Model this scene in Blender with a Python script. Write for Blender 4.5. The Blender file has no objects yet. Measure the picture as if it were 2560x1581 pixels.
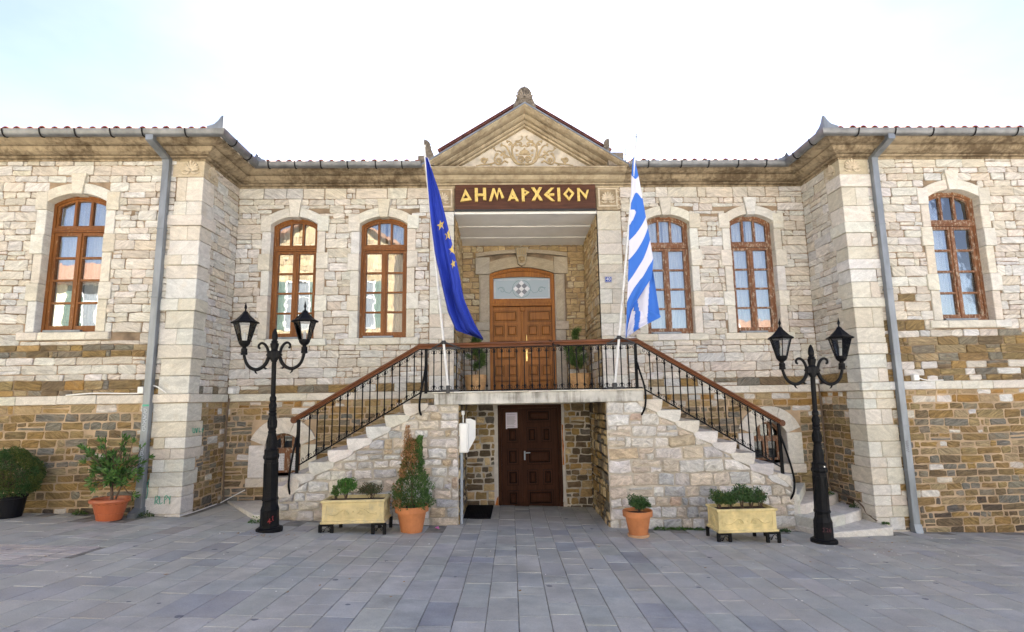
import bpy, bmesh, math, random
from mathutils import Vector, Matrix, noise

PI = math.pi
R = math.radians
scene = bpy.context.scene
COL = scene.collection

# ------------------------------------------------------------------ camera
cam_d = bpy.data.cameras.new('camera')
cam = bpy.data.objects.new('camera', cam_d)
COL.objects.link(cam)
yaw, pitch, roll = 0.03532, 0.14797, -0.01776
_r0 = Vector((math.cos(yaw), -math.sin(yaw), 0))
_fw = Vector((math.sin(yaw) * math.cos(pitch), math.cos(yaw) * math.cos(pitch), math.sin(pitch)))
_u0 = _r0.cross(_fw)
_r = _r0 * math.cos(roll) + _u0 * math.sin(roll)
_u = -_r0 * math.sin(roll) + _u0 * math.cos(roll)
m = Matrix((( _r.x, _u.x, -_fw.x, -0.44), (_r.y, _u.y, -_fw.y, -10.5), (_r.z, _u.z, -_fw.z, 2.024), (0, 0, 0, 1)))
cam.matrix_world = m
cam_d.sensor_width = 36
cam_d.sensor_fit = 'HORIZONTAL'
cam_d.lens = 1394.3 / 2560 * 36
cam_d.shift_x = -30.2 / 2560
cam_d.shift_y = -1.8 / 2560
cam_d.clip_end = 800
scene.camera = cam

# ------------------------------------------------------------------ light
SUN_EL, SUN_AZ = R(40), R(4)          # the sun stands behind the town hall
world = bpy.data.worlds.new('World')
scene.world = world
world.use_nodes = True
wn, wl = world.node_tree.nodes, world.node_tree.links
wn.clear()
sky = wn.new('ShaderNodeTexSky')
sky.sky_type = 'NISHITA'
sky.sun_disc = False
sky.sun_elevation = SUN_EL
sky.sun_rotation = SUN_AZ
sky.air_density = 1.0
sky.dust_density = 0.4
sky.ozone_density = 2.5
tc = wn.new('ShaderNodeTexCoord')
mp = wn.new('ShaderNodeMapping'); mp.inputs['Scale'].default_value = (1, 1, 2.2)
cl = wn.new('ShaderNodeTexNoise'); cl.inputs['Scale'].default_value = 1.6; cl.inputs['Detail'].default_value = 6; cl.inputs['Roughness'].default_value = 0.55
cr = wn.new('ShaderNodeValToRGB')
cr.color_ramp.elements[0].position = 0.36; cr.color_ramp.elements[0].color = (0.0, 0.0, 0.0, 1)
cr.color_ramp.elements[1].position = 0.62; cr.color_ramp.elements[1].color = (0.07, 0.07, 0.07, 1)
mx = wn.new('ShaderNodeMixRGB'); mx.inputs[2].default_value = (11.5, 11.2, 10.8, 1)
bg = wn.new('ShaderNodeBackground'); bg.inputs['Strength'].default_value = 0.05
wo = wn.new('ShaderNodeOutputWorld')
wl.new(tc.outputs['Generated'], mp.inputs[0]); wl.new(mp.outputs[0], cl.inputs['Vector'])
wl.new(cl.outputs['Fac'], cr.inputs[0]); wl.new(cr.outputs[0], mx.inputs[0])
hz = wn.new('ShaderNodeHueSaturation'); hz.inputs['Saturation'].default_value = 0.9; hz.inputs['Hue'].default_value = 0.515; hz.inputs['Value'].default_value = 0.78
wl.new(sky.outputs[0], hz.inputs['Color']); wl.new(hz.outputs[0], mx.inputs[1]); wl.new(mx.outputs[0], bg.inputs[0]); wl.new(bg.outputs[0], wo.inputs[0])

sun_d = bpy.data.lights.new('sun', 'SUN')
sun_d.energy = 5.0
sun_d.angle = R(0.5)
sun_d.color = (1.0, 0.955, 0.89)
sun = bpy.data.objects.new('sun', sun_d)
COL.objects.link(sun)
sun_dir = Vector((math.sin(SUN_AZ) * math.cos(SUN_EL), math.cos(SUN_AZ) * math.cos(SUN_EL), math.sin(SUN_EL)))
sun.rotation_euler = sun_dir.to_track_quat('Z', 'Y').to_euler()
sun.location = (0, 20, 30)

scene.view_settings.view_transform = 'Standard'
scene.view_settings.look = 'None'
scene.view_settings.gamma = 1
scene.view_settings.use_curve_mapping = False
scene.view_settings.exposure = 2.92
scene.cycles.max_bounces = 8
scene.cycles.transparent_max_bounces = 12
scene.cycles.use_denoising = True

# ------------------------------------------------------------------ helpers
rng = random.Random(7)


def rr(a, b):
    return rng.uniform(a, b)


class Frame:
    """u, v, n local frame: a wall plane"""
    def __init__(s, o, U, V, N):
        s.o, s.U, s.V, s.N = Vector(o), Vector(U), Vector(V), Vector(N)
        s.flip = s.U.cross(s.V).dot(s.N) < 0

    def p(s, u, v, n=0.0):
        return s.o + s.U * u + s.V * v + s.N * n


def front(y):
    return Frame((0, y, 0), (1, 0, 0), (0, 0, 1), (0, -1, 0))


def facing_right(x):
    return Frame((x, 0, 0), (0, 1, 0), (0, 0, 1), (1, 0, 0))


def facing_left(x):
    return Frame((x, 0, 0), (0, 1, 0), (0, 0, 1), (-1, 0, 0))


class MB:
    def __init__(s):
        s.v, s.f, s.c, s.uv = [], [], [], None
        s.has_c = False

    def add(s, vs, fs, col=None):
        b = len(s.v)
        s.v.extend([tuple(q) for q in vs])
        s.f.extend([tuple(b + i for i in q) for q in fs])
        if col is not None:
            s.has_c = True
        s.c.extend([col or (1, 1, 1, 0.5)] * len(vs))

    def box(s, x0, x1, y0, y1, z0, z1, col=None):
        vs = [(x, y, z) for z in (z0, z1) for y in (y0, y1) for x in (x0, x1)]
        s.add(vs, [(0, 2, 3, 1), (4, 5, 7, 6), (0, 1, 5, 4), (2, 6, 7, 3), (0, 4, 6, 2), (1, 3, 7, 5)], col)

    def cbox(s, x0, x1, y0, y1, z0, z1, b=0.01, col=None):
        lo, hi = (min(x0, x1), min(y0, y1), min(z0, z1)), (max(x0, x1), max(y0, y1), max(z0, z1))
        vs, idx = [], {}
        for i in range(8):
            sg = [(i >> k) & 1 for k in range(3)]
            for ax in range(3):
                p = []
                for k in range(3):
                    e = (lo, hi)[sg[k]][k]
                    if k != ax:
                        e += (b if sg[k] == 0 else -b)
                    p.append(e)
                idx[(i, ax)] = len(vs)
                vs.append(tuple(p))
        fs = []
        for ax in range(3):
            a1, a2 = (ax + 1) % 3, (ax + 2) % 3
            for sd in (0, 1):
                q = []
                for (p, r) in ((0, 0), (1, 0), (1, 1), (0, 1)):
                    q.append(idx[((sd << ax) | (p << a1) | (r << a2), ax)])
                fs.append(tuple(q) if sd else tuple(reversed(q)))
        for ax in range(3):
            a1, a2 = (ax + 1) % 3, (ax + 2) % 3
            for p in (0, 1):
                for r in (0, 1):
                    c0 = (p << a1) | (r << a2)
                    c1 = c0 | (1 << ax)
                    q = [idx[(c0, a1)], idx[(c1, a1)], idx[(c1, a2)], idx[(c0, a2)]]
                    fs.append(tuple(q) if p != r else tuple(reversed(q)))
        for i in range(8):
            q = [idx[(i, 0)], idx[(i, 1)], idx[(i, 2)]]
            par = bin(i).count('1') % 2
            fs.append(tuple(q) if par else tuple(reversed(q)))
        s.add(vs, fs, col)

    def prism(s, poly, fr, n0, n1, col=None, bev=0.0):
        """polygon in the frame's u, v extruded from depth n0 to n1 (n1 outermost), with a small chamfer"""
        A = sum(poly[i][0] * poly[(i + 1) % len(poly)][1] - poly[(i + 1) % len(poly)][0] * poly[i][1] for i in range(len(poly)))
        if A < 0:
            poly = poly[::-1]
        k = len(poly)
        vs = [fr.p(u, v, n0) for u, v in poly]
        rings = [(poly, n1 - bev)] if bev else []
        if bev:
            cu = sum(q[0] for q in poly) / k; cv = sum(q[1] for q in poly) / k
            ins = []
            for (u, v) in poly:
                d = math.hypot(u - cu, v - cv) or 1
                ins.append((u - (u - cu) / d * bev, v - (v - cv) / d * bev))
            rings.append((ins, n1))
        else:
            rings.append((poly, n1))
        fs = [tuple(reversed(range(k)))]
        for ri, (pl, n) in enumerate(rings):
            vs += [fr.p(u, v, n) for u, v in pl]
            for i in range(k):
                j = (i + 1) % k
                fs.append((ri * k + i, ri * k + j, (ri + 1) * k + j, (ri + 1) * k + i))
        b = len(rings) * k
        fs.append(tuple(range(b, b + k)))
        if fr.flip:
            fs = [tuple(reversed(f)) for f in fs]
        s.add(vs, fs, col)

    def tube(s, pts, r, seg=6, cap=True, col=None, flat=None):
        pts = [Vector(p) for p in pts]
        n = len(pts)
        rad = r if isinstance(r, (list, tuple)) else [r] * n
        vs, fs = [], []
        up = Vector((0, 0, 1))
        prev = None
        for i, p in enumerate(pts):
            t = (pts[min(i + 1, n - 1)] - pts[max(i - 1, 0)])
            if t.length < 1e-9:
                t = Vector((0, 0, 1))
            t.normalize()
            if prev is None:
                a = t.cross(up)
                if a.length < 0.05:
                    a = t.cross(Vector((0, 1, 0)))
            else:
                a = prev - t * prev.dot(t)
            a.normalize()
            b = t.cross(a)
            prev = a
            for k in range(seg):
                th = 2 * PI * (k + 0.5) / seg
                vs.append(p + a * (math.cos(th) * rad[i]) + b * (math.sin(th) * rad[i]))
        for i in range(n - 1):
            for k in range(seg):
                k2 = (k + 1) % seg
                fs.append((i * seg + k, i * seg + k2, (i + 1) * seg + k2, (i + 1) * seg + k))
        if cap:
            fs.append(tuple(reversed(range(seg))))
            fs.append(tuple(range((n - 1) * seg, n * seg)))
        s.add(vs, fs, col)

    def lathe(s, prof, c=(0, 0, 0), seg=16, col=None, sx=1.0, sy=1.0, rot=0.0, tilt=None):
        vs, fs = [], []
        n = len(prof)
        for (r, z) in prof:
            for k in range(seg):
                th = 2 * PI * k / seg + rot
                q = Vector((r * math.cos(th) * sx, r * math.sin(th) * sy, z))
                if tilt:
                    q = tilt @ q
                vs.append((c[0] + q.x, c[1] + q.y, c[2] + q.z))
        for i in range(n - 1):
            for k in range(seg):
                k2 = (k + 1) % seg
                fs.append((i * seg + k, i * seg + k2, (i + 1) * seg + k2, (i + 1) * seg + k))
        fs.append(tuple(reversed(range(seg))))
        fs.append(tuple(range((n - 1) * seg, n * seg)))
        s.add(vs, fs, col)

    def sweep(s, prof, path, closed_prof=True, col=None):
        """prof: list of points lists, one ring of 3D points per path station"""
        k = len(path[0])
        vs = [q for ring in path for q in ring]
        fs = []
        for i in range(len(path) - 1):
            for j in range(k if closed_prof else k - 1):
                j2 = (j + 1) % k
                fs.append((i * k + j, i * k + j2, (i + 1) * k + j2, (i + 1) * k + j))
        if closed_prof:
            fs.append(tuple(reversed(range(k))))
            fs.append(tuple(range((len(path) - 1) * k, len(path) * k)))
        s.add(vs, fs, col)

    def build(s, name, mat, parent=None, smooth=False, recalc=False, angle=None):
        me = bpy.data.meshes.new(name)
        me.from_pydata(s.v, [], s.f)
        if s.has_c:
            at = me.attributes.new('tint', 'FLOAT_COLOR', 'POINT')
            at.data.foreach_set('color', [x for c in s.c for x in c])
        if mat:
            me.materials.append(mat)
        if recalc:
            bm = bmesh.new(); bm.from_mesh(me)
            bmesh.ops.recalc_face_normals(bm, faces=bm.faces)
            bm.to_mesh(me); bm.free()
        if smooth:
            me.polygons.foreach_set('use_smooth', [True] * len(me.polygons))
            if angle:
                me.set_sharp_from_angle(angle=angle)
        me.update()
        o = bpy.data.objects.new(name, me)
        COL.objects.link(o)
        if parent is not None:
            o.parent = parent
        return o


def tag(o, label=None, cat=None, group=None, kind=None):
    if label: o['label'] = label
    if cat: o['category'] = cat
    if group: o['group'] = group
    if kind: o['kind'] = kind
    return o


def thing(name, label, cat, loc=(0, 0, 0), group=None, rz=0.0):
    o = bpy.data.objects.new(name, None)
    o.empty_display_size = 0.2
    COL.objects.link(o)
    o.location = loc
    o.rotation_euler = (0, 0, rz)
    tag(o, label, cat, group)
    return o


def copy_tree(o, parent=None):
    c = o.copy()
    COL.objects.link(c)
    c.parent = parent
    for ch in list(o.children):
        copy_tree(ch, c)
    return c


def g(x, y):
    """height of the plaza: it falls to the right and rises towards the camera"""
    t = -1.2 - max(y, -12)
    xs = 14 * math.tanh(x / 14.0)
    q = -1.5 - xs
    return -0.0385 * xs + 0.024 * (q + math.sqrt(q * q + 0.6)) / 2 + 0.045 * (t + math.sqrt(t * t + 0.1)) / 2


# ------------------------------------------------------------------ materials
def new_mat(name):
    m = bpy.data.materials.new(name)
    m.use_nodes = True
    nt = m.node_tree
    nt.nodes.clear()
    out = nt.nodes.new('ShaderNodeOutputMaterial')
    b = nt.nodes.new('ShaderNodeBsdfPrincipled')
    nt.links.new(b.outputs[0], out.inputs[0])
    return m, nt, b


def N(nt, kind, **kw):
    n = nt.nodes.new(kind)
    for k, v in kw.items():
        k = k.replace('_', ' ')
        if k in n.inputs:
            n.inputs[k].default_value = v
        else:
            setattr(n, k.replace(' ', '_'), v)
    return n


def ramp(nt, a, b, ca=(0, 0, 0, 1), cb=(1, 1, 1, 1)):
    r = nt.nodes.new('ShaderNodeValToRGB')
    r.color_ramp.elements[0].position = a; r.color_ramp.elements[0].color = ca
    r.color_ramp.elements[1].position = b; r.color_ramp.elements[1].color = cb
    return r


def objcoord(nt, scale=(1, 1, 1)):
    t = nt.nodes.new('ShaderNodeTexCoord')
    mp = nt.nodes.new('ShaderNodeMapping')
    mp.inputs['Scale'].default_value = scale
    nt.links.new(t.outputs['Object'], mp.inputs[0])
    return mp


def mixc(nt, mode='MIX', fac=1.0):
    n = nt.nodes.new('ShaderNodeMixRGB')
    n.blend_type = mode
    n.inputs[0].default_value = fac
    return n


def plain(name, col, rough=0.6, metal=0.0, var=0.15, scale=8.0, bump=0.0, bscale=40.0, stretch=(1, 1, 1), spec=0.5):
    """a base colour with some unevenness"""
    m, nt, b = new_mat(name)
    mp = objcoord(nt, stretch)
    n1 = N(nt, 'ShaderNodeTexNoise', Scale=scale, Detail=5.0, Roughness=0.6)
    nt.links.new(mp.outputs[0], n1.inputs['Vector'])
    c0 = tuple(max(0, x * (1 - var * 1.6)) for x in col[:3]) + (1,)
    c1 = tuple(min(1, x * (1 + var)) for x in col[:3]) + (1,)
    r = ramp(nt, 0.3, 0.7, c0, c1)
    nt.links.new(n1.outputs['Fac'], r.inputs[0]); nt.links.new(r.outputs[0], b.inputs['Base Color'])
    b.inputs['Roughness'].default_value = rough
    b.inputs['Metallic'].default_value = metal
    b.inputs['Specular IOR Level'].default_value = spec
    if bump:
        n2 = N(nt, 'ShaderNodeTexNoise', Scale=bscale, Detail=5.0, Roughness=0.65)
        nt.links.new(mp.outputs[0], n2.inputs['Vector'])
        bp = N(nt, 'ShaderNodeBump', Strength=bump, Distance=0.01)
        nt.links.new(n2.outputs['Fac'], bp.inputs['Height']); nt.links.new(bp.outputs[0], b.inputs['Normal'])
    return m


def stone_mat(name, strata=(2.2, 2.2, 9.0), contrast=0.33, stain=(0.54, 0.43, 0.28), stain_amt=0.32, bump=0.4, rough=0.8):
    """per-stone tint (attribute) + layering turned a little from stone to stone + rust stains"""
    m, nt, b = new_mat(name)
    L = nt.links.new
    at = nt.nodes.new('ShaderNodeAttribute'); at.attribute_name = 'tint'
    t = nt.nodes.new('ShaderNodeTexCoord')
    sc = nt.nodes.new('ShaderNodeVectorMath'); sc.operation = 'SCALE'; sc.inputs[0].default_value = (37, 53, 19)
    L(at.outputs['Alpha'], sc.inputs['Scale'])
    ad = nt.nodes.new('ShaderNodeVectorMath'); ad.operation = 'ADD'
    ang = nt.nodes.new('ShaderNodeMath'); ang.operation = 'MULTIPLY_ADD'; ang.inputs[1].default_value = 1.6; ang.inputs[2].default_value = -0.8
    L(at.outputs['Alpha'], ang.inputs[0])
    rot = nt.nodes.new('ShaderNodeVectorRotate'); rot.rotation_type = 'AXIS_ANGLE'; rot.inputs['Axis'].default_value = (0.6, 1, 0)
    L(t.outputs['Object'], rot.inputs['Vector']); L(ang.outputs[0], rot.inputs['Angle'])
    L(rot.outputs[0], ad.inputs[0]); L(sc.outputs[0], ad.inputs[1])
    mp = nt.nodes.new('ShaderNodeMapping'); mp.inputs['Scale'].default_value = strata
    L(ad.outputs[0], mp.inputs[0])
    n1 = N(nt, 'ShaderNodeTexNoise', Scale=2.4, Detail=8.0, Roughness=0.62, Distortion=0.9)
    L(mp.outputs[0], n1.inputs['Vector'])
    r1 = ramp(nt, 0.3, 0.68, (1 - contrast * 1.3,) * 3 + (1,), (1 + contrast * 0.35,) * 3 + (1,))
    L(n1.outputs['Fac'], r1.inputs[0])
    mu = mixc(nt, 'MULTIPLY'); L(at.outputs['Color'], mu.inputs[1]); L(r1.outputs[0], mu.inputs[2])
    n2 = N(nt, 'ShaderNodeTexNoise', Scale=3.1, Detail=5.0, Roughness=0.7)
    L(ad.outputs[0], n2.inputs['Vector'])
    r2 = ramp(nt, 0.54, 0.76, (0, 0, 0, 1), (stain_amt,) * 3 + (1,)); L(n2.outputs['Fac'], r2.inputs[0])
    st = mixc(nt); st.inputs[2].default_value = stain + (1,)
    L(r2.outputs[0], st.inputs[0]); L(mu.outputs[0], st.inputs[1])
    n3 = N(nt, 'ShaderNodeTexNoise', Scale=70.0, Detail=3.0, Roughness=0.7)
    L(ad.outputs[0], n3.inputs['Vector'])
    r3 = ramp(nt, 0.3, 0.62, (0.8, 0.79, 0.77, 1), (1.04, 1.04, 1.04, 1)); L(n3.outputs['Fac'], r3.inputs[0])
    m3 = mixc(nt, 'MULTIPLY'); L(st.outputs[0], m3.inputs[1]); L(r3.outputs[0], m3.inputs[2])
    L(m3.outputs[0], b.inputs['Base Color'])
    b.inputs['Roughness'].default_value = rough
    b.inputs['Specular IOR Level'].default_value = 0.3
    hm = nt.nodes.new('ShaderNodeMath'); hm.operation = 'MULTIPLY_ADD'; hm.inputs[1].default_value = 0.35
    L(n3.outputs['Fac'], hm.inputs[0]); L(n1.outputs['Fac'], hm.inputs[2])
    bp = N(nt, 'ShaderNodeBump', Strength=bump, Distance=0.02)
    L(hm.outputs[0], bp.inputs['Height']); L(bp.outputs[0], b.inputs['Normal'])
    return m


def wood_mat(name, c_dark, c_light, axis=2, rough=0.45, worn=0.0, worn_col=(0.35, 0.3, 0.25), spec=0.25):
    m, nt, b = new_mat(name)
    L = nt.links.new
    s = [26, 26, 26]; s[axis] = 1.6
    mp = objcoord(nt, tuple(s))
    n1 = N(nt, 'ShaderNodeTexNoise', Scale=1.4, Detail=6.0, Roughness=0.6, Distortion=0.5)
    L(mp.outputs[0], n1.inputs['Vector'])
    r = ramp(nt, 0.28, 0.72, c_dark + (1,), c_light + (1,)); L(n1.outputs['Fac'], r.inputs[0])
    last = r.outputs[0]
    mp2 = objcoord(nt)
    n2 = N(nt, 'ShaderNodeTexNoise', Scale=2.3, Detail=3.0)
    L(mp2.outputs[0], n2.inputs['Vector'])
    r2 = ramp(nt, 0.3, 0.7, (0.78, 0.78, 0.78, 1), (1.08, 1.08, 1.08, 1)); L(n2.outputs['Fac'], r2.inputs[0])
    mu = mixc(nt, 'MULTIPLY'); L(last, mu.inputs[1]); L(r2.outputs[0], mu.inputs[2]); last = mu.outputs[0]
    if worn:
        mp3 = objcoord(nt, (14, 14, 5))
        n3 = N(nt, 'ShaderNodeTexNoise', Scale=2.0, Detail=8.0, Roughness=0.75)
        L(mp3.outputs[0], n3.inputs['Vector'])
        r3 = ramp(nt, 0.62 - 0.1 * worn, 0.66 - 0.1 * worn); L(n3.outputs['Fac'], r3.inputs[0])
        mw = mixc(nt); mw.inputs[2].default_value = worn_col + (1,)
        L(r3.outputs[0], mw.inputs[0]); L(last, mw.inputs[1]); last = mw.outputs[0]
    L(last, b.inputs['Base Color'])
    b.inputs['Roughness'].default_value = rough
    b.inputs['Specular IOR Level'].default_value = spec
    bp = N(nt, 'ShaderNodeBump', Strength=0.15, Distance=0.004)
    L(n1.outputs['Fac'], bp.inputs['Height']); L(bp.outputs[0], b.inputs['Normal'])
    return m


def streak_mat(name, base, dark, dark_amt=0.7, zscale=0.5, rough=0.85, thr=(0.46, 0.62), pale=None):
    """weathered stone: dark run-off streaks and grime patches"""
    m, nt, b = new_mat(name)
    L = nt.links.new
    mp = objcoord(nt, (1, 1, 1))
    n0 = N(nt, 'ShaderNodeTexNoise', Scale=5.0, Detail=6.0, Roughness=0.65); L(mp.outputs[0], n0.inputs['Vector'])
    r0 = ramp(nt, 0.3, 0.72, tuple(c * 0.75 for c in base) + (1,), tuple(min(1, c * 1.15) for c in base) + (1,)); L(n0.outputs['Fac'], r0.inputs[0])
    mp1 = objcoord(nt, (7, 7, zscale))
    n1 = N(nt, 'ShaderNodeTexNoise', Scale=1.8, Detail=7.0, Roughness=0.65, Distortion=0.3); L(mp1.outputs[0], n1.inputs['Vector'])
    mp2 = objcoord(nt, (0.9, 0.9, 2))
    n2 = N(nt, 'ShaderNodeTexNoise', Scale=1.4, Detail=5.0, Roughness=0.6); L(mp2.outputs[0], n2.inputs['Vector'])
    av = nt.nodes.new('ShaderNodeMath'); av.operation = 'MULTIPLY_ADD'; av.inputs[1].default_value = 0.5
    hf = nt.nodes.new('ShaderNodeMath'); hf.operation = 'MULTIPLY'; hf.inputs[1].default_value = 0.5
    L(n1.outputs['Fac'], hf.inputs[0]); L(n2.outputs['Fac'], av.inputs[0]); L(hf.outputs[0], av.inputs[2])
    r1 = ramp(nt, thr[0], thr[1], (0, 0, 0, 1), (dark_amt,) * 3 + (1,)); L(av.outputs[0], r1.inputs[0])
    mxx = mixc(nt); mxx.inputs[2].default_value = dark + (1,)
    L(r1.outputs[0], mxx.inputs[0]); L(r0.outputs[0], mxx.inputs[1])
    L(mxx.outputs[0], b.inputs['Base Color'])
    b.inputs['Roughness'].default_value = rough
    b.inputs['Specular IOR Level'].default_value = 0.25
    n3 = N(nt, 'ShaderNodeTexNoise', Scale=60.0, Detail=4.0, Roughness=0.7); L(mp.outputs[0], n3.inputs['Vector'])
    bp = N(nt, 'ShaderNodeBump', Strength=0.35, Distance=0.008)
    L(n3.outputs['Fac'], bp.inputs['Height']); L(bp.outputs[0], b.inputs['Normal'])
    return m


def leaf_mat(name, rough=0.5):
    m, nt, b = new_mat(name)
    L = nt.links.new
    at = nt.nodes.new('ShaderNodeAttribute'); at.attribute_name = 'tint'
    L(at.outputs['Color'], b.inputs['Base Color'])
    b.inputs['Roughness'].default_value = rough
    b.inputs['Specular IOR Level'].default_value = 0.35
    tr = nt.nodes.new('ShaderNodeBsdfTranslucent'); L(at.outputs['Color'], tr.inputs[0])
    ms = nt.nodes.new('ShaderNodeMixShader'); ms.inputs[0].default_value = 0.25
    out = [n for n in nt.nodes if n.type == 'OUTPUT_MATERIAL'][0]
    L(b.outputs[0], ms.inputs[1]); L(tr.outputs[0], ms.inputs[2]); L(ms.outputs[0], out.inputs[0])
    return m


def glass_mat(name, refl=0.3, wav=0.06, tint=(0.95, 0.97, 0.97)):
    m, nt, b = new_mat(name)
    L = nt.links.new
    nt.nodes.remove(b)
    out = [n for n in nt.nodes if n.type == 'OUTPUT_MATERIAL'][0]
    tr = nt.nodes.new('ShaderNodeBsdfTransparent'); tr.inputs[0].default_value = tint + (1,)
    gl = nt.nodes.new('ShaderNodeBsdfGlossy'); gl.inputs['Roughness'].default_value = 0.01
    mp = objcoord(nt, (1, 1, 1))
    n1 = N(nt, 'ShaderNodeTexNoise', Scale=3.5, Detail=2.0); L(mp.outputs[0], n1.inputs['Vector'])
    bp = N(nt, 'ShaderNodeBump', Strength=wav, Distance=0.05); L(n1.outputs['Fac'], bp.inputs['Height'])
    L(bp.outputs[0], gl.inputs['Normal'])
    fr = nt.nodes.new('ShaderNodeFresnel'); fr.inputs[0].default_value = 1.5
    ad = nt.nodes.new('ShaderNodeMath'); ad.operation = 'ADD'; ad.use_clamp = True; ad.inputs[1].default_value = refl
    L(fr.outputs[0], ad.inputs[0])
    ms = nt.nodes.new('ShaderNodeMixShader')
    L(ad.outputs[0], ms.inputs[0]); L(tr.outputs[0], ms.inputs[1]); L(gl.outputs[0], ms.inputs[2]); L(ms.outputs[0], out.inputs[0])
    return m


M = {}
M['stone'] = stone_mat('wall_stone')
M['rubble'] = stone_mat('rubble_stone', strata=(3, 3, 6), contrast=0.36, stain_amt=0.22, bump=0.9)
M['schist'] = stone_mat('schist_stone', strata=(2.5, 2.5, 14), contrast=0.5, stain=(0.3, 0.17, 0.05), stain_amt=0.5, bump=1.0)
M['marble'] = stone_mat('dressed_marble', strata=(2, 2, 5), contrast=0.2, stain=(0.5, 0.38, 0.22), stain_amt=0.35, bump=0.2, rough=0.65)
M['mortar_dark'] = plain('darkened_mortar', (0.29, 0.21, 0.135), 0.95, var=0.35, scale=3, bump=0.5)  # brown mortar, darkened to carry the shadow in the stone joints
M['mortar_pink'] = plain('pink_mortar', (0.44, 0.32, 0.20), 0.95, var=0.22, scale=3, bump=0.6)
M['mortar_grey'] = plain('grey_mortar', (0.46, 0.41, 0.335), 0.95, var=0.25, scale=3, bump=0.6)
M['cornice'] = streak_mat('weathered_cornice', (0.385, 0.305, 0.20), (0.085, 0.056, 0.03), 0.88, thr=(0.43, 0.6))
M['pediment'] = streak_mat('sandstone_pediment', (0.47, 0.385, 0.26), (0.20, 0.14, 0.08), 0.8, thr=(0.47, 0.64))
M['relief'] = plain('carved_sandstone', (0.43, 0.33, 0.19), 0.85, var=0.2, scale=9, bump=0.4)
M['tympanum'] = plain('tympanum_plaster', (0.58, 0.52, 0.43), 0.9, var=0.22, scale=5, bump=0.4)
M['relief_back'] = plain('dark_carved_ground', (0.34, 0.265, 0.165), 0.9, var=0.25, scale=9, bump=0.4)  # darker than the petals so the carving stands out
M['acro'] = plain('weathered_grey_carving', (0.2, 0.165, 0.125), 0.9, var=0.35, scale=12, bump=0.7)
M['carved'] = plain('carved_marble', (0.56, 0.47, 0.34), 0.8, var=0.2, scale=8, bump=0.4)
M['slab'] = streak_mat('whitewashed_concrete', (0.56, 0.54, 0.48), (0.12, 0.105, 0.08), 0.75, zscale=0.8, thr=(0.49, 0.62))
M['wood'] = wood_mat('window_wood', (0.14, 0.046, 0.010), (0.26, 0.098, 0.024), worn=0.25, worn_col=(0.33, 0.21, 0.11))
M['wood_worn'] = wood_mat('worn_window_wood', (0.14, 0.055, 0.024), (0.24, 0.105, 0.045), worn=0.9, worn_col=(0.36, 0.28, 0.2))
M['wood_door'] = wood_mat('door_wood', (0.24, 0.078, 0.009), (0.46, 0.175, 0.024), rough=0.45)
M['wood_dark'] = wood_mat('dark_door_wood', (0.03, 0.011, 0.0055), (0.058, 0.022, 0.011), rough=0.6, spec=0.08)
M['wood_sign'] = wood_mat('sign_board_wood', (0.05, 0.018, 0.009), (0.115, 0.045, 0.024), axis=0, rough=0.6)
M['wood_rail'] = wood_mat('handrail_wood', (0.085, 0.028, 0.010), (0.18, 0.065, 0.024), axis=0, rough=0.4)
M['gold'] = plain('gilt_letters', (0.72, 0.5, 0.13), 0.4, metal=0.25, var=0.2, scale=25)
M['iron'] = plain('black_iron', (0.005, 0.005, 0.0055), 0.55, spec=0.15, var=0.3, scale=20, bump=0.1)
M['lamp_iron'] = plain('black_cast_iron', (0.005, 0.005, 0.006), 0.5, spec=0.16, var=0.35, scale=14, bump=0.25, bscale=60)
M['zinc'] = plain('zinc_sheet', (0.23, 0.25, 0.27), 0.5, metal=0.5, var=0.2, scale=5, stretch=(1, 1, 0.3))
M['zinc_dark'] = plain('dull_gutter_metal', (0.2, 0.205, 0.21), 0.5, metal=0.5, var=0.25, scale=4)
M['tile'] = plain('clay_roof_tile', (0.34, 0.085, 0.045), 0.8, var=0.35, scale=6, bump=0.3)
M['tile_faded'] = plain('faded_clay_tile', (0.36, 0.15, 0.115), 0.85, var=0.35, scale=6, bump=0.3)
M['white'] = plain('white_paint', (0.72, 0.71, 0.68), 0.5, var=0.05, scale=4)
M['ceiling'] = plain('painted_ceiling', (0.80, 0.79, 0.76), 0.7, var=0.05, scale=3)
M['plastic'] = plain('white_plastic', (0.78, 0.77, 0.72), 0.35, var=0.03)
M['plaster'] = plain('white_plaster_strip', (0.5, 0.47, 0.42), 0.9, var=0.12, bump=0.3)
M['terra'] = plain('terracotta', (0.50, 0.185, 0.065), 0.75, var=0.12, scale=6, bump=0.12)
M['terra_pl'] = plain('orange_plastic_pot', (0.42, 0.11, 0.04), 0.4, var=0.06)
M['terra_saucer'] = plain('pale_terracotta', (0.55, 0.32, 0.17), 0.8, var=0.12)
M['ribbed'] = plain('pale_clay_pot', (0.66, 0.40, 0.18), 0.75, var=0.2, scale=7, bump=0.2)
M['black_pl'] = plain('black_plastic_pot', (0.006, 0.006, 0.008), 0.55, var=0.2, spec=0.2)
M['planter'] = plain('yellow_planter', (0.68, 0.55, 0.26), 0.75, var=0.2, scale=7, bump=0.25)
M['planter_worn'] = streak_mat('worn_yellow_planter', (0.64, 0.52, 0.27), (0.33, 0.31, 0.24), 0.75, zscale=3.0, thr=(0.50, 0.64))
M['floor_marble'] = plain('pale_floor_marble', (0.68, 0.66, 0.6), 0.5, var=0.08)
M['bulb'] = plain('opal_bulb', (0.42, 0.43, 0.43), 0.3, var=0.05)
M['soil'] = plain('soil', (0.06, 0.035, 0.02), 0.95, var=0.3, scale=30, bump=0.8)
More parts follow.
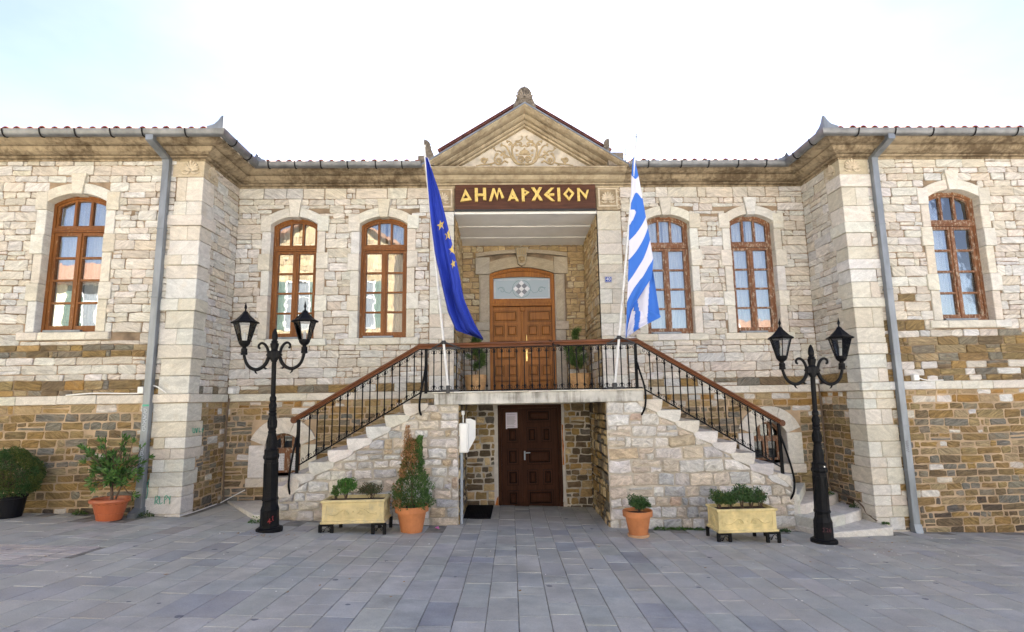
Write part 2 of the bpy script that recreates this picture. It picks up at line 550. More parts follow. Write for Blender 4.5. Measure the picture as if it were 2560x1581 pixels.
M['bark'] = plain('bark', (0.12, 0.08, 0.055), 0.9, var=0.3, scale=20, bump=0.5, stretch=(3, 3, 1))
M['leaf'] = leaf_mat('leaves')
M['leaf_gloss'] = leaf_mat('glossy_leaves', 0.32)
M['glass'] = glass_mat('window_glass', refl=0.16, wav=0.018)
M['cellar_glass'] = glass_mat('dark_cellar_glass', refl=0.0, wav=0.02, tint=(0.5, 0.52, 0.52))
M['lamp_glass'] = glass_mat('lantern_glass', refl=0.02, wav=0.0, tint=(0.985, 0.99, 0.985))
M['curtain'] = plain('white_curtain', (0.50, 0.50, 0.485), 0.9, var=0.1, scale=10, stretch=(6, 1, 0.3))
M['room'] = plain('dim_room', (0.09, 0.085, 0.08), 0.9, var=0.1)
M['rubber'] = plain('black_rubber', (0.009, 0.009, 0.01), 0.8, var=0.2, spec=0.15)
M['brass'] = plain('brass', (0.6, 0.42, 0.16), 0.3, metal=0.9, var=0.08)
M['paper'] = plain('paper', (0.62, 0.58, 0.66), 0.8, var=0.03)
M['ink'] = plain('ink', (0.12, 0.11, 0.13), 0.8, var=0.05)
M['green_paint'] = plain('green_spray_paint', (0.07, 0.36, 0.24), 0.6, var=0.2, scale=30)
M['red_paint'] = plain('red_spray_paint', (0.32, 0.02, 0.025), 0.5, var=0.2, scale=30)
M['faded_red_paint'] = plain('faded_red_spray_paint', (0.075, 0.012, 0.02), 0.6, var=0.25, scale=30)
M['pale_paint'] = plain('pale_spray_paint', (0.55, 0.62, 0.68), 0.6, var=0.1)
M['blue_plate'] = plain('blue_enamel', (0.02, 0.06, 0.32), 0.3, var=0.05)
M['cable'] = plain('brown_cable', (0.16, 0.11, 0.07), 0.6, var=0.15)
M['pole'] = plain('white_pole', (0.68, 0.67, 0.64), 0.45, var=0.08, scale=14)
M['grey_pipe'] = plain('grey_pipe', (0.3, 0.33, 0.36), 0.5, var=0.1)
M['eu_blue'] = plain('blue_flag_cloth', (0.012, 0.036, 0.34), 0.8, var=0.06, scale=3)
M['star'] = plain('yellow_star_print', (0.62, 0.45, 0.11), 0.7, var=0.08)
M['cap_dark'] = plain('dark_iron_bracket', (0.02, 0.02, 0.022), 0.5)
M['rust'] = plain('rusty_foam', (0.4, 0.14, 0.03), 0.9, var=0.3, scale=20)
M['petal'] = plain('pink_petal', (0.65, 0.2, 0.45), 0.6, var=0.2)

# tints (base colours of single stones)
WHITES = [(0.663, 0.619, 0.543), (0.682, 0.651, 0.591), (0.644, 0.593, 0.507), (0.619, 0.562, 0.476), (0.605, 0.586, 0.549), (0.587, 0.527, 0.445), (0.669, 0.645, 0.598), (0.626, 0.560, 0.459), (0.644, 0.586, 0.494), (0.568, 0.507, 0.427), (0.657, 0.619, 0.556), (0.637, 0.606, 0.549)]
BROWNS = [(0.310, 0.209, 0.089), (0.360, 0.233, 0.085), (0.260, 0.184, 0.085), (0.235, 0.199, 0.140), (0.260, 0.233, 0.174), (0.200, 0.145, 0.081), (0.340, 0.252, 0.119), (0.290, 0.194, 0.081), (0.215, 0.199, 0.162), (0.380, 0.291, 0.162)]
DARKS = [(0.17, 0.12, 0.07), (0.13, 0.095, 0.06), (0.15, 0.135, 0.115), (0.21, 0.15, 0.08), (0.11, 0.085, 0.06)]
OCHRES = [(0.38, 0.25, 0.10), (0.34, 0.19, 0.055), (0.42, 0.31, 0.16), (0.36, 0.27, 0.15)]
RUBBLES = [(0.671, 0.626, 0.554), (0.630, 0.605, 0.564), (0.731, 0.688, 0.617), (0.549, 0.523, 0.491), (0.640, 0.543, 0.428), (0.488, 0.477, 0.460), (0.681, 0.605, 0.491), (0.610, 0.523, 0.418), (0.712, 0.677, 0.627)]
PORCH = [(0.554, 0.409, 0.218), (0.488, 0.343, 0.173), (0.607, 0.469, 0.269), (0.436, 0.317, 0.166), (0.568, 0.475, 0.320)]


def jit(c, a=0.08):
    k = 1 + rr(-a, a)
    return (c[0] * k * (1 + rr(-.03, .03)), c[1] * k, c[2] * k * (1 + rr(-.04, .04)), rng.random())


# ------------------------------------------------------------------ masonry
def clip_poly(poly, a, b, c):
    """keep a*u + b*v <= c"""
    out = []
    for i in range(len(poly)):
        p, q = poly[i], poly[(i + 1) % len(poly)]
        dp, dq = a * p[0] + b * p[1] - c, a * q[0] + b * q[1] - c
        if dp <= 0:
            out.append(p)
        if dp * dq < 0:
            t = dp / (dp - dq)
            out.append((p[0] + (q[0] - p[0]) * t, p[1] + (q[1] - p[1]) * t))
    return out


def masonry(u0, u1, v0, v1, h, w, style, holes=(), clips=(), joint=0.014, wave=0.016, rough=0.008, proud=(0.008, 0.028), seed=0, skip=None, vlines=None):
    """-> list of stones (outline polygon, tint, kind, proud)"""
    out = []
    v = v0
    ph = rr(0, 100)

    def warp(u, vv):
        k = min(1.0, max(0.0, min(vv - v0, v1 - vv) / 0.1))
        return vv + wave * k * noise.noise(Vector((u * 0.9 + ph, vv * 1.5, seed)))
    while v < v1 - 1e-4:
        z_h = h(v) if callable(h) else h
        hh = rr(*z_h)
        if v1 - (v + hh) < z_h[0] * 0.7:
            hh = v1 - v
        u = u0
        row = rng.random()
        while u < u1 - 1e-4:
            ww = rr(*w) * (0.8 if rng.random() < 0.25 else 1.0)
            ww *= max(0.75, min(1.35, hh / ((z_h[0] + z_h[1]) / 2)))
            if rng.random() < 0.10:
                ww = hh * rr(0.6, 1.0)
            if u1 - (u + ww) < w[0] * 0.55:
                ww = u1 - u
            cells = [(u, u + ww, v, v + hh)]
            if hh > z_h[0] * 1.35 and rng.random() < 0.15:
                sp = rr(0.4, 0.6)
                cells = [(u, u + ww, v, v + hh * sp), (u, u + ww, v + hh * sp, v + hh)]
                if rng.random() < 0.5:
                    k = rr(0.35, 0.65)
                    c0 = cells.pop(rng.randrange(2))
                    cells += [(c0[0], c0[0] + ww * k, c0[2], c0[3]), (c0[0] + ww * k, c0[1], c0[2], c0[3])]
            for cell in cells:
                parts = [cell]
                for (a, b, c, d) in holes:
                    nxt = []
                    for (p, q, s, t) in parts:
                        if q <= a or p >= b or t <= c or s >= d:
                            nxt.append((p, q, s, t)); continue
                        if s < c and c - s > 0.35 * (t - s) :
                            nxt.append((p, q, s, c)); continue
                        if t > d and t - d > 0.35 * (t - s):
                            nxt.append((p, q, d, t)); continue
                        if p < a: nxt.append((p, a, s, t))
                        if q > b: nxt.append((b, q, s, t))
                    parts = nxt
                for (p, q, s, t) in parts:
                    if q - p < 0.05 or t - s < 0.03:
                        continue
                    j = joint * rr(0.6, 1.3) / 2
                    r1 = lambda: rr(0.004, min(0.026, 0.15 * min(q - p, t - s) + 0.006))
                    e = rough
                    E = lambda: rr(-e, e)
                    a_, b_, c_, d_ = p + j, q - j, s + j, t - j
                    k1, k2, k3, k4 = r1(), r1(), r1(), r1()
                    poly = [(a_ + k1, c_ + E()), ((a_ + b_) / 2 + E() * 4, c_ + E()), (b_ - k2, c_ + E()), (b_ + E(), c_ + k2), (b_ + E(), d_ - k3), (b_ - k3, d_ + E()),
                            ((a_ + b_) / 2 + E() * 4, d_ + E()), (a_ + k4, d_ + E()), (a_ + E(), d_ - k4), (a_ + E(), c_ + k1)]
                    poly = [(x, warp(x, y)) for x, y in poly]
                    for (ca, cb, cc) in clips:
                        if poly:
                            poly = clip_poly(poly, ca, cb, cc)
                    if len(poly) < 4:
                        continue
                    A = abs(sum(poly[i][0] * poly[(i + 1) % len(poly)][1] - poly[(i + 1) % len(poly)][0] * poly[i][1] for i in range(len(poly)))) / 2
                    if A < 0.0025:
                        continue
                    cu, cv = sum(x for x, _ in poly) / len(poly), sum(y for _, y in poly) / len(poly)
                    if skip and skip(cu, cv):
                        continue
                    tint, mk = style(cu, cv, row)
                    out.append((poly, jit(tint), mk, rr(*proud), A, (cu, cv)))
            u += ww
        v += hh
    return out


def stone_into(mb, fr, st, bulge=0.004, bev=0.009):
    poly, col, mk, pr, A, c = st
    AA = sum(poly[i][0] * poly[(i + 1) % len(poly)][1] - poly[(i + 1) % len(poly)][0] * poly[i][1] for i in range(len(poly)))
    if AA < 0:
        poly = poly[::-1]
    k = len(poly)
    cu, cv = c
    vs = [fr.p(u, v, -0.03) for u, v in poly]
    vs += [fr.p(u, v, pr - bev * 0.8) for u, v in poly]
    tu, tv = rr(-1, 1) * bulge * 4, rr(-1, 1) * bulge * 6
    for u, v in poly:
        d = math.hypot(u - cu, v - cv) or 1
        bb = min(bev * 1.3, d * 0.4)
        iu, iv = u - (u - cu) / d * bb, v - (v - cv) / d * bb
        vs.append(fr.p(iu, iv, pr + tu * (iu - cu) + tv * (iv - cv) + rr(-1, 1) * bulge * 0.5))
    vs.append(fr.p(cu + rr(-.02, .02), cv + rr(-.01, .01), pr + bulge * rr(0.2, 1.6)))
    fs = []
    for i in range(k):
        j = (i + 1) % k
        fs.append((i, j, k + j, k + i))
        fs.append((k + i, k + j, 2 * k + j, 2 * k + i))
        fs.append((2 * k + i, 2 * k + j, 3 * k))
    if fr.flip:
        fs = [tuple(reversed(f)) for f in fs]
    mb.add(vs, fs, col)


def backing(fr, u0, u1, v0, v1, holes, thick, name, mat, parent):
    """a wall slab with rectangular openings, front face in the plane of the frame"""
    us = sorted({u0, u1} | {q for h in holes for q in h[:2] if u0 < q < u1})
    vs_ = sorted({v0, v1} | {q for h in holes for q in h[2:] if v0 < q < v1})

    def solid(i, j):
        if i < 0 or j < 0 or i >= len(us) - 1 or j >= len(vs_) - 1:
            return False
        cu, cv = (us[i] + us[i + 1]) / 2, (vs_[j] + vs_[j + 1]) / 2
        return not any(a < cu < b and c < cv < d for a, b, c, d in holes)
    mb = MB()
    for i in range(len(us) - 1):
        for j in range(len(vs_) - 1):
            if not solid(i, j):
                continue
            a, b, c, d = us[i], us[i + 1], vs_[j], vs_[j + 1]
            q = lambda *pts: mb.add([fr.p(*p) for p in pts], [(0, 1, 2, 3)] if not fr.flip else [(3, 2, 1, 0)])
            q((a, c, 0), (b, c, 0), (b, d, 0), (a, d, 0))
            q((a, d, -thick), (b, d, -thick), (b, c, -thick), (a, c, -thick))
            if not solid(i - 1, j): q((a, c, -thick), (a, c, 0), (a, d, 0), (a, d, -thick))
            if not solid(i + 1, j): q((b, c, 0), (b, c, -thick), (b, d, -thick), (b, d, 0))
            if not solid(i, j - 1): q((a, c, -thick), (b, c, -thick), (b, c, 0), (a, c, 0))
            if not solid(i, j + 1): q((a, d, 0), (b, d, 0), (b, d, -thick), (a, d, -thick))
    return mb.build(name, mat, parent)


CAMP = Vector((-0.44, -10.5, 2.02))


def shown(fr, st):
    """rough size in the picture; 0 outside the frame"""
    p = fr.p(st[5][0], st[5][1], 0) - CAMP
    d = p.dot(_fw)
    x, y = p.dot(_r) / d * 1394.3 + 30, p.dot(_u) / d * 1394.3
    if d <= 0 or abs(x) > 1290 or abs(y) > 800:
        return 0
    cosn = abs(p.normalized().dot(fr.N))
    return st[4] * cosn / d ** 2


PENDING = []      # (frame, stone, wall part) of the town hall: the 300 that show largest become parts


def lay(fr, stones, wall):
    for s in stones:
        PENDING.append((fr, s, wall))


def flush_stones(pending, limit, bulge=0.004):
    pending.sort(key=lambda t: -shown(t[0], t[1]))
    rest = {}
    for i, (fr, st, wall) in enumerate(pending):
        if i < limit and shown(fr, st) > 0:
            mb = MB(); stone_into(mb, fr, st, bulge)
            mb.build('stone', M[st[2]], wall)
        else:
            key = (wall.name, st[2])
            if key not in rest:
                rest[key] = (MB(), wall)
            stone_into(rest[key][0], fr, st, bulge)
    for (wn_, mk), (mb, wall) in rest.items():
        o = mb.build('stone_courses', M[mk], wall)
        o['kind'] = 'stuff'

# ------------------------------------------------------------------ the plaza
def rng_pick(lst):
    return lst[rng.randrange(len(lst))]


PAV = [(0.463, 0.460, 0.418), (0.443, 0.444, 0.405), (0.481, 0.473, 0.424), (0.496, 0.485, 0.427), (0.453, 0.449, 0.405), (0.428, 0.430, 0.395), (0.486, 0.474, 0.420), (0.512, 0.496, 0.432), (0.471, 0.468, 0.425), (0.475, 0.469, 0.422)]


def paving_mat():
    m, nt, b = new_mat('paving_stone')
    L = nt.links.new
    at = nt.nodes.new('ShaderNodeAttribute'); at.attribute_name = 'tint'
    mp = objcoord(nt)
    n1 = N(nt, 'ShaderNodeTexNoise', Scale=3.0, Detail=8.0, Roughness=0.65); L(mp.outputs[0], n1.inputs['Vector'])
    r1 = ramp(nt, 0.32, 0.68, (0.66, 0.665, 0.67, 1), (1.14, 1.13, 1.12, 1)); L(n1.outputs['Fac'], r1.inputs[0])
    mu = mixc(nt, 'MULTIPLY'); L(at.outputs['Color'], mu.inputs[1]); L(r1.outputs[0], mu.inputs[2])
    n2 = N(nt, 'ShaderNodeTexNoise', Scale=0.55, Detail=5.0, Roughness=0.6); L(mp.outputs[0], n2.inputs['Vector'])
    r2 = ramp(nt, 0.40, 0.66, (0, 0, 0, 1), (0.6, 0.6, 0.6, 1)); L(n2.outputs['Fac'], r2.inputs[0])
    mb_ = mixc(nt); mb_.inputs[2].default_value = (0.48, 0.44, 0.37, 1); L(r2.outputs[0], mb_.inputs[0]); L(mu.outputs[0], mb_.inputs[1])
    # trodden chewing gum and spots
    vo = N(nt, 'ShaderNodeTexVoronoi', Scale=3.3); L(mp.outputs[0], vo.inputs['Vector'])
    nz = N(nt, 'ShaderNodeTexNoise', Scale=30.0, Detail=2.0); L(mp.outputs[0], nz.inputs['Vector'])
    ma = nt.nodes.new('ShaderNodeMath'); ma.operation = 'MULTIPLY_ADD'; ma.inputs[1].default_value = 0.06
    L(nz.outputs['Fac'], ma.inputs[0]); L(vo.outputs['Distance'], ma.inputs[2])
    sepc = nt.nodes.new('ShaderNodeSeparateColor'); L(vo.outputs['Color'], sepc.inputs[0])
    rad = nt.nodes.new('ShaderNodeMath'); rad.operation = 'MULTIPLY_ADD'; rad.inputs[1].default_value = 0.12; rad.inputs[2].default_value = 0.025
    L(sepc.outputs[0], rad.inputs[0])
    sub = nt.nodes.new('ShaderNodeMath'); sub.operation = 'LESS_THAN'; L(ma.outputs[0], sub.inputs[0]); L(rad.outputs[0], sub.inputs[1])
    am = nt.nodes.new('ShaderNodeMath'); am.operation = 'MULTIPLY'; am.inputs[1].default_value = 0.8; L(sub.outputs[0], am.inputs[0])
    sp = mixc(nt); sp.inputs[2].default_value = (0.11, 0.115, 0.135, 1); L(am.outputs[0], sp.inputs[0]); L(mb_.outputs[0], sp.inputs[1])
    n4 = N(nt, 'ShaderNodeTexNoise', Scale=90.0, Detail=3.0, Roughness=0.7); L(mp.outputs[0], n4.inputs['Vector'])
    r4 = ramp(nt, 0.3, 0.65, (0.82, 0.82, 0.82, 1), (1.05, 1.05, 1.05, 1)); L(n4.outputs['Fac'], r4.inputs[0])
    m4 = mixc(nt, 'MULTIPLY'); L(sp.outputs[0], m4.inputs[1]); L(r4.outputs[0], m4.inputs[2])
    L(m4.outputs[0], b.inputs['Base Color'])
    rr_ = ramp(nt, 0.3, 0.7, (0.5, 0.5, 0.5, 1), (0.75, 0.75, 0.75, 1)); L(n1.outputs['Fac'], rr_.inputs[0]); L(rr_.outputs[0], b.inputs['Roughness'])
    b.inputs['Specular IOR Level'].default_value = 0.35
    bp = N(nt, 'ShaderNodeBump', Strength=0.35, Distance=0.012); L(n1.outputs['Fac'], bp.inputs['Height']); L(bp.outputs[0], b.inputs['Normal'])
    return m


M['paving'] = paving_mat()
M['joint'] = plain('paving_joint', (0.25, 0.23, 0.19), 0.95, var=0.3, scale=6, bump=0.5)
M['far_paving'] = plain('far_paving', (0.24, 0.24, 0.235), 0.85, var=0.2, scale=2)

xs = sorted(set([-150, -80, -40, -24] + [-16 + 0.8 * i for i in range(41)] + [24, 40, 80, 150]))
ys = sorted(set([-150, -80, -40, -24, -16] + [-12 + 0.6 * i for i in range(18)] + [-1.2 + 0.24 * i for i in range(10)] + [3, 8, 20, 60, 150]))
mb = MB()
vs = [(x, y, g(x, y) - 0.009) for y in ys for x in xs]
nx = len(xs)
mb.add(vs, [(j * nx + i, j * nx + i + 1, (j + 1) * nx + i + 1, (j + 1) * nx + i) for j in range(len(ys) - 1) for i in range(nx - 1)])
plaza = mb.build('plaza_ground', M['joint'], smooth=True)
tag(plaza, 'grey stone paved plaza in front of the town hall', None, kind='structure')


def slab_into(mb, x0, x1, y0, y1, col, sk):
    """one paving stone, its edges a little proud of the joint; sk shears it with the rows"""
    jx, jy = rr(0.0015, 0.005), rr(0.0015, 0.005)
    dz = rr(-0.002, 0.003)
    tx, ty = rr(-.004, .004), rr(-.003, .003)
    pts = [(x0 + jx, y0 + jy), (x1 - jx, y0 + jy), (x1 - jx, y1 - jy), (x0 + jx, y1 - jy)]
    cx, cy = (x0 + x1) / 2, (y0 + y1) / 2
    lo, md, hi = [], [], []
    for (x, y) in pts:
        xx = x + sk * y
        z = g(xx, y) + dz + tx * (x - cx) + ty * (y - cy)
        lo.append((xx, y, z - 0.03)); md.append((xx, y, z - 0.004))
        b = 0.004
        hi.append((xx - b * (1 if x > cx else -1), y - b * (1 if y > cy else -1), z))
    mb.add(lo + md + hi, [(0, 1, 5, 4), (1, 2, 6, 5), (2, 3, 7, 6), (3, 0, 4, 7), (4, 5, 9, 8), (5, 6, 10, 9), (6, 7, 11, 10), (7, 4, 8, 11), (8, 9, 10, 11)], col)


def front_limit(x, y):
    """True where buildings or steps stand instead of paving"""
    if abs(x) > 5.5 and y > -1.30: return True
    if 1.24 < x and y > -1.24 or -4.1 < x < -1.24 and y > -1.24: return True
    if y > 0.52: return True
    if 4.35 < x < 5.5 and y > -1.0: return True
    if -5.5 < x < -4.3 and y > 0.0: return True
    return False


slabs = []
W_ = 0.268
col_i = -46
sk = 0.010
while col_i < 46:
    x0 = col_i * W_ - 0.03; x1 = x0 + W_
    y = -9.2 + rr(0, 0.5)
    while y < 0.6:
        l = rng_pick([0.27, 0.33, 0.38, 0.42, 0.46, 0.5, 0.55, 0.62, 0.74])
        y1 = min(y + l, 0.52)
        if x0 < -5.35:
            if -4.43 < y < -3.42:
                y = -3.41; continue
            if y < -4.43 < y1: y1 = -4.43
        cx, cy = (x0 + x1) / 2, (y + y1) / 2
        if not front_limit(cx, y1 - 0.06) and y1 - y > 0.1:
            c = rng_pick(PAV)
            if rng.random() < 0.012: c = (0.42, 0.375, 0.325)
            if rng.random() < 0.07: c = (0.35, 0.355, 0.355)
            slabs.append((x0, x1, y, y1, jit(c, 0.07)))
        y = y1
        if y1 >= 0.52: break
    col_i += 1
# a patch of small pale blocks at the left edge
px = -8.6
while px < -5.35:
    y = -4.42
    while y < -3.42:
        slabs.append((px, px + 0.21, y, y + 0.1, jit((0.56, 0.50, 0.45), 0.12)))
        y += 0.102
    px += 0.212


def slab_size(s):
    c = Vector(((s[0] + s[1]) / 2, (s[2] + s[3]) / 2, 0)); c.z = g(c.x, c.y)
    p = c - CAMP
    d = p.dot(_fw)
    if d < 0.3 or abs(p.dot(_r) / d * 1394 + 30) > 1330 or abs(p.dot(_u) / d * 1394) > 830:
        return 0
    return (s[1] - s[0]) * (s[3] - s[2]) * abs(p.normalized().z) / d ** 2


slabs.sort(key=lambda s: -slab_size(s))
rest = MB()
for i, s in enumerate(slabs):
    if i < 300:
        mb = MB(); slab_into(mb, *s, sk); mb.build('paving_stone', M['paving'], plaza)
    else:
        slab_into(rest, *s, sk)
o = rest.build('paving_stones', M['paving'], plaza)
o['kind'] = 'stuff'

mb = MB()
rows_ = [-9.6, -11.2, -13, -18, -30]
cols_ = [-60, -24, -16, -10, -5, 0, 5, 10, 16, 24, 60]
mb.add([(x, y, g(x, y) + 0.004) for y in rows_ for x in cols_], [(j * 11 + i, (j + 1) * 11 + i, (j + 1) * 11 + i + 1, j * 11 + i + 1) for j in range(4) for i in range(10)])
M['bounce'] = plain('pale_reflector', (0.44, 0.43, 0.40), 0.9, var=0.12, scale=1.5)
tag(mb.build('reflector', M['bounce'], smooth=True), 'pale concrete street added out of view so sunlight brightens the facade', kind='structure')  # unseen pale sheet, added to bounce sunlight onto the facade

# ------------------------------------------------------------------ the town hall
A_, WD = 5.546, 1.272
ZC, ZS = 6.165, 2.19
RU = 1.95
hall = thing('town_hall', 'two storey pale stone town hall with projecting wings, pediment and arched wooden windows', 'town hall', (0, 0, 0))
FC = front(0.0)
FW = front(-WD)
FRL, FRR = facing_right(-A_), facing_left(A_)


def arc_pts(xl, xr, zs, za, off=0.0, n=14, lo=None, hi=None):
    w2, h = (xr - xl) / 2, za - zs
    Rr = (w2 * w2 + h * h) / (2 * h)
    cx, cz = (xl + xr) / 2, za - Rr
    a0 = math.asin(min(1, w2 / Rr))
    if Rr < w2 * 1.0001 or h > w2 * 0.999:
        a0 = PI / 2
    lo = -a0 if lo is None else lo
    hi = a0 if hi is None else hi
    return [(cx + (Rr + off) * math.sin(lo + (hi - lo) * i / n), cz + (Rr + off) * math.cos(lo + (hi - lo) * i / n)) for i in range(n + 1)]


def arc_z(xl, xr, zs, za, x, off=0.0):
    w2, h = (xr - xl) / 2, za - zs
    Rr = (w2 * w2 + h * h) / (2 * h) + off
    cz = za + off - Rr
    d = x - (xl + xr) / 2
    return cz + math.sqrt(max(0, Rr * Rr - d * d))


def ring_prism(mb, outer, inner, fr, n0, n1, col=None):
    k = len(outer)
    vs = [fr.p(u, v, n1) for u, v in outer] + [fr.p(u, v, n1) for u, v in inner] + [fr.p(u, v, n0) for u, v in outer] + [fr.p(u, v, n0) for u, v in inner]
    fs = []
    for i in range(k):
        j = (i + 1) % k
        fs += [(i, j, k + j, k + i), (i, 2 * k + i, 2 * k + j, j), (k + i, k + j, 3 * k + j, 3 * k + i), (2 * k + i, 3 * k + i, 3 * k + j, 2 * k + j)]
    mb.add(vs, fs, col)


def rect(a, b, c, d):
    return [(a, c), (b, c), (b, d), (a, d)]


def arch_outline(xl, xr, zb, zs, za, ins=0.0, n=14):
    arc = arc_pts(xl, xr, zs, za, -ins, n)
    z_at = arc_z(xl, xr, zs, za, xl + ins, -ins)
    arc = [(min(max(x, xl + ins), xr - ins), z) for x, z in arc]
    arc[0] = (xl + ins, z_at); arc[-1] = (xr - ins, z_at)
    return [(xr - ins, zb + ins), (xl + ins, zb + ins)] + arc


MARB = [(0.676, 0.630, 0.537), (0.648, 0.602, 0.509), (0.694, 0.667, 0.593), (0.621, 0.564, 0.463), (0.657, 0.639, 0.583)]


def marble_block(name, parent, x0, x1, y0, y1, z0, z1, b=0.008, tints=MARB):
    mb = MB(); mb.cbox(x0, x1, y0, y1, z0, z1, b, jit(rng_pick(tints), 0.05))
    return mb.build(name, M['marble'], parent)


def window(fr, y, xl, xr, zb, zs, za, wood, wide=0.2, narrow=0.145, sill=0.25, curtain=True, sill_split=1):
    """one arched casement window with its dressed stone surround"""
    w = MB()
    outer = arch_outline(xl, xr, zb, zs, za, 0.0); inner = arch_outline(xl, xr, zb, zs, za, 0.05)
    ring_prism(w, outer, inner, fr, -0.21, -0.115)
    zt = zb + (zs - zb) * 0.775            # transom
    w.box(xl + 0.045, xr - 0.045, y + 0.105, y + 0.2, zt, zt + 0.085)
    w.box(xl + 0.045, xr - 0.045, y + 0.09, y + 0.13, zt + 0.03, zt + 0.06)
    w.box(xl + 0.03, xr - 0.03, y + 0.10, y + 0.2, zb - 0.004, zb + 0.052)
    win = w.build('window', M[wood], hall)
    # fixed top light
    t = MB()
    li, ri = xl + 0.052, xr - 0.052
    tl_out = [(ri, zt + 0.087), (li, zt + 0.087)] + arch_outline(xl, xr, zb, zs, za, 0.052)[2:]
    a2 = arch_outline(xl, xr, zb, zs, za, 0.088)[2:]
    tl_in = [(ri - 0.036, zt + 0.12), (li + 0.036, zt + 0.12)] + a2
    ring_prism(t, tl_out, tl_in, fr, -0.19, -0.13)
    gl0, gr0 = li + 0.036, ri - 0.036
    th = (gr0 - gl0) / 3
    for k in (1, 2):
        x = gl0 + th * k
        t.box(x - 0.019, x + 0.019, y + 0.127, y + 0.19, zt + 0.115, arc_z(xl, xr, zs, za, x, -0.08))
    t.build('top_light_frame', M[wood], win)
    for k in range(3):
        a, b = gl0 + th * k + 0.017, gl0 + th * (k + 1) - 0.017
        top = [(a + (b - a) * i / 6, arc_z(xl, xr, zs, za, a + (b - a) * i / 6, -0.084)) for i in range(7)]
        p = MB(); p.prism([(b, zt + 0.118), (a, zt + 0.118)] + top, fr, -0.168, -0.162)
        p.build('pane', M['glass'], win)
    # two casements
    xm = (xl + xr) / 2
    z0, z1 = zb + 0.055, zt - 0.004
    for s_, (a, b) in enumerate(((li, xm - 0.004), (xm + 0.004, ri))):
        c = MB()
        st = 0.052
        ring_prism(c, rect(a, b, z0, z1), rect(a + st, b - st, z0 + st * 1.2, z1 - st), fr, -0.195, -0.125)
        gz0, gz1 = z0 + st * 1.2, z1 - st
        hh = (gz1 - gz0) / 4
        for k in (1, 2, 3):
            c.box(a + st, b - st, y + 0.13, y + 0.19, gz0 + hh * k - 0.017, gz0 + hh * k + 0.017)
        c.build('casement', M[wood], win)
        for k in range(4):
            p = MB(); p.box(a + st - 0.004, b - st + 0.004, y + 0.160, y + 0.166, gz0 + hh * k + (0.015 if k else -0.004), gz0 + hh * (k + 1) - (0.015 if k < 3 else -0.004))
            p.build('pane', M['glass'], win)
    c = MB(); c.box(xm - 0.022, xm + 0.022, y + 0.108, y + 0.14, z0 + 0.01, z1 - 0.01); c.build('meeting_bead', M[wood], win)
    c = MB(); c.cbox(xl + 0.09, xl + 0.09 + (xr - xl) * 0.62, y + 0.03, y + 0.098, zb + 0.004, zb + 0.04, 0.006); c.build('drip_rail', M['zinc'], win)
    if curtain:
        for (a, b) in ((xl - 0.05, xm - 0.03), (xm + 0.02, xr + 0.05)):
            c = MB()
            n = 26
            vs = []
            for i in range(n + 1):
                x = a + (b - a) * i / n
                dy = 0.022 * math.sin(i * 1.5 + a * 7) + 0.01 * math.sin(i * 3.7)
                vs += [(x, y + 0.30 + dy, zb), (x, y + 0.30 + dy, za + 0.1)]
            c.add(vs, [(2 * i, 2 * i + 2, 2 * i + 3, 2 * i + 1) for i in range(n)])
            c.build('curtain', M['curtain'], win, smooth=True)
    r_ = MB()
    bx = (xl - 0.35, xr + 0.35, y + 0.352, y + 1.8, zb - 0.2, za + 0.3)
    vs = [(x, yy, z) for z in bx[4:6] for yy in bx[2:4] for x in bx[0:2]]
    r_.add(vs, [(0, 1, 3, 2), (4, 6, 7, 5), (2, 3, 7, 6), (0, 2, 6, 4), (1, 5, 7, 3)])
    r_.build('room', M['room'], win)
    # surround
    H = [(0.53, 0), (0.30, 1), (0.50, 0), (0.33, 1), (0.43, 0), (0.31, 1)]
    tot = sum(h for h, _ in H)
    full = zs + 0.17 - zb
    for sgn, xe in ((-1, xl), (1, xr)):
        z = zb - 0.002
        for i, (h, wd) in enumerate(H):
            hh = h * full / tot + rr(-.015, .015) * (i < 5)
            if i == 5: hh = zb - 0.002 + full - z
            ww = (wide if wd else narrow) + rr(-.012, .012)
            pr = 0.045 if wd else 0.03
            b0, b1 = (xe - ww, xe) if sgn < 0 else (xe, xe + ww)
            marble_block('jamb_stone', win, b0, b1, y - pr, y + 0.22, z + 0.002, z + hh - 0.002)
            z += hh
    w2, h = (xr - xl) / 2, za - zs
    Rr = (w2 * w2 + h * h) / (2 * h)
    a0 = math.asin(w2 / Rr) + 0.03
    ak = 0.085 / Rr
    for lo, hi in ((-a0, -ak), (ak, a0)):
        inn = arc_pts(xl, xr, zs, za, 0.0, 8, lo, hi); out_ = arc_pts(xl, xr, zs, za, 0.175, 8, lo, hi)
        mb = MB(); mb.prism(inn + out_[::-1], fr, -0.22, 0.037, jit(rng_pick(MARB), 0.05), bev=0.006)
        mb.build('arch_stone', M['marble'], win)
    mb = MB(); mb.prism([(xm - 0.075, za - 0.02), (xm + 0.075, za - 0.02), (xm + 0.125, za + 0.34), (xm - 0.125, za + 0.34)], fr, -0.22, 0.065, jit(rng_pick(MARB), 0.05), bev=0.008)
    mb.build('keystone', M['marble'], win)
    s0, s1 = xl - sill, xr + sill
    cuts = [s0, s0 + (s1 - s0) * rr(0.15, 0.3), s0 + (s1 - s0) * rr(0.68, 0.85), s1]
    for a, b in zip(cuts, cuts[1:]):
        marble_block('sill_stone', win, a + 0.002, b - 0.002, y - 0.055 - rr(0, .01), y + 0.22, zb - 0.135, zb - 0.006, 0.012)
    return win


def whites_browns(p_white):
    return lambda: (rng_pick(WHITES), 'stone') if rng.random() < p_white else (rng_pick(BROWNS), 'schist')


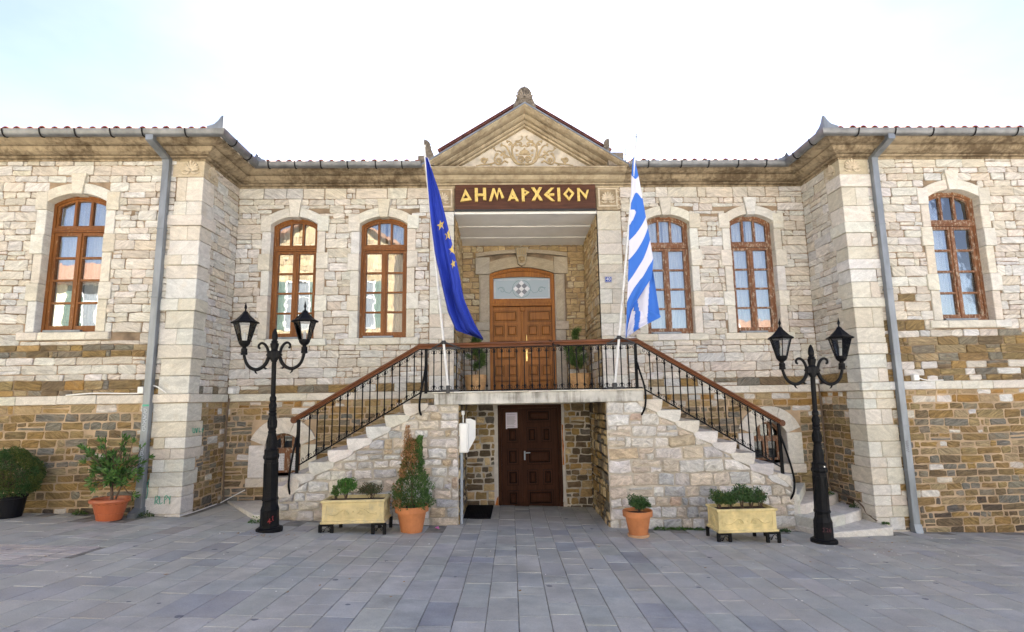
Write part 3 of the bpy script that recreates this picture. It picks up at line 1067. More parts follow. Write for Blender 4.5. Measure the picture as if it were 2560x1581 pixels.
def base_style(u, v, row):
    if v > 1.86:
        return (rng_pick(OCHRES), 'stone') if rng.random() < 0.75 else (rng_pick(WHITES), 'stone')
    r_ = rng.random()
    if r_ < 0.055: return rng_pick(WHITES), 'stone'
    if v < 0.42 and r_ < 0.45: return rng_pick(DARKS), 'schist'
    return rng_pick(BROWNS), 'schist'


def centre_style(u, v, row):
    if v > 2.37:
        return rng_pick(WHITES), 'stone'
    if v > 2.1:
        return (rng_pick(BROWNS), 'schist') if rng.random() < 0.72 else (rng_pick(WHITES), 'stone')
    return base_style(u, v, row)


def left_style(u, v, row):
    if v > 3.02: return rng_pick(WHITES), 'stone'
    if v > 2.1:
        if row < 0.38 and v > 2.42: return rng_pick(WHITES), 'stone'
        return (rng_pick(BROWNS), 'schist') if rng.random() < 0.85 else (rng_pick(OCHRES), 'stone')
    return base_style(u, v, row)


def right_style(u, v, row):
    if v > 4.6: return rng_pick(WHITES), 'stone'
    if v > 3.0:
        return (rng_pick(BROWNS), 'schist') if (u < 6.95 and rng.random() < 0.16) else (rng_pick(WHITES), 'stone')
    if v > 2.1:
        if row < 0.3 and v > 2.55: return rng_pick(WHITES), 'stone'
        return (rng_pick(BROWNS), 'schist') if rng.random() < 0.86 else (rng_pick(WHITES), 'stone')
    return base_style(u, v, row)


up_h, up_w = (0.10, 0.19), (0.22, 0.48)
lo_h, lo_w = (0.085, 0.145), (0.15, 0.40)

WINS_C = [(-4.885, -4.01), (-3.205, -2.295), (2.295, 3.21), (4.012, 4.885)]
ZB, ZSP, ZAP = 3.20, 5.41, 5.56


def win_hole(xl, xr):
    return (xl - 0.04, xr + 0.04, ZB - 0.06, ZAP + 0.03)


BW_L, BW_R = (-4.80, -4.16), (4.17, 4.80)      # cellar windows

# centre wall
holes_c = [win_hole(*w_) for w_ in WINS_C] + [(-1.40, 1.40, 2.1, 5.70), (-1.215, 1.215, -0.7, 1.96), (BW_L[0] - 0.03, BW_L[1] + 0.03, 0.66, 1.5), (BW_R[0] - 0.03, BW_R[1] + 0.03, 0.7, 1.53)]
wall_c = backing(FC, -A_, A_, -0.7, ZC, holes_c, 0.35, 'wall', M['mortar_dark'], hall)
sh = []
for xl, xr in WINS_C:
    sh += [(xl - 0.155, xr + 0.155, ZB - 0.13, ZSP + 0.16), (xl - 0.02, xr + 0.02, ZSP + 0.16, ZAP + 0.16), ((xl + xr) / 2 - 0.09, (xl + xr) / 2 + 0.09, ZAP + 0.1, ZAP + 0.33)]
sh.append((-1.87, 1.87, 2.2, ZC + 0.1))
lay(FC, masonry(-A_ + 0.01, A_ - 0.01, ZS + 0.005, ZC, up_h, up_w, centre_style, sh, joint=0.010, seed=1), wall_c)
bl = [(-5.05, -3.9, 0.62, 1.68), (3.95, 5.09, 0.62, 1.7), (-4.1, 4.1, -0.7, 0.8), (-3.0, 3.0, 0.75, 1.4), (-1.8, 1.8, -0.7, 2.1)]
M_low = MB()
lay(FC, masonry(-A_ + 0.01, A_ - 0.01, -0.35, ZS - 0.14, lo_h, lo_w, base_style, bl, joint=0.019, wave=0.02, rough=0.009, proud=(0.004, 0.018), seed=2), wall_c)
# mortar of the lower storey is pinker: a thin render between the stones
def mortar_skin(fr, u0, u1, v0, v1, holes, wall, mat='mortar_pink'):
    backing(fr, u0, u1, v0, v1, holes, 0.02, 'pointing', M[mat], wall)


def off_frame(fr, d):
    return Frame(fr.o + fr.N * d, fr.U, fr.V, fr.N)


mortar_skin(off_frame(FC, 0.003), -A_, A_, -0.7, ZS - 0.12, [h for h in holes_c if h[2] < 2.0] , wall_c)

# return walls of the wings
for fr, sgn in ((FRL, -1), (FRR, 1)):
    w_ = backing(fr, -WD, 0, -0.7, ZC, [], 0.3, 'wall', M['mortar_dark'], hall)
    mortar_skin(off_frame(fr, 0.003), -WD, 0, -0.7, ZS - 0.12, [], w_)
    qh = [(-WD, -WD + 0.30, -1, 7)]
    lay(fr, masonry(-WD, -0.01, ZS + 0.005, ZC, up_h, up_w, centre_style, qh, joint=0.010, seed=3 + sgn), w_)
    lay(fr, masonry(-WD, -0.01, -0.35, ZS - 0.14, lo_h, (0.14, 0.3), base_style, [(-WD, -WD + 0.36, -1, 3)], joint=0.018, wave=0.02, rough=0.009, proud=(0.004, 0.018), seed=5 + sgn), w_)
    fr.wall = w_

# wing fronts
X_END = 10.2
WW_L, WW_R = (-8.05, -7.085), (7.06, 7.985)
for sgn, style, (xl, xr) in ((-1, left_style, WW_L), (1, right_style, WW_R)):
    e0, e1 = (-14, -A_) if sgn < 0 else (A_, 14)
    w_ = backing(FW, e0, e1, -0.9, ZC, [win_hole(xl, xr)], 0.35, 'wall', M['mortar_dark'], hall)
    mortar_skin(off_frame(FW, 0.003), e0, e1, -0.9, ZS - 0.12, [], w_)
    hs = [(xl - 0.15, xr + 0.15, ZB - 0.13, ZSP + 0.16), (xl - 0.02, xr + 0.02, ZSP + 0.16, ZAP + 0.16), ((xl + xr) / 2 - 0.09, (xl + xr) / 2 + 0.09, ZAP + 0.1, ZAP + 0.33)]
    b0, b1 = (-X_END, -A_ - 0.44) if sgn < 0 else (A_ + 0.44, X_END)
    low_top = ZS - 0.14
    lay(FW, masonry(b0, b1, ZS + 0.005, ZC, lambda v: up_h if v > 3.0 else (0.085, 0.15), up_w, style, hs, joint=0.011, seed=8 + sgn), w_)
    lay(FW, masonry(b0, b1, -0.5, low_top, lo_h, lo_w, base_style, [], joint=0.019, wave=0.02, rough=0.009, proud=(0.004, 0.018), seed=11 + sgn), w_)
    window(FW, -WD, xl, xr, ZB + 0.02, ZSP + 0.01, ZAP + 0.005, 'wood' if sgn < 0 else 'wood_worn', wide=0.2, narrow=0.15)
    # quoins: blocks that wrap the corner
    z = -0.45
    i = 0
    while z < ZC - 0.32:
        lo_ = z < ZS - 0.15
        hh = rr(0.15, 0.27) if lo_ else (rr(0.16, 0.22) if i % 3 == 2 else rr(0.22, 0.36))
        if z < ZS - 0.14 < z + hh + 0.1:
            hh = ZS - 0.14 - z
        if z + hh > ZC - 0.45: hh = ZC - 0.32 - z
        pr = ((0.042 if i % 3 == 2 else 0.02) if not lo_ else 0.022) + rr(0, .006)
        fw = (0.46 if not lo_ else 0.48) + rr(-.05, .06) + (0.05 if i % 3 == 2 else 0)
        rw = rr(0.28, 0.46) if not lo_ else rr(0.3, 0.56)
        x_out = -sgn * 0
        xa, xb = (-A_ - fw, -A_ + pr) if sgn < 0 else (A_ - pr, A_ + fw)
        split = rng.random() < (0.7 if lo_ else 0.4)
        if split:
            k = rr(0.4, 0.7)
            xs_ = xb - fw * k if sgn < 0 else xa + fw * k
            if sgn < 0:
                marble_block('quoin_stone', w_, xs_ + 0.002, xb, -WD - pr, -WD + rw, z + 0.003, z + hh - 0.003)
                marble_block('quoin_stone', w_, xa, xs_ - 0.002, -WD - pr + rr(0, .006), -WD + 0.05, z + 0.003, z + hh - 0.003)
            else:
                marble_block('quoin_stone', w_, xa, xs_ - 0.002, -WD - pr, -WD + rw, z + 0.003, z + hh - 0.003)
                marble_block('quoin_stone', w_, xs_ + 0.002, xb, -WD - pr + rr(0, .006), -WD + 0.05, z + 0.003, z + hh - 0.003)
        else:
            marble_block('quoin_stone', w_, xa, xb, -WD - pr, -WD + rw, z + 0.003, z + hh - 0.003)
        if lo_ and z + hh >= ZS - 0.15:
            z = ZS + 0.002; i += 1
            continue
        z += hh
        i += 1
    # the top block, below the cornice, carries the palmettes
    xa, xb = (-A_ - 0.5, -A_ + 0.022) if sgn < 0 else (A_ - 0.022, A_ + 0.5)
    mb = MB(); mb.cbox(xa, xb, -WD - 0.022, -WD + 0.46, z + 0.003, ZC, 0.006, jit((0.54, 0.46, 0.34), 0.03))
    mb.build('corner_capital', M['marble'], w_)
    # string course of marble pieces
    sc = thing('string_course', None, None); sc.parent = hall
    x = A_ - 0.05
    lens = []
    while x < X_END:
        l = rr(0.45, 0.95); lens.append((x, min(x + l, X_END))); x += l
    for k, (a, b) in enumerate(lens):
        a2 = a if k else A_ - 0.055
        q = (a2 + 0.002, b - 0.002) if sgn > 0 else (-b + 0.002, -a2 - 0.002)
        marble_block('ledge_stone', sc, q[0], q[1], -WD - 0.055 - rr(0, .008), -WD + 0.02, ZS - 0.135 + rr(-.004, .004), ZS + rr(-.004, .004), 0.008)
    for (y0, y1) in ((-WD + 0.022, -0.62), (-0.616, -0.055)):
        q = (-A_ - 0.02, -A_ + 0.055) if sgn < 0 else (A_ - 0.055, A_ + 0.02)
        marble_block('ledge_stone', sc, q[0], q[1], y0, y1, ZS - 0.135, ZS, 0.008)
sc = thing('string_course', None, None); sc.parent = hall
x = -A_ + 0.06
while x < A_ - 0.06:
    l = rr(0.5, 1.0)
    e = min(x + l, A_ - 0.06)
    if e > A_ - 0.3: e = A_ - 0.06
    if not (x > -1.9 and e < 1.9):
        marble_block('ledge_stone', sc, x + 0.002, e - 0.002, -0.052 - rr(0, .008), 0.02, ZS - 0.135 + rr(-.004, .004), ZS + rr(-.004, .004), 0.008)
    x = e

for i, (xl, xr) in enumerate(WINS_C):
    window(FC, 0.0, xl, xr, ZB, ZSP, ZAP, 'wood' if i < 2 else 'wood_worn', wide=0.21, narrow=0.155, sill=0.24)

# pilasters beside the porch
for sgn in (-1, 1):
    z = ZS - 0.02
    while z < 5.64:
        hh = rr(0.17, 0.32)
        if z + hh > 5.5: hh = 5.645 - z
        a, b = (1.40, 1.86)
        if rng.random() < 0.5:
            k = rr(1.55, 1.7)
            for p, q in ((a, k - 0.002), (k + 0.002, b)):
                p_, q_ = (p, q) if sgn > 0 else (-q, -p)
                marble_block('pilaster_stone', wall_c, p_, q_, -0.018 - rr(0, .008), 0.1, z + 0.002, z + hh - 0.002, 0.006)
        else:
            p_, q_ = (a, b) if sgn > 0 else (-b, -a)
            marble_block('pilaster_stone', wall_c, p_, q_, -0.018 - rr(0, .008), 0.1, z + 0.002, z + hh - 0.002, 0.006)
        z += hh


# ---- carved palmettes
def petal(mb, fr, u, v, ang, L_, w, n0, n1, col=None):
    ca, sa = math.sin(ang), math.cos(ang)
    prof = [(0, 0.16), (0.35, 0.3), (0.7, 0.5), (0.88, 0.42), (1.0, 0.0)]
    pts = [(t * L_, k * w) for t, k in prof] + [(t * L_, -k * w) for t, k in prof[-2::-1]]
    poly = [(u + ca * t + sa * k, v + sa * t - ca * k) for t, k in pts]
    mb.prism(poly, fr, n0, n1, col, bev=w * 0.16)


def spiral(cu, cv, r0, turns, start, sgn, n=26, r1=0.15):
    return [(cu + (r0 * (1 - (1 - r1) * i / n)) * math.cos(start + sgn * 2 * PI * turns * i / n), cv + (r0 * (1 - (1 - r1) * i / n)) * math.sin(start + sgn * 2 * PI * turns * i / n)) for i in range(n + 1)]


def palmette(mb, fr, u, v, s, n0, n1, k=9):
    for i in range(k):
        t = (i / (k - 1) - 0.5) * 2
        petal(mb, fr, u, v, t * R(84), s * (1.0 - 0.22 * abs(t)), s * 0.2, n0, n1)
    for sg in (-1, 1):
        pts = spiral(u + sg * s * 0.3, v - s * 0.12, s * 0.2, 1.3, PI / 2, sg)
        mb.tube([fr.p(a, b, n1 * 0.8) for a, b in pts], s * 0.05, 6)
        pts = [(u + sg * s * x, v + s * y) for x, y in ((0.08, -0.22), (0.3, -0.34), (0.6, -0.3), (0.85, -0.14))]
        mb.tube([fr.p(a, b, n1 * 0.7) for a, b in pts], [s * 0.07, s * 0.09, s * 0.08, s * 0.03], 6)
    mb.lathe([(s * 0.11, -0.01), (s * 0.09, 0.006), (0.002, 0.012)], tuple(fr.p(u, v - s * 0.05, n1)), 10, tilt=fr.N.to_track_quat('Z', 'Y').to_matrix())


for sgn in (-1, 1):
    mb = MB(); palmette(mb, FW, sgn * (A_ + 0.2), 5.96, 0.18, 0.015, 0.055); mb.build('palmette_carving', M['carved'], hall)
    fr = FRL if sgn < 0 else FRR
    mb = MB(); palmette(mb, fr, -WD + 0.24, 5.96, 0.17, 0.015, 0.055); mb.build('palmette_carving', M['carved'], hall)
    # framed palmette beside the sign
    u0 = sgn * 1.62
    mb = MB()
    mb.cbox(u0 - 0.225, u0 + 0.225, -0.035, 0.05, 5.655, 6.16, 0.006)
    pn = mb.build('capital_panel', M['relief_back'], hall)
    mb = MB()
    ring_prism(mb, rect(u0 - 0.19, u0 + 0.19, 5.72, 6.1), rect(u0 - 0.16, u0 + 0.16, 5.75, 6.07), FC, 0.03, 0.055)
    palmette(mb, FC, u0, 5.86, 0.17, 0.03, 0.072, 9)
    for k in range(3):
        pts = spiral(u0 + sgn * 0.225, 5.72 + 0.17 * k, 0.05, 1.2, PI / 2, sgn)
        mb.tube([FC.p(a, b, 0.03) for a, b in pts], 0.013, 6)
    mb.build('palmette_carving', M['carved'], pn)

# ---- cornice with its mouldings, swept round the building
PROF = [(0.0, ZC - 0.04), (0.035, ZC - 0.04), (0.04, ZC - 0.012), (0.02, ZC - 0.002), (0.085, ZC + 0.006), (0.10, ZC + 0.024), (0.07, ZC + 0.034), (0.14, ZC + 0.04), (0.21, ZC + 0.065), (0.265, ZC + 0.112), (0.27, ZC + 0.12), (0.225, ZC + 0.13), (0.32, ZC + 0.138), (0.37, ZC + 0.148), (0.42, ZC + 0.17), (0.445, ZC + 0.19), (0.47, ZC + 0.195), (0.47, ZC + 0.215), (0.0, ZC + 0.235)]


def eave_path(o):
    return [(-14, -WD - o), (-A_ + o, -WD - o), (-A_ + o, -o), (A_ - o, -o), (A_ - o, -WD - o), (14, -WD - o)]


mb = MB()
rings = []
for k in range(6):
    rings.append([(eave_path(o)[k][0], eave_path(o)[k][1], z) for o, z in PROF])
mb.sweep(None, rings)
mb.build('cornice', M['cornice'], hall)


# ---- gutters: half round troughs
def gutter(path_pts, name='gutter'):
    r = 0.075
    ks = [PI + PI * i / 8 for i in range(9)]
    rings = []
    for i, (x, y, mx_, my_) in enumerate(path_pts):
        ring = []
        for rad in (r, r - 0.008):
            seq = ks if rad == r else ks[::-1]
            for a in seq:
                ring.append((x + mx_ * math.cos(a) * rad, y + my_ * math.cos(a) * rad, ZC + 0.255 + math.sin(a) * rad * 1.4))
        # rolled lip
        rings.append(ring)
    mb = MB(); mb.sweep(None, rings)
    gt = mb.build(name, M['zinc_dark'], hall, smooth=True, angle=R(40))
    return gt


OG = 0.555
PX = 1.96
s2 = 1.0
for sgn in (-1, 1):
    pts = [(sgn * 14, -WD - OG, 0, -1), (sgn * (A_ - OG), -WD - OG, -sgn, -1), (sgn * (A_ - OG), -OG, -sgn, -1), (sgn * PX, -OG, 0, -1)]
    gt = gutter(pts)
    def bracket(x, y, dx, dy):
        b = MB()
        r = 0.08
        pts_ = [(x + dx * math.cos(a) * r, y + dy * math.cos(a) * r, ZC + 0.256 + math.sin(a) * r * 1.4) for a in [PI + PI * i / 8 for i in range(9)]]
        pts_ = [(p[0], p[1], p[2]) for p in pts_]
        b.tube(pts_, 0.011, 4)
        b.build('gutter_bracket', M['iron'], gt)
    x = A_ - OG + 0.55
    while x < 10:
        bracket(sgn * x, -WD - OG, 0, -1); x += rr(0.5, 0.75)
    for yy in (-WD - OG + 0.35, -WD - OG + 0.9):
        bracket(sgn * (A_ - OG), yy, -sgn, 0)
    x = PX + 0.35
    while x < A_ - OG - 0.2:
        bracket(sgn * x, -OG, 0, -1); x += rr(0.45, 0.65)

# folded zinc caps at the roof corners
for sgn in (-1, 1):
    for (yc, dirx, diry, s_) in ((-WD - OG, 1, 1, 0.85), (-OG, -1, -1, 0.6)):
        xc = sgn * (A_ - OG)
        b = MB()
        out = [(0.0, 0.0), (0.0, 0.29), (0.03, 0.27), (0.08, 0.19), (0.15, 0.12), (0.28, 0.075), (0.30, 0.0)]
        for (ux, uy) in ((sgn * dirx, 0), (0, diry)):
            fr = Frame((xc, yc, ZC + 0.26), (ux, uy, 0), (0, 0, 1), (uy, -ux, 0))
            b.prism([(u * s_ + 0.0, v * s_) for u, v in out], fr, -0.008, 0.008)
        b.build('corner_cap', M['zinc'], hall)

# ---- roofs
SL = math.tan(R(20))
ZE = ZC + 0.27


def tile_roof(p_eave0, p_eave1, up, length, name, mat, sh0=0.0, sh1=0.0):
    """corrugated sheet of clay tiles from an eave line up the slope, real ridges and troughs"""
    e0, e1, up = Vector(p_eave0), Vector(p_eave1), Vector(up)
    L_ = (e1 - e0).length
    n = int(L_ / 0.033)
    nrm = (e1 - e0).normalized().cross(up.normalized())
    if nrm.z < 0: nrm = -nrm
    vs, fs = [], []
    rows = [0, length]
    for j, t in enumerate(rows):
        for i in range(n + 1):
            ph = i % 6
            h = (0.0, 0.03, 0.045, 0.045, 0.03, 0.0)[ph]
            f = i / n
            vs.append(e0 + (e1 - e0) * f + (e1 - e0).normalized() * ((sh0 * (1 - f) + sh1 * f) * t / length) + up * t + nrm * h)
    for i in range(n):
        fs.append((i, i + 1, n + 1 + i + 1, n + 1 + i))
    b = len(vs)
    for j, t in enumerate(rows):
        for i in range(n + 1):
            vs.append(vs[j * (n + 1) + i] - nrm * 0.03)
    for i in range(n):
        fs.append((b + i + 1, b + i, b + n + 1 + i, b + n + 2 + i))
        fs.append((i + 1, i, b + i, b + i + 1))
    mb = MB(); mb.add(vs, fs)
    return mb.build(name, mat, hall)


upv = Vector((0, 1, SL))
EO = 0.47
HIP = 5.0
tile_roof((-14, -WD - EO, ZE), (-A_ + EO, -WD - EO, ZE), upv, HIP, 'roof', M['tile'], 0.0, -HIP)
tile_roof((A_ - EO, -WD - EO, ZE), (14, -WD - EO, ZE), upv, HIP, 'roof', M['tile'], HIP, 0.0)
tile_roof((-A_ + EO, -EO, ZE), (-PX - 0.02, -EO, ZE), upv, 4.4, 'roof', M['tile'])
tile_roof((PX + 0.02, -EO, ZE), (A_ - EO, -EO, ZE), upv, 4.4, 'roof', M['tile'])
for sgn in (-1, 1):
    tile_roof((sgn * (A_ - EO), -WD - EO, ZE), (sgn * (A_ - EO), 3.6, ZE), (sgn, 0, SL), HIP, 'roof', M['tile'], HIP, 0.0)
# back half and the body of the building
mb = MB()
mb.add([(-14, 3.9, ZE + 2.0), (14, 3.9, ZE + 2.0), (14, 9.6, ZE), (-14, 9.6, ZE)], [(0, 1, 2, 3)])
mb.box(-14.0, 14.0, 8.6, 9.0, -1, ZC + 0.2)
mb.box(-14.3, -14.0, -WD, 9.0, -1, ZC + 0.2); mb.box(14.0, 14.3, -WD, 9.0, -1, ZC + 0.2)
mb.box(-14, 14, 0.36, 8.6, ZC + 0.02, ZC + 0.1)
mb.box(-14, -A_ - 0.31, -WD + 0.36, 0.36, ZC + 0.02, ZC + 0.1); mb.box(A_ + 0.31, 14, -WD + 0.36, 0.36, ZC + 0.02, ZC + 0.1)
mb.build('rear_walls', M['mortar_dark'], hall)
# single cover tiles along the eaves (the ones in view)
tm = MB()
n = 8
vs, fs = [], []
for t in (0, 0.3):
    for r_ in (0.062, 0.046):
        for i in range(n + 1):
            a = PI * i / n
            vs.append((math.cos(a) * r_, t, math.sin(a) * r_ + t * SL))
k = n + 1
for i in range(n):
    fs += [(i, i + 1, 2 * k + i + 1, 2 * k + i), (k + i + 1, k + i, 3 * k + i, 3 * k + i + 1), (i + 1, i, k + i, k + i + 1)]
tm.add(vs, fs)
t0 = tm.build('roof_tile', M['tile'], hall)
first = True
spots = []
x = -9.3
while x < -A_ + 0.3: spots.append((x, -WD - EO + 0.01)); spots.append((-x, -WD - EO + 0.01)); x += 0.198
x = PX + 0.1
while x < A_ - 0.6: spots.append((x, -EO + 0.01)); spots.append((-x, -EO + 0.01)); x += 0.198
for (x, y) in spots:
    o = t0 if first else t0.copy()
    if not first: COL.objects.link(o); o.parent = hall
    first = False
    o.location = (x + rr(-.01, .01), y + rr(-.015, .01), ZE + (0.045 if abs(x) > A_ - 0.4 else 0.028))
    o.rotation_euler = (0, 0, rr(-.05, .05))

# ---- pediment
PS = 0.637
mb = MB()
mb.prism([(-1.72, ZC + 0.28), (1.72, ZC + 0.28), (0, 7.44)], FC, -0.25, -0.05)
mb.build('tympanum', M['tympanum'], hall)
RP = [(-0.06, -0.02), (0.05, -0.02), (0.06, 0.012), (0.025, 0.024), (0.09, 0.03), (0.125, 0.055), (0.13, 0.068), (0.085, 0.08), (0.2, 0.09), (0.265, 0.125), (0.27, 0.134), (0.215, 0.146), (0.33, 0.155), (0.39, 0.17), (0.44, 0.2), (0.46, 0.21), (0.46, 0.245), (-0.06, 0.30)]
zb_ = ZC + 0.2
for sgn in (-1, 1):
    rings = [[], []]
    for o_, dz in RP:
        zt = 7.42 + dz
        xe = (zt - zb_) / PS
        rings[0].append((sgn * xe, -o_, zb_)); rings[1].append((0.0, -o_, zt))
    mb = MB(); mb.sweep(None, rings)
    mb.build('raking_cornice', M['pediment'], hall)
    # lead flashing on top
    fl = MB()
    r0 = [(-0.2, 0.32), (0.485, 0.262), (0.485, 0.232), (0.475, 0.232), (0.475, 0.25), (-0.2, 0.305)]
    rings = [[(sgn * (7.42 + dz - zb_ - 0.05) / PS, -o_, zb_ + 0.05) for o_, dz in r0], [(0, -o_, 7.42 + dz) for o_, dz in r0]]
    fl.sweep(None, rings); fl.build('lead_flashing', M['zinc'], hall)
    # tiled slope behind it
    tile_roof((sgn * 0.02, -0.30, 7.85), (sgn * 0.02, 3.6, 7.85), (sgn, 0, -PS), 1.66, 'roof', M['tile_faded'])
# the horizontal cornice is cleaner under the pediment: its own sandstone course
rings = []
for x in (-1.93, 1.93):
    rings.append([(x, -o - 0.004, z - 0.003) for o, z in PROF[:-1]] + [(x, -0.1, ZC + 0.23)])
mb = MB(); mb.sweep(None, rings); mb.build('pediment_base', M['pediment'], hall)

# carved scrollwork of the tympanum
FT = front(0.05)
def tp(px, py): return ((px - 1100) / 1234.0, 6.605 + (1140 - py) / 1200.0)
def smooth_pts(pts, n=5):
    out = []
    P_ = [pts[0]] + list(pts) + [pts[-1]]
    for i in range(1, len(P_) - 2):
        p0, p1, p2, p3 = P_[i - 1], P_[i], P_[i + 1], P_[i + 2]
        for j in range(n):
            t = j / n
            out.append(tuple(0.5 * ((2 * b) + (-a + c) * t + (2 * a - 5 * b + 4 * c - d) * t * t + (-a + 3 * b - 3 * c + d) * t ** 3) for a, b, c, d in zip(p0, p1, p2, p3)))
    out.append(tuple(pts[-1]))
    return out
mb = MB()
def vine(pts, r0, r1, leaf=0.0):
    for sg in (-1, 1):
        q = smooth_pts([tp(*p) for p in pts])
        q = [(sg * a, b) for a, b in q]
        rad = [r0 + (r1 - r0) * i / (len(q) - 1) for i in range(len(q))]
        mb.tube([FT.p(a, b, 0.014) for a, b in q], rad, 6)
        if leaf:
            a, b = q[-1]; c, d = q[-4]
            th = math.atan2(a - c, b - d)
            for k in (-0.7, 0, 0.7):
                petal(mb, FT, a, b, th + k, leaf, leaf * 0.45, 0.0, 0.02)
def leaves(pts, s):
    for (px, py, ang) in pts:
        for sg in (-1, 1):
            u, v = tp(px, py)
            for k in (-0.5, 0, 0.5):
                petal(mb, FT, sg * u, v, sg * (R(ang) + k), s, s * 0.4, 0.0, 0.018)
vine([(1092, 1100), (950, 1090), (850, 1030), (770, 900), (700, 740), (640, 650), (565, 620)], 0.028, 0.012, 0.05)
vine([(900, 1050), (820, 900), (790, 740), (795, 600), (745, 525), (705, 520)], 0.022, 0.01, 0.045)
vine([(800, 690), (870, 570), (960, 540), (1030, 565), (1020, 615), (980, 600)], 0.018, 0.01)
vine([(880, 510), (960, 505), (1035, 460), (1050, 395), (1010, 385)], 0.014, 0.009, 0.0)
vine([(770, 930), (700, 915), (625, 925)], 0.016, 0.01, 0.05)
vine([(680, 900), (600, 850), (500, 770), (400, 765), (362, 715)], 0.018, 0.009, 0.04)
vine([(690, 1060), (610, 1020), (520, 1085), (430, 1100), (375, 1040), (360, 950), (420, 850)], 0.02, 0.012, 0.04)
vine([(375, 1050), (280, 1085), (150, 1100), (20, 1112), (-60, 1135)], 0.018, 0.008, 0.03)
vine([(970, 590), (1000, 640), (1060, 650), (1098, 615)], 0.014, 0.012)
for (cx, cy, r_) in ((998, 965, 88), (455, 1000, 66), (85, 1000, 72)):
    for sg in (-1, 1):
        u, v = tp(cx, cy)
        q = spiral(sg * u, v, r_ / 1230, 1.8, -PI / 2, sg)
        mb.tube([FT.p(a, b, 0.014) for a, b in q], [0.02 * (1 - 0.5 * i / 26) for i in range(27)], 6)
for k in range(7):
    petal(mb, FT, *tp(1100, 860), R(-75 + 25 * k), 0.12 if k != 3 else 0.15, 0.045, 0, 0.02)
leaves([(880, 640, 40), (890, 780, 30), (640, 800, -70), (560, 880, -50), (430, 870, -60), (200, 1000, -40), (280, 1100, 190), (900, 900, 20), (760, 620, -40)], 0.055)
mb.build('scroll_carving', M['relief'], hall)

# acroteria
def acroterion(x, y, z, s, name='acroterion', half=0):
    fr = Frame((x, y, z), (1, 0, 0), (0, 0, 1), (0, -1, 0))
    out = [(-0.5, 0), (-0.46, 0.2), (-0.36, 0.42), (-0.3, 0.62), (-0.26, 0.84), (-0.14, 0.97), (-0.03, 1.0), (0, 1.08), (0.03, 1.0), (0.14, 0.97), (0.26, 0.84), (0.3, 0.62), (0.36, 0.42), (0.46, 0.2), (0.5, 0)]
    out = [(u * s, v * s) for u, v in out]
    if half < 0: out = [(min(u, 0.06 * s), v) for u, v in out]
    if half > 0: out = [(max(u, -0.06 * s), v) for u, v in out]
    b = MB(); b.prism(out, fr, -0.12 * s, 0.10 * s, bev=0.02 * s)
    ac = b.build(name, M['acro'], hall)
    c = MB()
    for i in range(9):
        t = (i / 8 - 0.5) * 2
        if half and t * half < -0.1: continue
        petal(c, fr, 0, 0.48 * s, t * R(100), s * (0.46 - 0.1 * abs(t)), s * 0.1, 0.08 * s, 0.15 * s)
    for sg in (-1, 1):
        if half and sg != half: continue
        c.tube([fr.p(a, b_, 0.11 * s) for a, b_ in spiral(sg * 0.17 * s, 0.36 * s, 0.09 * s, 1.4, PI / 2, sg)], 0.028 * s, 6)
        c.tube([fr.p(a * s, b_ * s, 0.11 * s) for a, b_ in ((sg * 0.12, 0.28), (sg * 0.25, 0.2), (sg * 0.4, 0.1))], 0.03 * s, 6)
    c.build('palmette_carving', M['acro'], ac)


acroterion(0.0, -0.33, 7.60, 0.46)
acroterion(-1.93, -0.3, 6.62, 0.36, half=1)
acroterion(1.62, -0.3, 6.70, 0.30, half=-1)
mb = MB(); mb.cbox(-2.05, -1.75, -0.4, -0.1, 6.44, 6.63, 0.01); mb.cbox(1.6, 1.9, -0.35, -0.1, 6.44, 6.71, 0.01)
o = mb.build('acroterion_base', M['acro'], hall); o['kind'] = 'stuff'

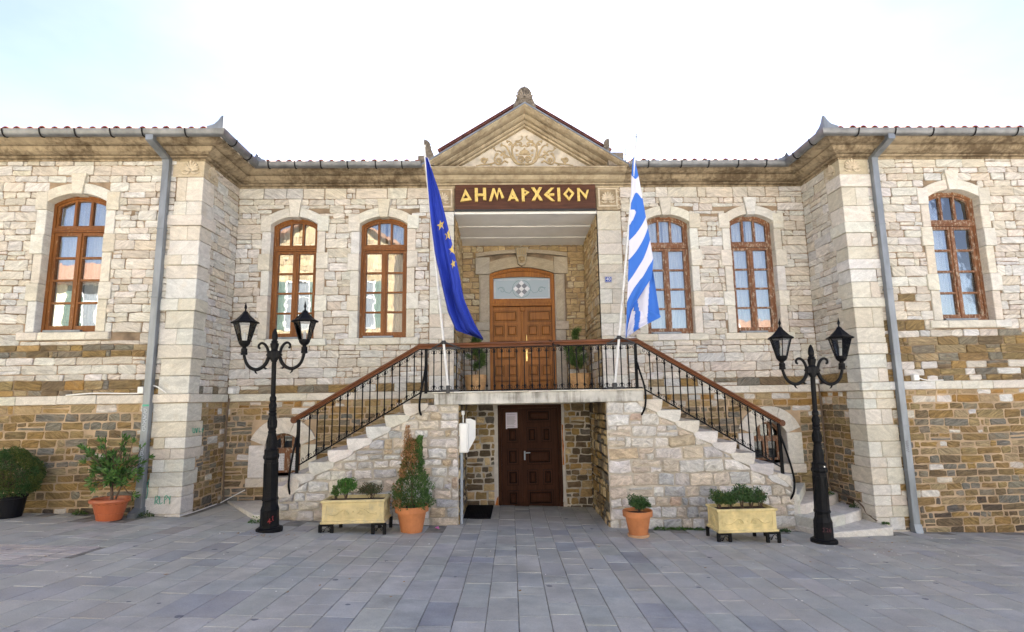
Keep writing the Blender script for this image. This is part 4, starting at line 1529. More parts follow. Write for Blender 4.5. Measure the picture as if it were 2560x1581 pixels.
# ---- downpipes
for sgn, zg in ((-1, 0.30), (1, -0.22)):
    x = sgn * 6.115
    b = MB()
    b.cbox(x - 0.055, x + 0.055, -WD - 0.125, -WD - 0.03, zg + 0.06, 6.12, 0.006)
    dp = b.build('downpipe', M['zinc'], hall)
    b = MB()
    fr = Frame((x - 0.058, 0, 0), (0, 1, 0), (0, 0, 1), (1, 0, 0))
    b.prism([(-WD - OG - 0.04, ZC + 0.2), (-WD - OG + 0.06, ZC + 0.2), (-WD - OG + 0.06, ZC + 0.12), (-WD - 0.02, ZC - 0.02), (-WD - 0.02, ZC - 0.10), (-WD - 0.13, ZC - 0.10), (-WD - 0.13, ZC - 0.05), (-WD - OG - 0.04, ZC + 0.08)], fr, 0, 0.116)
    b.build('offset_elbow', M['zinc'], dp)
    for z in (4.9, 3.75, 2.65, 1.45, 0.75):
        b = MB(); b.cbox(x - 0.06, x + 0.06, -WD - 0.131, -WD - 0.01, z, z + 0.022, 0.003); b.build('pipe_clamp', M['zinc'], dp)
    b = MB()
    fr = Frame((x - 0.062, 0, 0), (0, 1, 0), (0, 0, 1), (1, 0, 0))
    if sgn < 0:
        b.prism([(-WD - 0.02, zg + 0.16), (-WD - 0.13, zg + 0.16), (-WD - 0.26, zg + 0.1), (-WD - 0.26, zg + 0.015), (-WD - 0.1, zg + 0.02), (-WD - 0.02, zg + 0.06)], fr, 0, 0.124)
    else:
        b.prism([(-WD - 0.02, zg + 0.14), (-WD - 0.135, zg + 0.14), (-WD - 0.17, zg + 0.0), (-WD - 0.04, zg + 0.0)], fr, 0, 0.124)
    b.build('pipe_shoe', M['zinc'], dp)
    if sgn < 0:
        # pale scribbles and a green label on the pipe
        b = MB()
        for z0, z1, nn in ((1.62, 1.98, 7), (0.95, 1.4, 9)):
            pts = []
            for i in range(nn * 4):
                pts.append((x - 0.03 + 0.06 * (0.5 + 0.5 * math.sin(i * 1.9)), -WD - 0.127, z0 + (z1 - z0) * i / (nn * 4) + 0.02 * math.sin(i * 2.7)))
            b.tube(pts, 0.004, 4)
        b.build('scribble', M['pale_paint'], dp)
        b = MB(); b.box(x - 0.05, x + 0.05, -WD - 0.1275, -WD - 0.1255, 2.005, 2.035); b.build('sticker', M['green_paint'], dp)
    else:
        b = MB()
        pts = [(x - 0.02 + 0.03 * math.sin(i * 2.2), -WD - 0.127, 1.05 + i * 0.012) for i in range(16)]
        b.tube(pts, 0.004, 4); b.build('scribble', M['ink'], dp)

# ---- the porch: side walls, back wall, ceiling
FPL, FPR = facing_right(-1.40), facing_left(1.40)
FPB = front(RU)


def porch_style(u, v, row):
    if v < 3.0 and rng.random() < 0.6: return rng_pick(WHITES), 'stone'
    return rng_pick(PORCH), 'stone'


for fr in (FPL, FPR):
    w_ = backing(fr, 0.0, RU + 0.3, 2.0, 5.72, [], 0.3, 'wall', M['mortar_dark'], hall)
    lay(fr, masonry(0.1, RU, 2.15, 5.6, (0.1, 0.19), (0.18, 0.4), porch_style, [], joint=0.018, wave=0.02, rough=0.009, seed=21), w_)
wall_p = backing(FPB, -1.40, 1.40, 2.0, 5.72, [(-0.80, 0.725, 2.0, 5.02)], 0.3, 'wall', M['mortar_dark'], hall)
lay(FPB, masonry(-1.395, 1.395, 2.15, 5.6, (0.1, 0.19), (0.16, 0.36), porch_style, [(-1.0, 0.95, 2.0, 5.3)], joint=0.018, wave=0.02, rough=0.009, seed=22), wall_p)
mb = MB()
mb.cbox(-1.398, 1.398, 0.012, 0.06, 5.60, 5.668, 0.004)
for (ya, yb_, za_, zb2) in ((0.06, 0.76, 5.622, 5.590), (0.76, 1.42, 5.578, 5.545), (1.42, RU, 5.533, 5.50)):
    mb.add([(-1.398, ya, za_), (1.398, ya, za_), (1.398, yb_, zb2), (-1.398, yb_, zb2), (-1.398, ya, 5.66), (1.398, ya, 5.66), (1.398, yb_, 5.66), (-1.398, yb_, 5.66)],
           [(0, 1, 2, 3), (7, 6, 5, 4), (0, 4, 5, 1), (2, 6, 7, 3)])
mb.build('porch_ceiling', M['ceiling'], hall)
mb = MB(); mb.box(-1.7, 1.7, 0.05, RU + 0.4, 5.67, ZC); mb.build('porch_beam', M['mortar_dark'], hall)
mb = MB(); mb.box(-1.40, 1.40, 0.03, RU + 0.3, 1.97, 2.15); mb.build('porch_floor', M['floor_marble'], hall)

# doorway surround and the double door
DC = -0.037
dl, dr = -0.777, 0.703
door = thing('entrance_door', None, None); door.parent = hall
for sgn, xe in ((-1, dl), (1, dr)):
    def blk(w0, w1, z0, z1, pr, nm):
        a, b = (xe - w1, xe - w0) if sgn < 0 else (xe + w0, xe + w1)
        mb = MB(); mb.cbox(a, b, RU - pr, RU + 0.2, z0, z1, 0.008, jit((0.47, 0.41, 0.32), 0.04)); mb.build(nm, M['marble'], door)
    blk(0.0, 0.23, 2.15, 3.535, 0.05, 'jamb_stone')
    blk(0.0, 0.30, 3.54, 3.73, 0.075, 'impost_stone')
    blk(0.0, 0.23, 3.735, 4.82, 0.05, 'jamb_stone')
    blk(0.035, 0.20, 3.76, 4.80, 0.062, 'jamb_moulding')
    blk(-0.01, 0.31, 4.825, 5.215, 0.085, 'capital_stone')
inn = arc_pts(dl, dr, 4.84, 4.985, 0.0, 12); out_ = arc_pts(dl, dr, 4.84, 4.985, 0.25, 12)
mb = MB(); mb.prism(inn + out_[::-1], FPB, -0.2, 0.055, jit((0.46, 0.38, 0.26), 0.04)); mb.build('lintel_stone', M['marble'], door)
o1 = arc_pts(dl - 0.3, dr + 0.3, 5.215, 5.30, 0.0, 14); o2 = arc_pts(dl - 0.3, dr + 0.3, 5.215, 5.30, 0.085, 14)
mb = MB(); mb.prism(o1 + o2[::-1], FPB, -0.1, 0.12, jit((0.47, 0.40, 0.29), 0.04), bev=0.015); mb.build('hood_moulding', M['marble'], door)
mb = MB(); mb.prism([(DC - 0.085, 5.04), (DC, 4.985), (DC + 0.085, 5.04), (DC + 0.145, 5.42), (DC - 0.145, 5.42)], FPB, -0.1, 0.15, jit((0.42, 0.35, 0.25), 0.03), bev=0.01)
ks = mb.build('keystone', M['marble'], door)
mb = MB()
c0 = Vector(FPB.p(DC, 5.14, 0.15))
mb.lathe([(0.001, -0.055), (0.03, -0.05), (0.052, -0.02), (0.055, 0.01), (0.045, 0.04), (0.02, 0.058), (0.001, 0.06)], tuple(c0), 12, sy=0.8)
for sg in (-1, 1):
    mb.lathe([(0.001, -0.012), (0.012, 0), (0.001, 0.012)], (c0.x + sg * 0.02, c0.y - 0.043, c0.z + 0.015), 8)
mb.lathe([(0.001, -0.016), (0.012, -0.01), (0.008, 0.012), (0.001, 0.02)], (c0.x, c0.y - 0.048, c0.z - 0.005), 8)
mb.lathe([(0.001, -0.006), (0.016, 0), (0.001, 0.006)], (c0.x, c0.y - 0.045, c0.z - 0.03), 8)
mb.tube([(c0.x + 0.07 * math.cos(a), c0.y - 0.01, c0.z + 0.0 + 0.072 * math.sin(a)) for a in [2 * PI * i / 20 for i in range(21)]], 0.013, 6)
for k in range(5):
    mb.cbox(c0.x - 0.105 + k * 0.045, c0.x - 0.075 + k * 0.045, c0.y - 0.012, c0.y, 5.25, 5.40, 0.004)
mb.build('carved_head', M['relief'], ks)

yd = RU + 0.06
w = MB()
ring_prism(w, arch_outline(dl, dr, 2.15, 4.84, 4.985, 0.0), arch_outline(dl, dr, 2.15, 4.84, 4.985, 0.07), FPB, -0.2, -0.03)
ring_prism(w, arch_outline(dl, dr, 2.15, 4.84, 4.985, 0.02), arch_outline(dl, dr, 2.15, 4.84, 4.985, 0.05), FPB, -0.05, -0.012)
w.cbox(dl + 0.065, dr - 0.065, RU + 0.02, RU + 0.2, 4.10, 4.17, 0.008)
w.cbox(dl + 0.065, dr - 0.065, RU + 0.045, RU + 0.2, 4.17, 4.235, 0.006)
w.build('door_frame', M['wood_door'], door)
w = MB()
to = [(dr - 0.072, 4.237), (dl + 0.072, 4.237)] + arch_outline(dl, dr, 2.15, 4.84, 4.985, 0.072)[2:]
gx0, gx1, gz0, gz1 = -0.685, 0.615, 4.275, 4.755
gtop = [(gx0 + (gx1 - gx0) * i / 14, gz1 + 0.035 * math.sin(PI * i / 14)) for i in range(15)]
ring_prism(w, to, [(gx1, gz0), (gx0, gz0)] + gtop, FPB, -0.18, -0.07)
w.build('fanlight_frame', M['wood_door'], door)
fan = MB(); fan.prism([(gx1 - 0.002, gz0 + 0.002), (gx0 + 0.002, gz0 + 0.002)] + [(a, b - 0.002) for a, b in gtop], FPB, -0.14, -0.13)
mfan, nt, b_ = new_mat('frosted_glass')
b_.inputs['Base Color'].default_value = (0.36, 0.44, 0.48, 1); b_.inputs['Roughness'].default_value = 0.25
M['frosted'] = mfan
fan = fan.build('fanlight_glass', M['frosted'], door)
M['lead'] = plain('lead_came', (0.5, 0.52, 0.53), 0.4, metal=0.3)
M['clear_tile'] = plain('white_glass_tile', (0.75, 0.77, 0.78), 0.2, var=0.03)
M['grey_tile'] = plain('grey_glass_tile', (0.2, 0.21, 0.23), 0.2, var=0.05)
M['green_lead'] = plain('green_glass_line', (0.12, 0.22, 0.21), 0.3, var=0.05)
b = MB()
q = FPB
for (a0_, b0_, a1_, b1_) in ((gx0 + 0.02, gz0 + 0.02, gx1 - 0.02, gz0 + 0.02), (gx0 + 0.03, gz0, gx0 + 0.03, gz1), (gx1 - 0.03, gz0, gx1 - 0.03, gz1), (gx0 + 0.02, gz1 - 0.03, gx1 - 0.02, gz1 - 0.03)):
    b.tube([q.p(a0_, b0_, -0.128), q.p(a1_, b1_, -0.128)], 0.012, 4)
b.build('glass_border', M['lead'], fan)
cu, cv = -0.045, 4.515
dd = 0.066
white_t, grey_t = MB(), MB()
for i in range(3):
    for j in range(3):
        u, v = cu + (i - j) * dd, cv + (i + j - 2) * dd
        (white_t if (i + j) % 2 == 0 else grey_t).prism([(u - dd + .003, v), (u, v - dd + .003), (u + dd - .003, v), (u, v + dd - .003)], FPB, -0.131, -0.122)
white_t.build('diamond_tiles', M['clear_tile'], fan)
grey_t.build('diamond_tiles', M['grey_tile'], fan)
b = MB()
b.tube([q.p(cu + 0.205 * math.cos(a), cv + 0.205 * math.sin(a), -0.129) for a in [2 * PI * i / 32 for i in range(33)]], 0.007, 4)
for sg in (-1, 1):
    b.tube([q.p(x_, z_, -0.129) for x_, z_ in spiral(cu + sg * 0.45, cv - 0.03, 0.09, 1.1, 0 if sg > 0 else PI, sg)], 0.006, 4)
    b.tube([q.p(cu + sg * x_, cv + z_, -0.129) for x_, z_ in ((0.21, -0.02), (0.27, -0.1), (0.36, -0.08), (0.45, 0.03), (0.56, 0.02))], 0.006, 4)
b.build('leaded_scroll', M['green_lead'], fan)


M['crevice_shade'] = wood_mat('door_crevice_shade', (0.05, 0.018, 0.004), (0.12, 0.045, 0.010), rough=0.5, spec=0.15)  # dark wood colour stands in for crevice shade, with varnish and grime
M['crevice_shade_dark'] = wood_mat('dark_door_crevice_shade', (0.006, 0.0025, 0.0015), (0.014, 0.005, 0.003), rough=0.6, spec=0.08)  # the same crevice shade in colour for the basement door


def crevice_shade(mb, fr, x0, x1, z0, z1, n, b):  # thin dark rings: shade of the panel creases put into colour
    for (o_, i_) in ((-0.008, 0.004), (b * 0.5, b * 1.0)):
        ring_prism(mb, rect(x0 + o_, x1 - o_, z0 + o_, z1 - o_), rect(x0 + i_, x1 - i_, z0 + i_, z1 - i_), fr, n - 0.01, n + 0.0035)


def raised_panel(mb, fr, x0, x1, z0, z1, n, b=0.03):
    ring_prism(mb, rect(x0, x1, z0, z1), rect(x0 + b * 0.55, x1 - b * 0.55, z0 + b * 0.55, z1 - b * 0.55), fr, n - 0.01, n + 0.012)
    i = b * 0.9; j = b * 1.5
    vs = [fr.p(u, v, n - 0.008) for u, v in rect(x0 + i, x1 - i, z0 + i, z1 - i)] + [fr.p(u, v, n + 0.014) for u, v in rect(x0 + j, x1 - j, z0 + j, z1 - j)]
    mb.add(vs, [(0, 1, 5, 4), (1, 2, 6, 5), (2, 3, 7, 6), (3, 0, 4, 7), (4, 5, 6, 7)])


PANELS = [(-0.68, -0.16, 3.75, 4.0), (-0.68, -0.455, 3.42, 3.67), (-0.385, -0.16, 3.42, 3.67), (-0.65, -0.19, 2.9, 3.33), (-0.68, -0.46, 2.52, 2.77), (-0.38, -0.16, 2.52, 2.77), (-0.68, -0.16, 2.2, 2.43)]
for sgn in (-1, 1):
    a, b2 = (dl + 0.074, DC - 0.003) if sgn < 0 else (DC + 0.003, dr - 0.074)
    mb = MB(); mb.cbox(a, b2, RU + 0.1, RU + 0.15, 2.16, 4.096, 0.004)
    for (p0, p1, z0, z1) in PANELS:
        if sgn > 0: p0, p1 = 2 * DC - p1, 2 * DC - p0
    leaf = mb.build('door_leaf', M['wood_door'], door)
    gm = MB(); ring_prism(gm, rect(a - 0.003, b2 + 0.003, 2.157, 4.1), rect(a + 0.006, b2 - 0.006, 2.17, 4.088), FPB, -0.12, -0.098)  # dark edge ring painted as the shaded gap around the leaf
    for (p0, p1, z0, z1) in PANELS:
        if sgn > 0: p0, p1 = 2 * DC - p1, 2 * DC - p0
        pm = MB(); raised_panel(pm, FPB, p0, p1, z0, z1, -0.1); pm.build('door_panel', M['wood_door'], door)
        crevice_shade(gm, FPB, p0, p1, z0, z1, -0.1, 0.03)
    gm.build('painted_crevices', M['crevice_shade'], door)
mb = MB(); mb.cbox(DC - 0.028, DC + 0.028, RU + 0.06, RU + 0.11, 2.16, 3.98, 0.006); mb.cbox(DC - 0.05, DC + 0.05, RU + 0.05, RU + 0.11, 3.98, 4.09, 0.01)
mb.build('meeting_bead', M['wood_door'], door)
mb = MB(); mb.cbox(DC + 0.065, DC + 0.105, RU + 0.085, RU + 0.1, 2.85, 3.12, 0.004)
mb.tube([(DC + 0.085, RU + 0.09, 3.03), (DC + 0.085, RU + 0.04, 3.03), (DC + 0.2, RU + 0.04, 3.035)], 0.009, 8)
mb.build('door_handle', M['brass'], door)
mb = MB(); mb.tube([(DC + 0.085, RU + 0.09, 3.45), (DC + 0.085, RU + 0.03, 3.42), (DC + 0.085, RU + 0.03, 3.22), (DC + 0.085, RU + 0.09, 3.19)], 0.012, 8); mb.build('pull_bar', M['brass'], door)

# ---- cellar windows
def cellar_window(xl, xr, zb, zs, za, dotted):
    fr = FC
    w = MB()
    ring_prism(w, arch_outline(xl, xr, zb, zs, za, 0.0), arch_outline(xl, xr, zb, zs, za, 0.055), fr, -0.28, -0.19)
    xm = (xl + xr) / 2
    zt = zb + 0.40
    w.cbox(xl + 0.05, xr - 0.05, 0.185, 0.27, zt, zt + 0.10, 0.006)
    for k in (-0.1, 0.1):
        w.box(xm + k - 0.022, xm + k + 0.022, 0.2, 0.26, zt + 0.1, arc_z(xl, xr, zs, za, xm + k, -0.05))
    w.box(xm - 0.05, xm + 0.05, 0.195, 0.26, zb + 0.05, zt)
    w.box(xl + 0.05, xr - 0.05, 0.19, 0.26, zb + 0.0, zb + 0.09)
    for s_ in (-1, 1):
        w.box(min(xm + s_ * 0.215, xm + s_ * 0.27), max(xm + s_ * 0.215, xm + s_ * 0.27), 0.2, 0.26, zb + 0.06, zt)
    win = w.build('cellar_window', M['wood_worn'], hall)
    for k in (-1, 1):
        a, b = sorted((xm + k * 0.05, xm + k * 0.22))
        p = MB(); p.box(a, b, 0.232, 0.238, zb + 0.085, zt + 0.004)
        if dotted:
            p.build('dotted_blind', M['dots'], win)
        else:
            p.build('pane', M['cellar_glass'], win)
    for a, b in ((xl + 0.05, xm - 0.12), (xm - 0.08, xm + 0.08), (xm + 0.12, xr - 0.05)):
        top = [(a + (b - a) * i / 5, arc_z(xl, xr, zs, za, a + (b - a) * i / 5, -0.05)) for i in range(6)]
        p = MB(); p.prism([(b, zt + 0.1), (a, zt + 0.1)] + top, fr, -0.236, -0.230); p.build('pane', M['cellar_glass'], win)
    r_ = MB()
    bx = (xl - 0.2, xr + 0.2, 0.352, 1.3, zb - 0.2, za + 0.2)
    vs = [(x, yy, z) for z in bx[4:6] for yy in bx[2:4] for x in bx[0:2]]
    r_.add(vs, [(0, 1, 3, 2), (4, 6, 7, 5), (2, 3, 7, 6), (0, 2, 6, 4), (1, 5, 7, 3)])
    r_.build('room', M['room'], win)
    # marble surround
    for s_ in (-1, 1):
        xe = xl if s_ < 0 else xr
        a, b = (xe - 0.285, xe) if s_ < 0 else (xe, xe + 0.285)
        marble_block('jamb_stone', win, a, b, -0.04, 0.29, zb + 0.002, zs - 0.003)
        marble_block('sill_stone', win, *((a - 0.02, xm - 0.002) if s_ < 0 else (xm + 0.002, b + 0.02)), -0.07, 0.29, zb - 0.16, zb - 0.002)
    w2, h = (xr - xl) / 2, za - zs
    Rr = (w2 * w2 + h * h) / (2 * h)
    a0 = math.asin(w2 / Rr)
    outer_end = (w2 + 0.285)
    for lo, hi in ((-a0 - 0.03, -a0 * 0.3), (-a0 * 0.29, a0 * 0.29), (a0 * 0.3, a0 + 0.03)):
        inn = arc_pts(xl, xr, zs, za, 0.0, 6, lo, hi); out_ = arc_pts(xl, xr, zs, za, 0.28, 6, lo, hi)
        mb = MB(); mb.prism(inn + out_[::-1], fr, -0.29, 0.042, jit(rng_pick(MARB), 0.05), bev=0.004)
        mb.build('arch_stone', M['marble'], win)


mdots, nt, b_ = new_mat('dotted_cloth')
mp_ = objcoord(nt, (34, 1, 34))
vo_ = N(nt, 'ShaderNodeTexVoronoi', Scale=1.0, Randomness=0.15); nt.links.new(mp_.outputs[0], vo_.inputs['Vector'])
rp_ = ramp(nt, 0.24, 0.3, (0.05, 0.05, 0.06, 1), (0.62, 0.62, 0.63, 1)); nt.links.new(vo_.outputs['Distance'], rp_.inputs[0]); nt.links.new(rp_.outputs[0], b_.inputs['Base Color'])
M['dots'] = mdots
cellar_window(BW_L[0], BW_L[1], 0.70, 1.27, 1.475, True)
cellar_window(BW_R[0], BW_R[1], 0.74, 1.31, 1.52, False)

flush_stones(PENDING, 300)

# ------------------------------------------------------------------ the double staircase
SF = 1.256
stair = thing('stone_staircase', 'double flight stone staircase of white rubble with marble steps up to the entrance', 'staircase', (0, 0, 0))
FS = front(-SF)
RO = 1.21
YB = 0.50
# steps: landing 2.15, each tread .305 deep and .178 high
LAND = 2.15
ZTOP = 1.945
steps = {}
for sgn in (-1, 1):
    x0 = 1.82 if sgn > 0 else 1.78
    n = 8
    top = LAND
    st = []
    for i in range(n):
        z = LAND - 0.178 * (i + 1)
        xa, xb = x0 + 0.297 * i, x0 + 0.297 * (i + 1)
        st.append((xa, xb, z))
        poly = [(xa - 0.08, z), (xb + 0.025, z), (xb + 0.025, z - 0.06), (xb + 0.0, z - 0.165), (xb - 0.08, z - 0.195 - rr(0, .02)), (xa - 0.05 + rr(-.03, .02), z - 0.10), (xa - 0.08, z - 0.05)]
        if sgn < 0: poly = [(-u, v) for u, v in poly]
        mb = MB(); mb.prism(poly, FS, -SF + 0.0 + 0.004, 0.018 + rr(0, .012), jit(rng_pick(MARB + RUBBLES[:3]), 0.06), bev=0.006)
        mb.build('step', M['marble'], stair)
    steps[sgn] = st


def step_line(sgn):
    x0 = 1.82 if sgn > 0 else 1.78
    # line just under the step ends: z = LAND - .178 - .6*(x-x0) - .13
    return x0


def stair_outline(sgn, drop):
    x0 = 1.82 if sgn > 0 else 1.78
    e = 4.2 if sgn > 0 else 4.02
    pts = [(RO, -0.6), (e, -0.6), (e, 0.45), (x0 + 2.3, LAND - 0.178 * 8 - drop), (x0, LAND - 0.178 - drop + 0.02), (x0 - 0.1, ZTOP), (RO, ZTOP)]
    return [(sgn * u, v) for u, v in pts]


for sgn in (-1, 1):
    mb = MB(); mb.prism(stair_outline(sgn, 0.06), FS, -SF + 0.003, -0.004)
    w_ = mb.build('stair_wall', M['mortar_grey'], stair)
    x0 = 1.82 if sgn > 0 else 1.78
    e = 4.22 if sgn > 0 else 4.05
    # half planes: below the sloping line of the step ends, and outside the newel curve
    k = 0.178 / 0.297
    cz = LAND - 0.178 - 0.115 + k * x0
    clips = [(k * sgn, 1.0, cz)]
    def rst(u, v, row):
        return (rng_pick(RUBBLES), 'rubble') if rng.random() < 0.94 else (rng_pick([(0.55, 0.44, 0.30), (0.54, 0.40, 0.30)]), 'rubble')
    a, b = (RO + 0.004, e) if sgn > 0 else (-e, -RO - 0.004)
    stn = masonry(a, b, -0.38 if sgn > 0 else -0.15, ZTOP - 0.005, (0.125, 0.215), (0.19, 0.43), rst, [], clips, joint=0.025, wave=0.035, rough=0.013, proud=(0.012, 0.032), seed=31 + sgn)
    vis = sorted(stn, key=lambda s: -shown(FS, s))
    rest = MB()
    for i, s in enumerate(vis):
        if i < 148 and shown(FS, s) > 0:
            mb = MB(); stone_into(mb, FS, s, 0.009, 0.014); mb.build('stone', M[s[2]], w_)
        else:
            stone_into(rest, FS, s, 0.009, 0.014)
    if rest.v:
        rest.build('stone_courses', M['rubble'], w_)['kind'] = 'stuff'
    # wall of the passage
    fr = facing_right(-RO) if sgn < 0 else facing_left(RO)
    backing(fr, -SF + 0.02, YB + 0.3, -0.6, ZTOP, [], 0.2, 'passage_wall', M['mortar_grey'], stair)
    rest = MB()
    def dst(u, v, row): return rng_pick(PORCH + DARKS + BROWNS[:4]), 'rubble'
    for s in masonry(-SF + 0.01, YB, -0.2, ZTOP - 0.005, (0.1, 0.18), (0.15, 0.33), dst, [], joint=0.025, wave=0.03, rough=0.012, proud=(0.008, 0.026), seed=41 + sgn):
        if sgn > 0:
            mb = MB(); stone_into(mb, fr, s, 0.008, 0.012); mb.build('stone', M['rubble'], w_)
        else:
            stone_into(rest, fr, s, 0.008, 0.012)
    if rest.v:
        rest.build('stone_courses', M['rubble'], w_)['kind'] = 'stuff'

# back wall of the passage under the landing, with its door
FB = front(YB)
wb = backing(FB, -1.35, 1.35, -0.6, 2.0, [(-0.60, 0.64, -0.6, 1.905)], 0.2, 'passage_wall', M['mortar_grey'], stair)
for s in masonry(-1.21, 1.21, -0.1, ZTOP - 0.02, (0.09, 0.17), (0.13, 0.3), lambda u, v, r_: (rng_pick(DARKS + PORCH[1:4] + BROWNS[:3]), 'rubble'), [(-0.66, 0.69, -1, 1.93)], joint=0.022, wave=0.03, rough=0.012, proud=(0.006, 0.022), seed=51):
    mb = MB(); stone_into(mb, FB, s, 0.008, 0.012); mb.build('stone', M['rubble'], wb)
mb = MB()
for (a, b) in ((-0.668, -0.598), (0.638, 0.69)):
    pts = [(a + rr(-.008, .008), 0.06 + (1.78) * i / 8) for i in range(9)] + [(b, 1.84 - 1.78 * i / 8) for i in range(9)]
    mb.prism(pts, FB, -0.05, 0.012)
mb.build('plaster_strip', M['plaster'], wb)
mb = MB()
mb.prism([(0.64, 0.75), (0.672, 0.75), (0.66, 0.95), (0.675, 1.1), (0.655, 1.3), (0.668, 1.5), (0.64, 1.52)], FB, -0.05, 0.02)
mb.prism([(-0.66, 0.04), (-0.60, 0.02), (-0.60, 0.2), (-0.63, 0.16)], FB, -0.05, 0.02)
mb.build('orange_foam', M['rust'], wb)

mb = MB(); mb.cbox(-1.60, 1.83, -SF - 0.045, 0.03, ZTOP, LAND - 0.022, 0.008)
slab = mb.build('landing_slab', M['slab'], stair)
x = -1.64
while x < 1.83:
    l = rr(0.28, 0.5); e = min(x + l, 1.86)
    marble_block('edge_tile', slab, x + 0.002, e - 0.002, -SF - 0.065 - rr(0, .012), -0.3, LAND - 0.02 + rr(-.003, .002), LAND + rr(-.003, .003), 0.004)
    x = e
mb = MB(); mb.box(-1.64, 1.84, -0.298, 0.03, LAND - 0.02, LAND + 0.001); mb.build('landing_floor', M['floor_marble'], slab)

# turning steps at the foot of each flight
def foot(poly, z0, z1, nm='step'):
    fr = Frame((0, 0, 0), (1, 0, 0), (0, 1, 0), (0, 0, 1))
    mb = MB(); mb.prism(poly, fr, z0, z1, jit(rng_pick(MARB[:3]), 0.04), bev=0.012)
    mb.build(nm, M['marble'], stair)


foot([(4.18, -1.2), (4.40, -1.84), (4.92, -1.74), (5.28, -1.66), (5.58, -1.58), (5.60, -1.31), (5.52, -1.30), (5.52, -0.06), (4.18, -0.06)], -0.5, -0.065)
foot([(4.18, -1.2), (4.38, -1.66), (4.96, -1.34), (5.0, -1.31), (4.94, -0.06), (4.18, -0.06)], -0.4, 0.09)
foot([(5.004, -1.31), (5.42, -1.04), (5.52, -0.92), (5.52, -0.06), (4.944, -0.06)], -0.4, 0.089)
foot([(4.18, -1.2), (4.42, -1.22), (4.98, -0.80), (5.36, -0.46), (5.52, -0.28), (5.52, -0.06), (4.18, -0.06)], -0.3, 0.245)
foot([(4.15, -1.2), (4.32, -1.23), (4.72, -0.6), (5.05, -0.06), (4.15, -0.06)], -0.2, 0.40)
foot([(4.0, -1.22), (4.27, -1.25), (4.44, -0.06), (4.0, -0.06)], -0.2, 0.565)
foot([(-4.0, -1.22), (-4.22, -1.42), (-4.36, -1.36), (-4.46, -1.24), (-5.40, -0.05), (-4.0, -0.05)], 0.0, 0.315)
foot([(-3.98, -1.2), (-4.06, -1.24), (-4.3, -0.9), (-4.78, -0.05), (-3.98, -0.05)], 0.0, 0.47)
foot([(-3.98, -1.2), (-4.04, -1.24), (-4.2, -0.8), (-4.42, -0.05), (-3.98, -0.05)], 0.0, 0.60)
# the curved marble kerb that ends the left wall, and the rounded ends of the walls
mb = MB(); mb.prism([(-3.80, 0.86), (-3.92, 0.76), (-4.02, 0.67), (-4.06, 0.54), (-3.86, 0.54), (-3.72, 0.66), (-3.70, 0.8)], FS, -0.25, 0.03, jit(MARB[0]), bev=0.012)
mb.build('kerb_stone', M['marble'], stair)
mb = MB(); mb.prism([(4.22, 0.6), (4.16, 0.7), (3.98, 0.76), (3.96, 0.70), (4.1, 0.6), (4.2, 0.5)], FS, -0.25, 0.03, jit(MARB[0]), bev=0.012)
mb.build('kerb_stone', M['marble'], stair)

# ---- door under the landing
pd = thing('basement_door', None, None); pd.parent = stair
w = MB()
ring_prism(w, rect(-0.598, 0.638, -0.04, 1.903), rect(-0.53, 0.57, -0.06, 1.84), FB, -0.16, 0.005)
w.build('door_frame', M['wood_dark'], pd)
SPL = -0.135
for (a, b, pans) in ((-0.528, SPL - 0.004, [(-0.415, -0.215, 1.19, 1.46), (-0.415, -0.215, 0.77, 1.06), (-0.415, -0.215, 0.39, 0.66), (-0.415, -0.215, 0.01, 0.28)]),
                     (SPL + 0.004, 0.568, [(-0.03, 0.43, 1.57, 1.80), (-0.03, 0.15, 1.19, 1.46), (0.26, 0.43, 1.19, 1.46), (-0.03, 0.43, 0.77, 1.05), (-0.03, 0.16, 0.39, 0.66), (0.27, 0.44, 0.39, 0.66), (-0.03, 0.45, 0.01, 0.28)])):
    mb = MB(); mb.cbox(a, b, YB + 0.04, YB + 0.1, -0.03, 1.836, 0.004)
    mb.build('door_leaf', M['wood_dark'], pd)
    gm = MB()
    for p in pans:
        crevice_shade(gm, FB, p[0], p[1], p[2], p[3], -0.038, 0.05)
        pm = MB(); raised_panel(pm, FB, p[0], p[1], p[2], p[3], -0.034, 0.05); pm.build('door_panel', M['wood_dark'], pd)
    gm.build('painted_crevices', M['crevice_shade_dark'], pd)
mb = MB(); mb.box(SPL - 0.01, SPL + 0.01, YB + 0.02, YB + 0.06, -0.03, 1.836); mb.build('meeting_bead', M['wood_dark'], pd)
mb = MB(); mb.tube([(-0.085, YB + 0.05, 0.985), (-0.085, YB - 0.01, 0.985), (0.02, YB - 0.01, 0.99)], 0.011, 8); mb.cbox(-0.10, -0.07, YB + 0.03, YB + 0.045, 0.85, 1.02, 0.004); mb.build('door_handle', M['zinc'], pd)

# paper notice on that door
pt = thing('paper_notice', 'white sheet of printed paper taped on the dark basement door', 'notice', (-0.33, YB + 0.03, 1.6))
mb = MB(); mb.box(-0.112, 0.112, 0.0, 0.003, -0.155, 0.155); mb.build('sheet', M['paper'], pt)
mb = MB()
for i in range(17):
    z = 0.125 - i * 0.015
    if i in (2, 14): continue
    mb.box(-0.09, 0.09 - rr(0, 0.05), -0.0012, 0.0, z - 0.0022, z + 0.0022)
mb.build('printed_lines', M['ink'], pt)

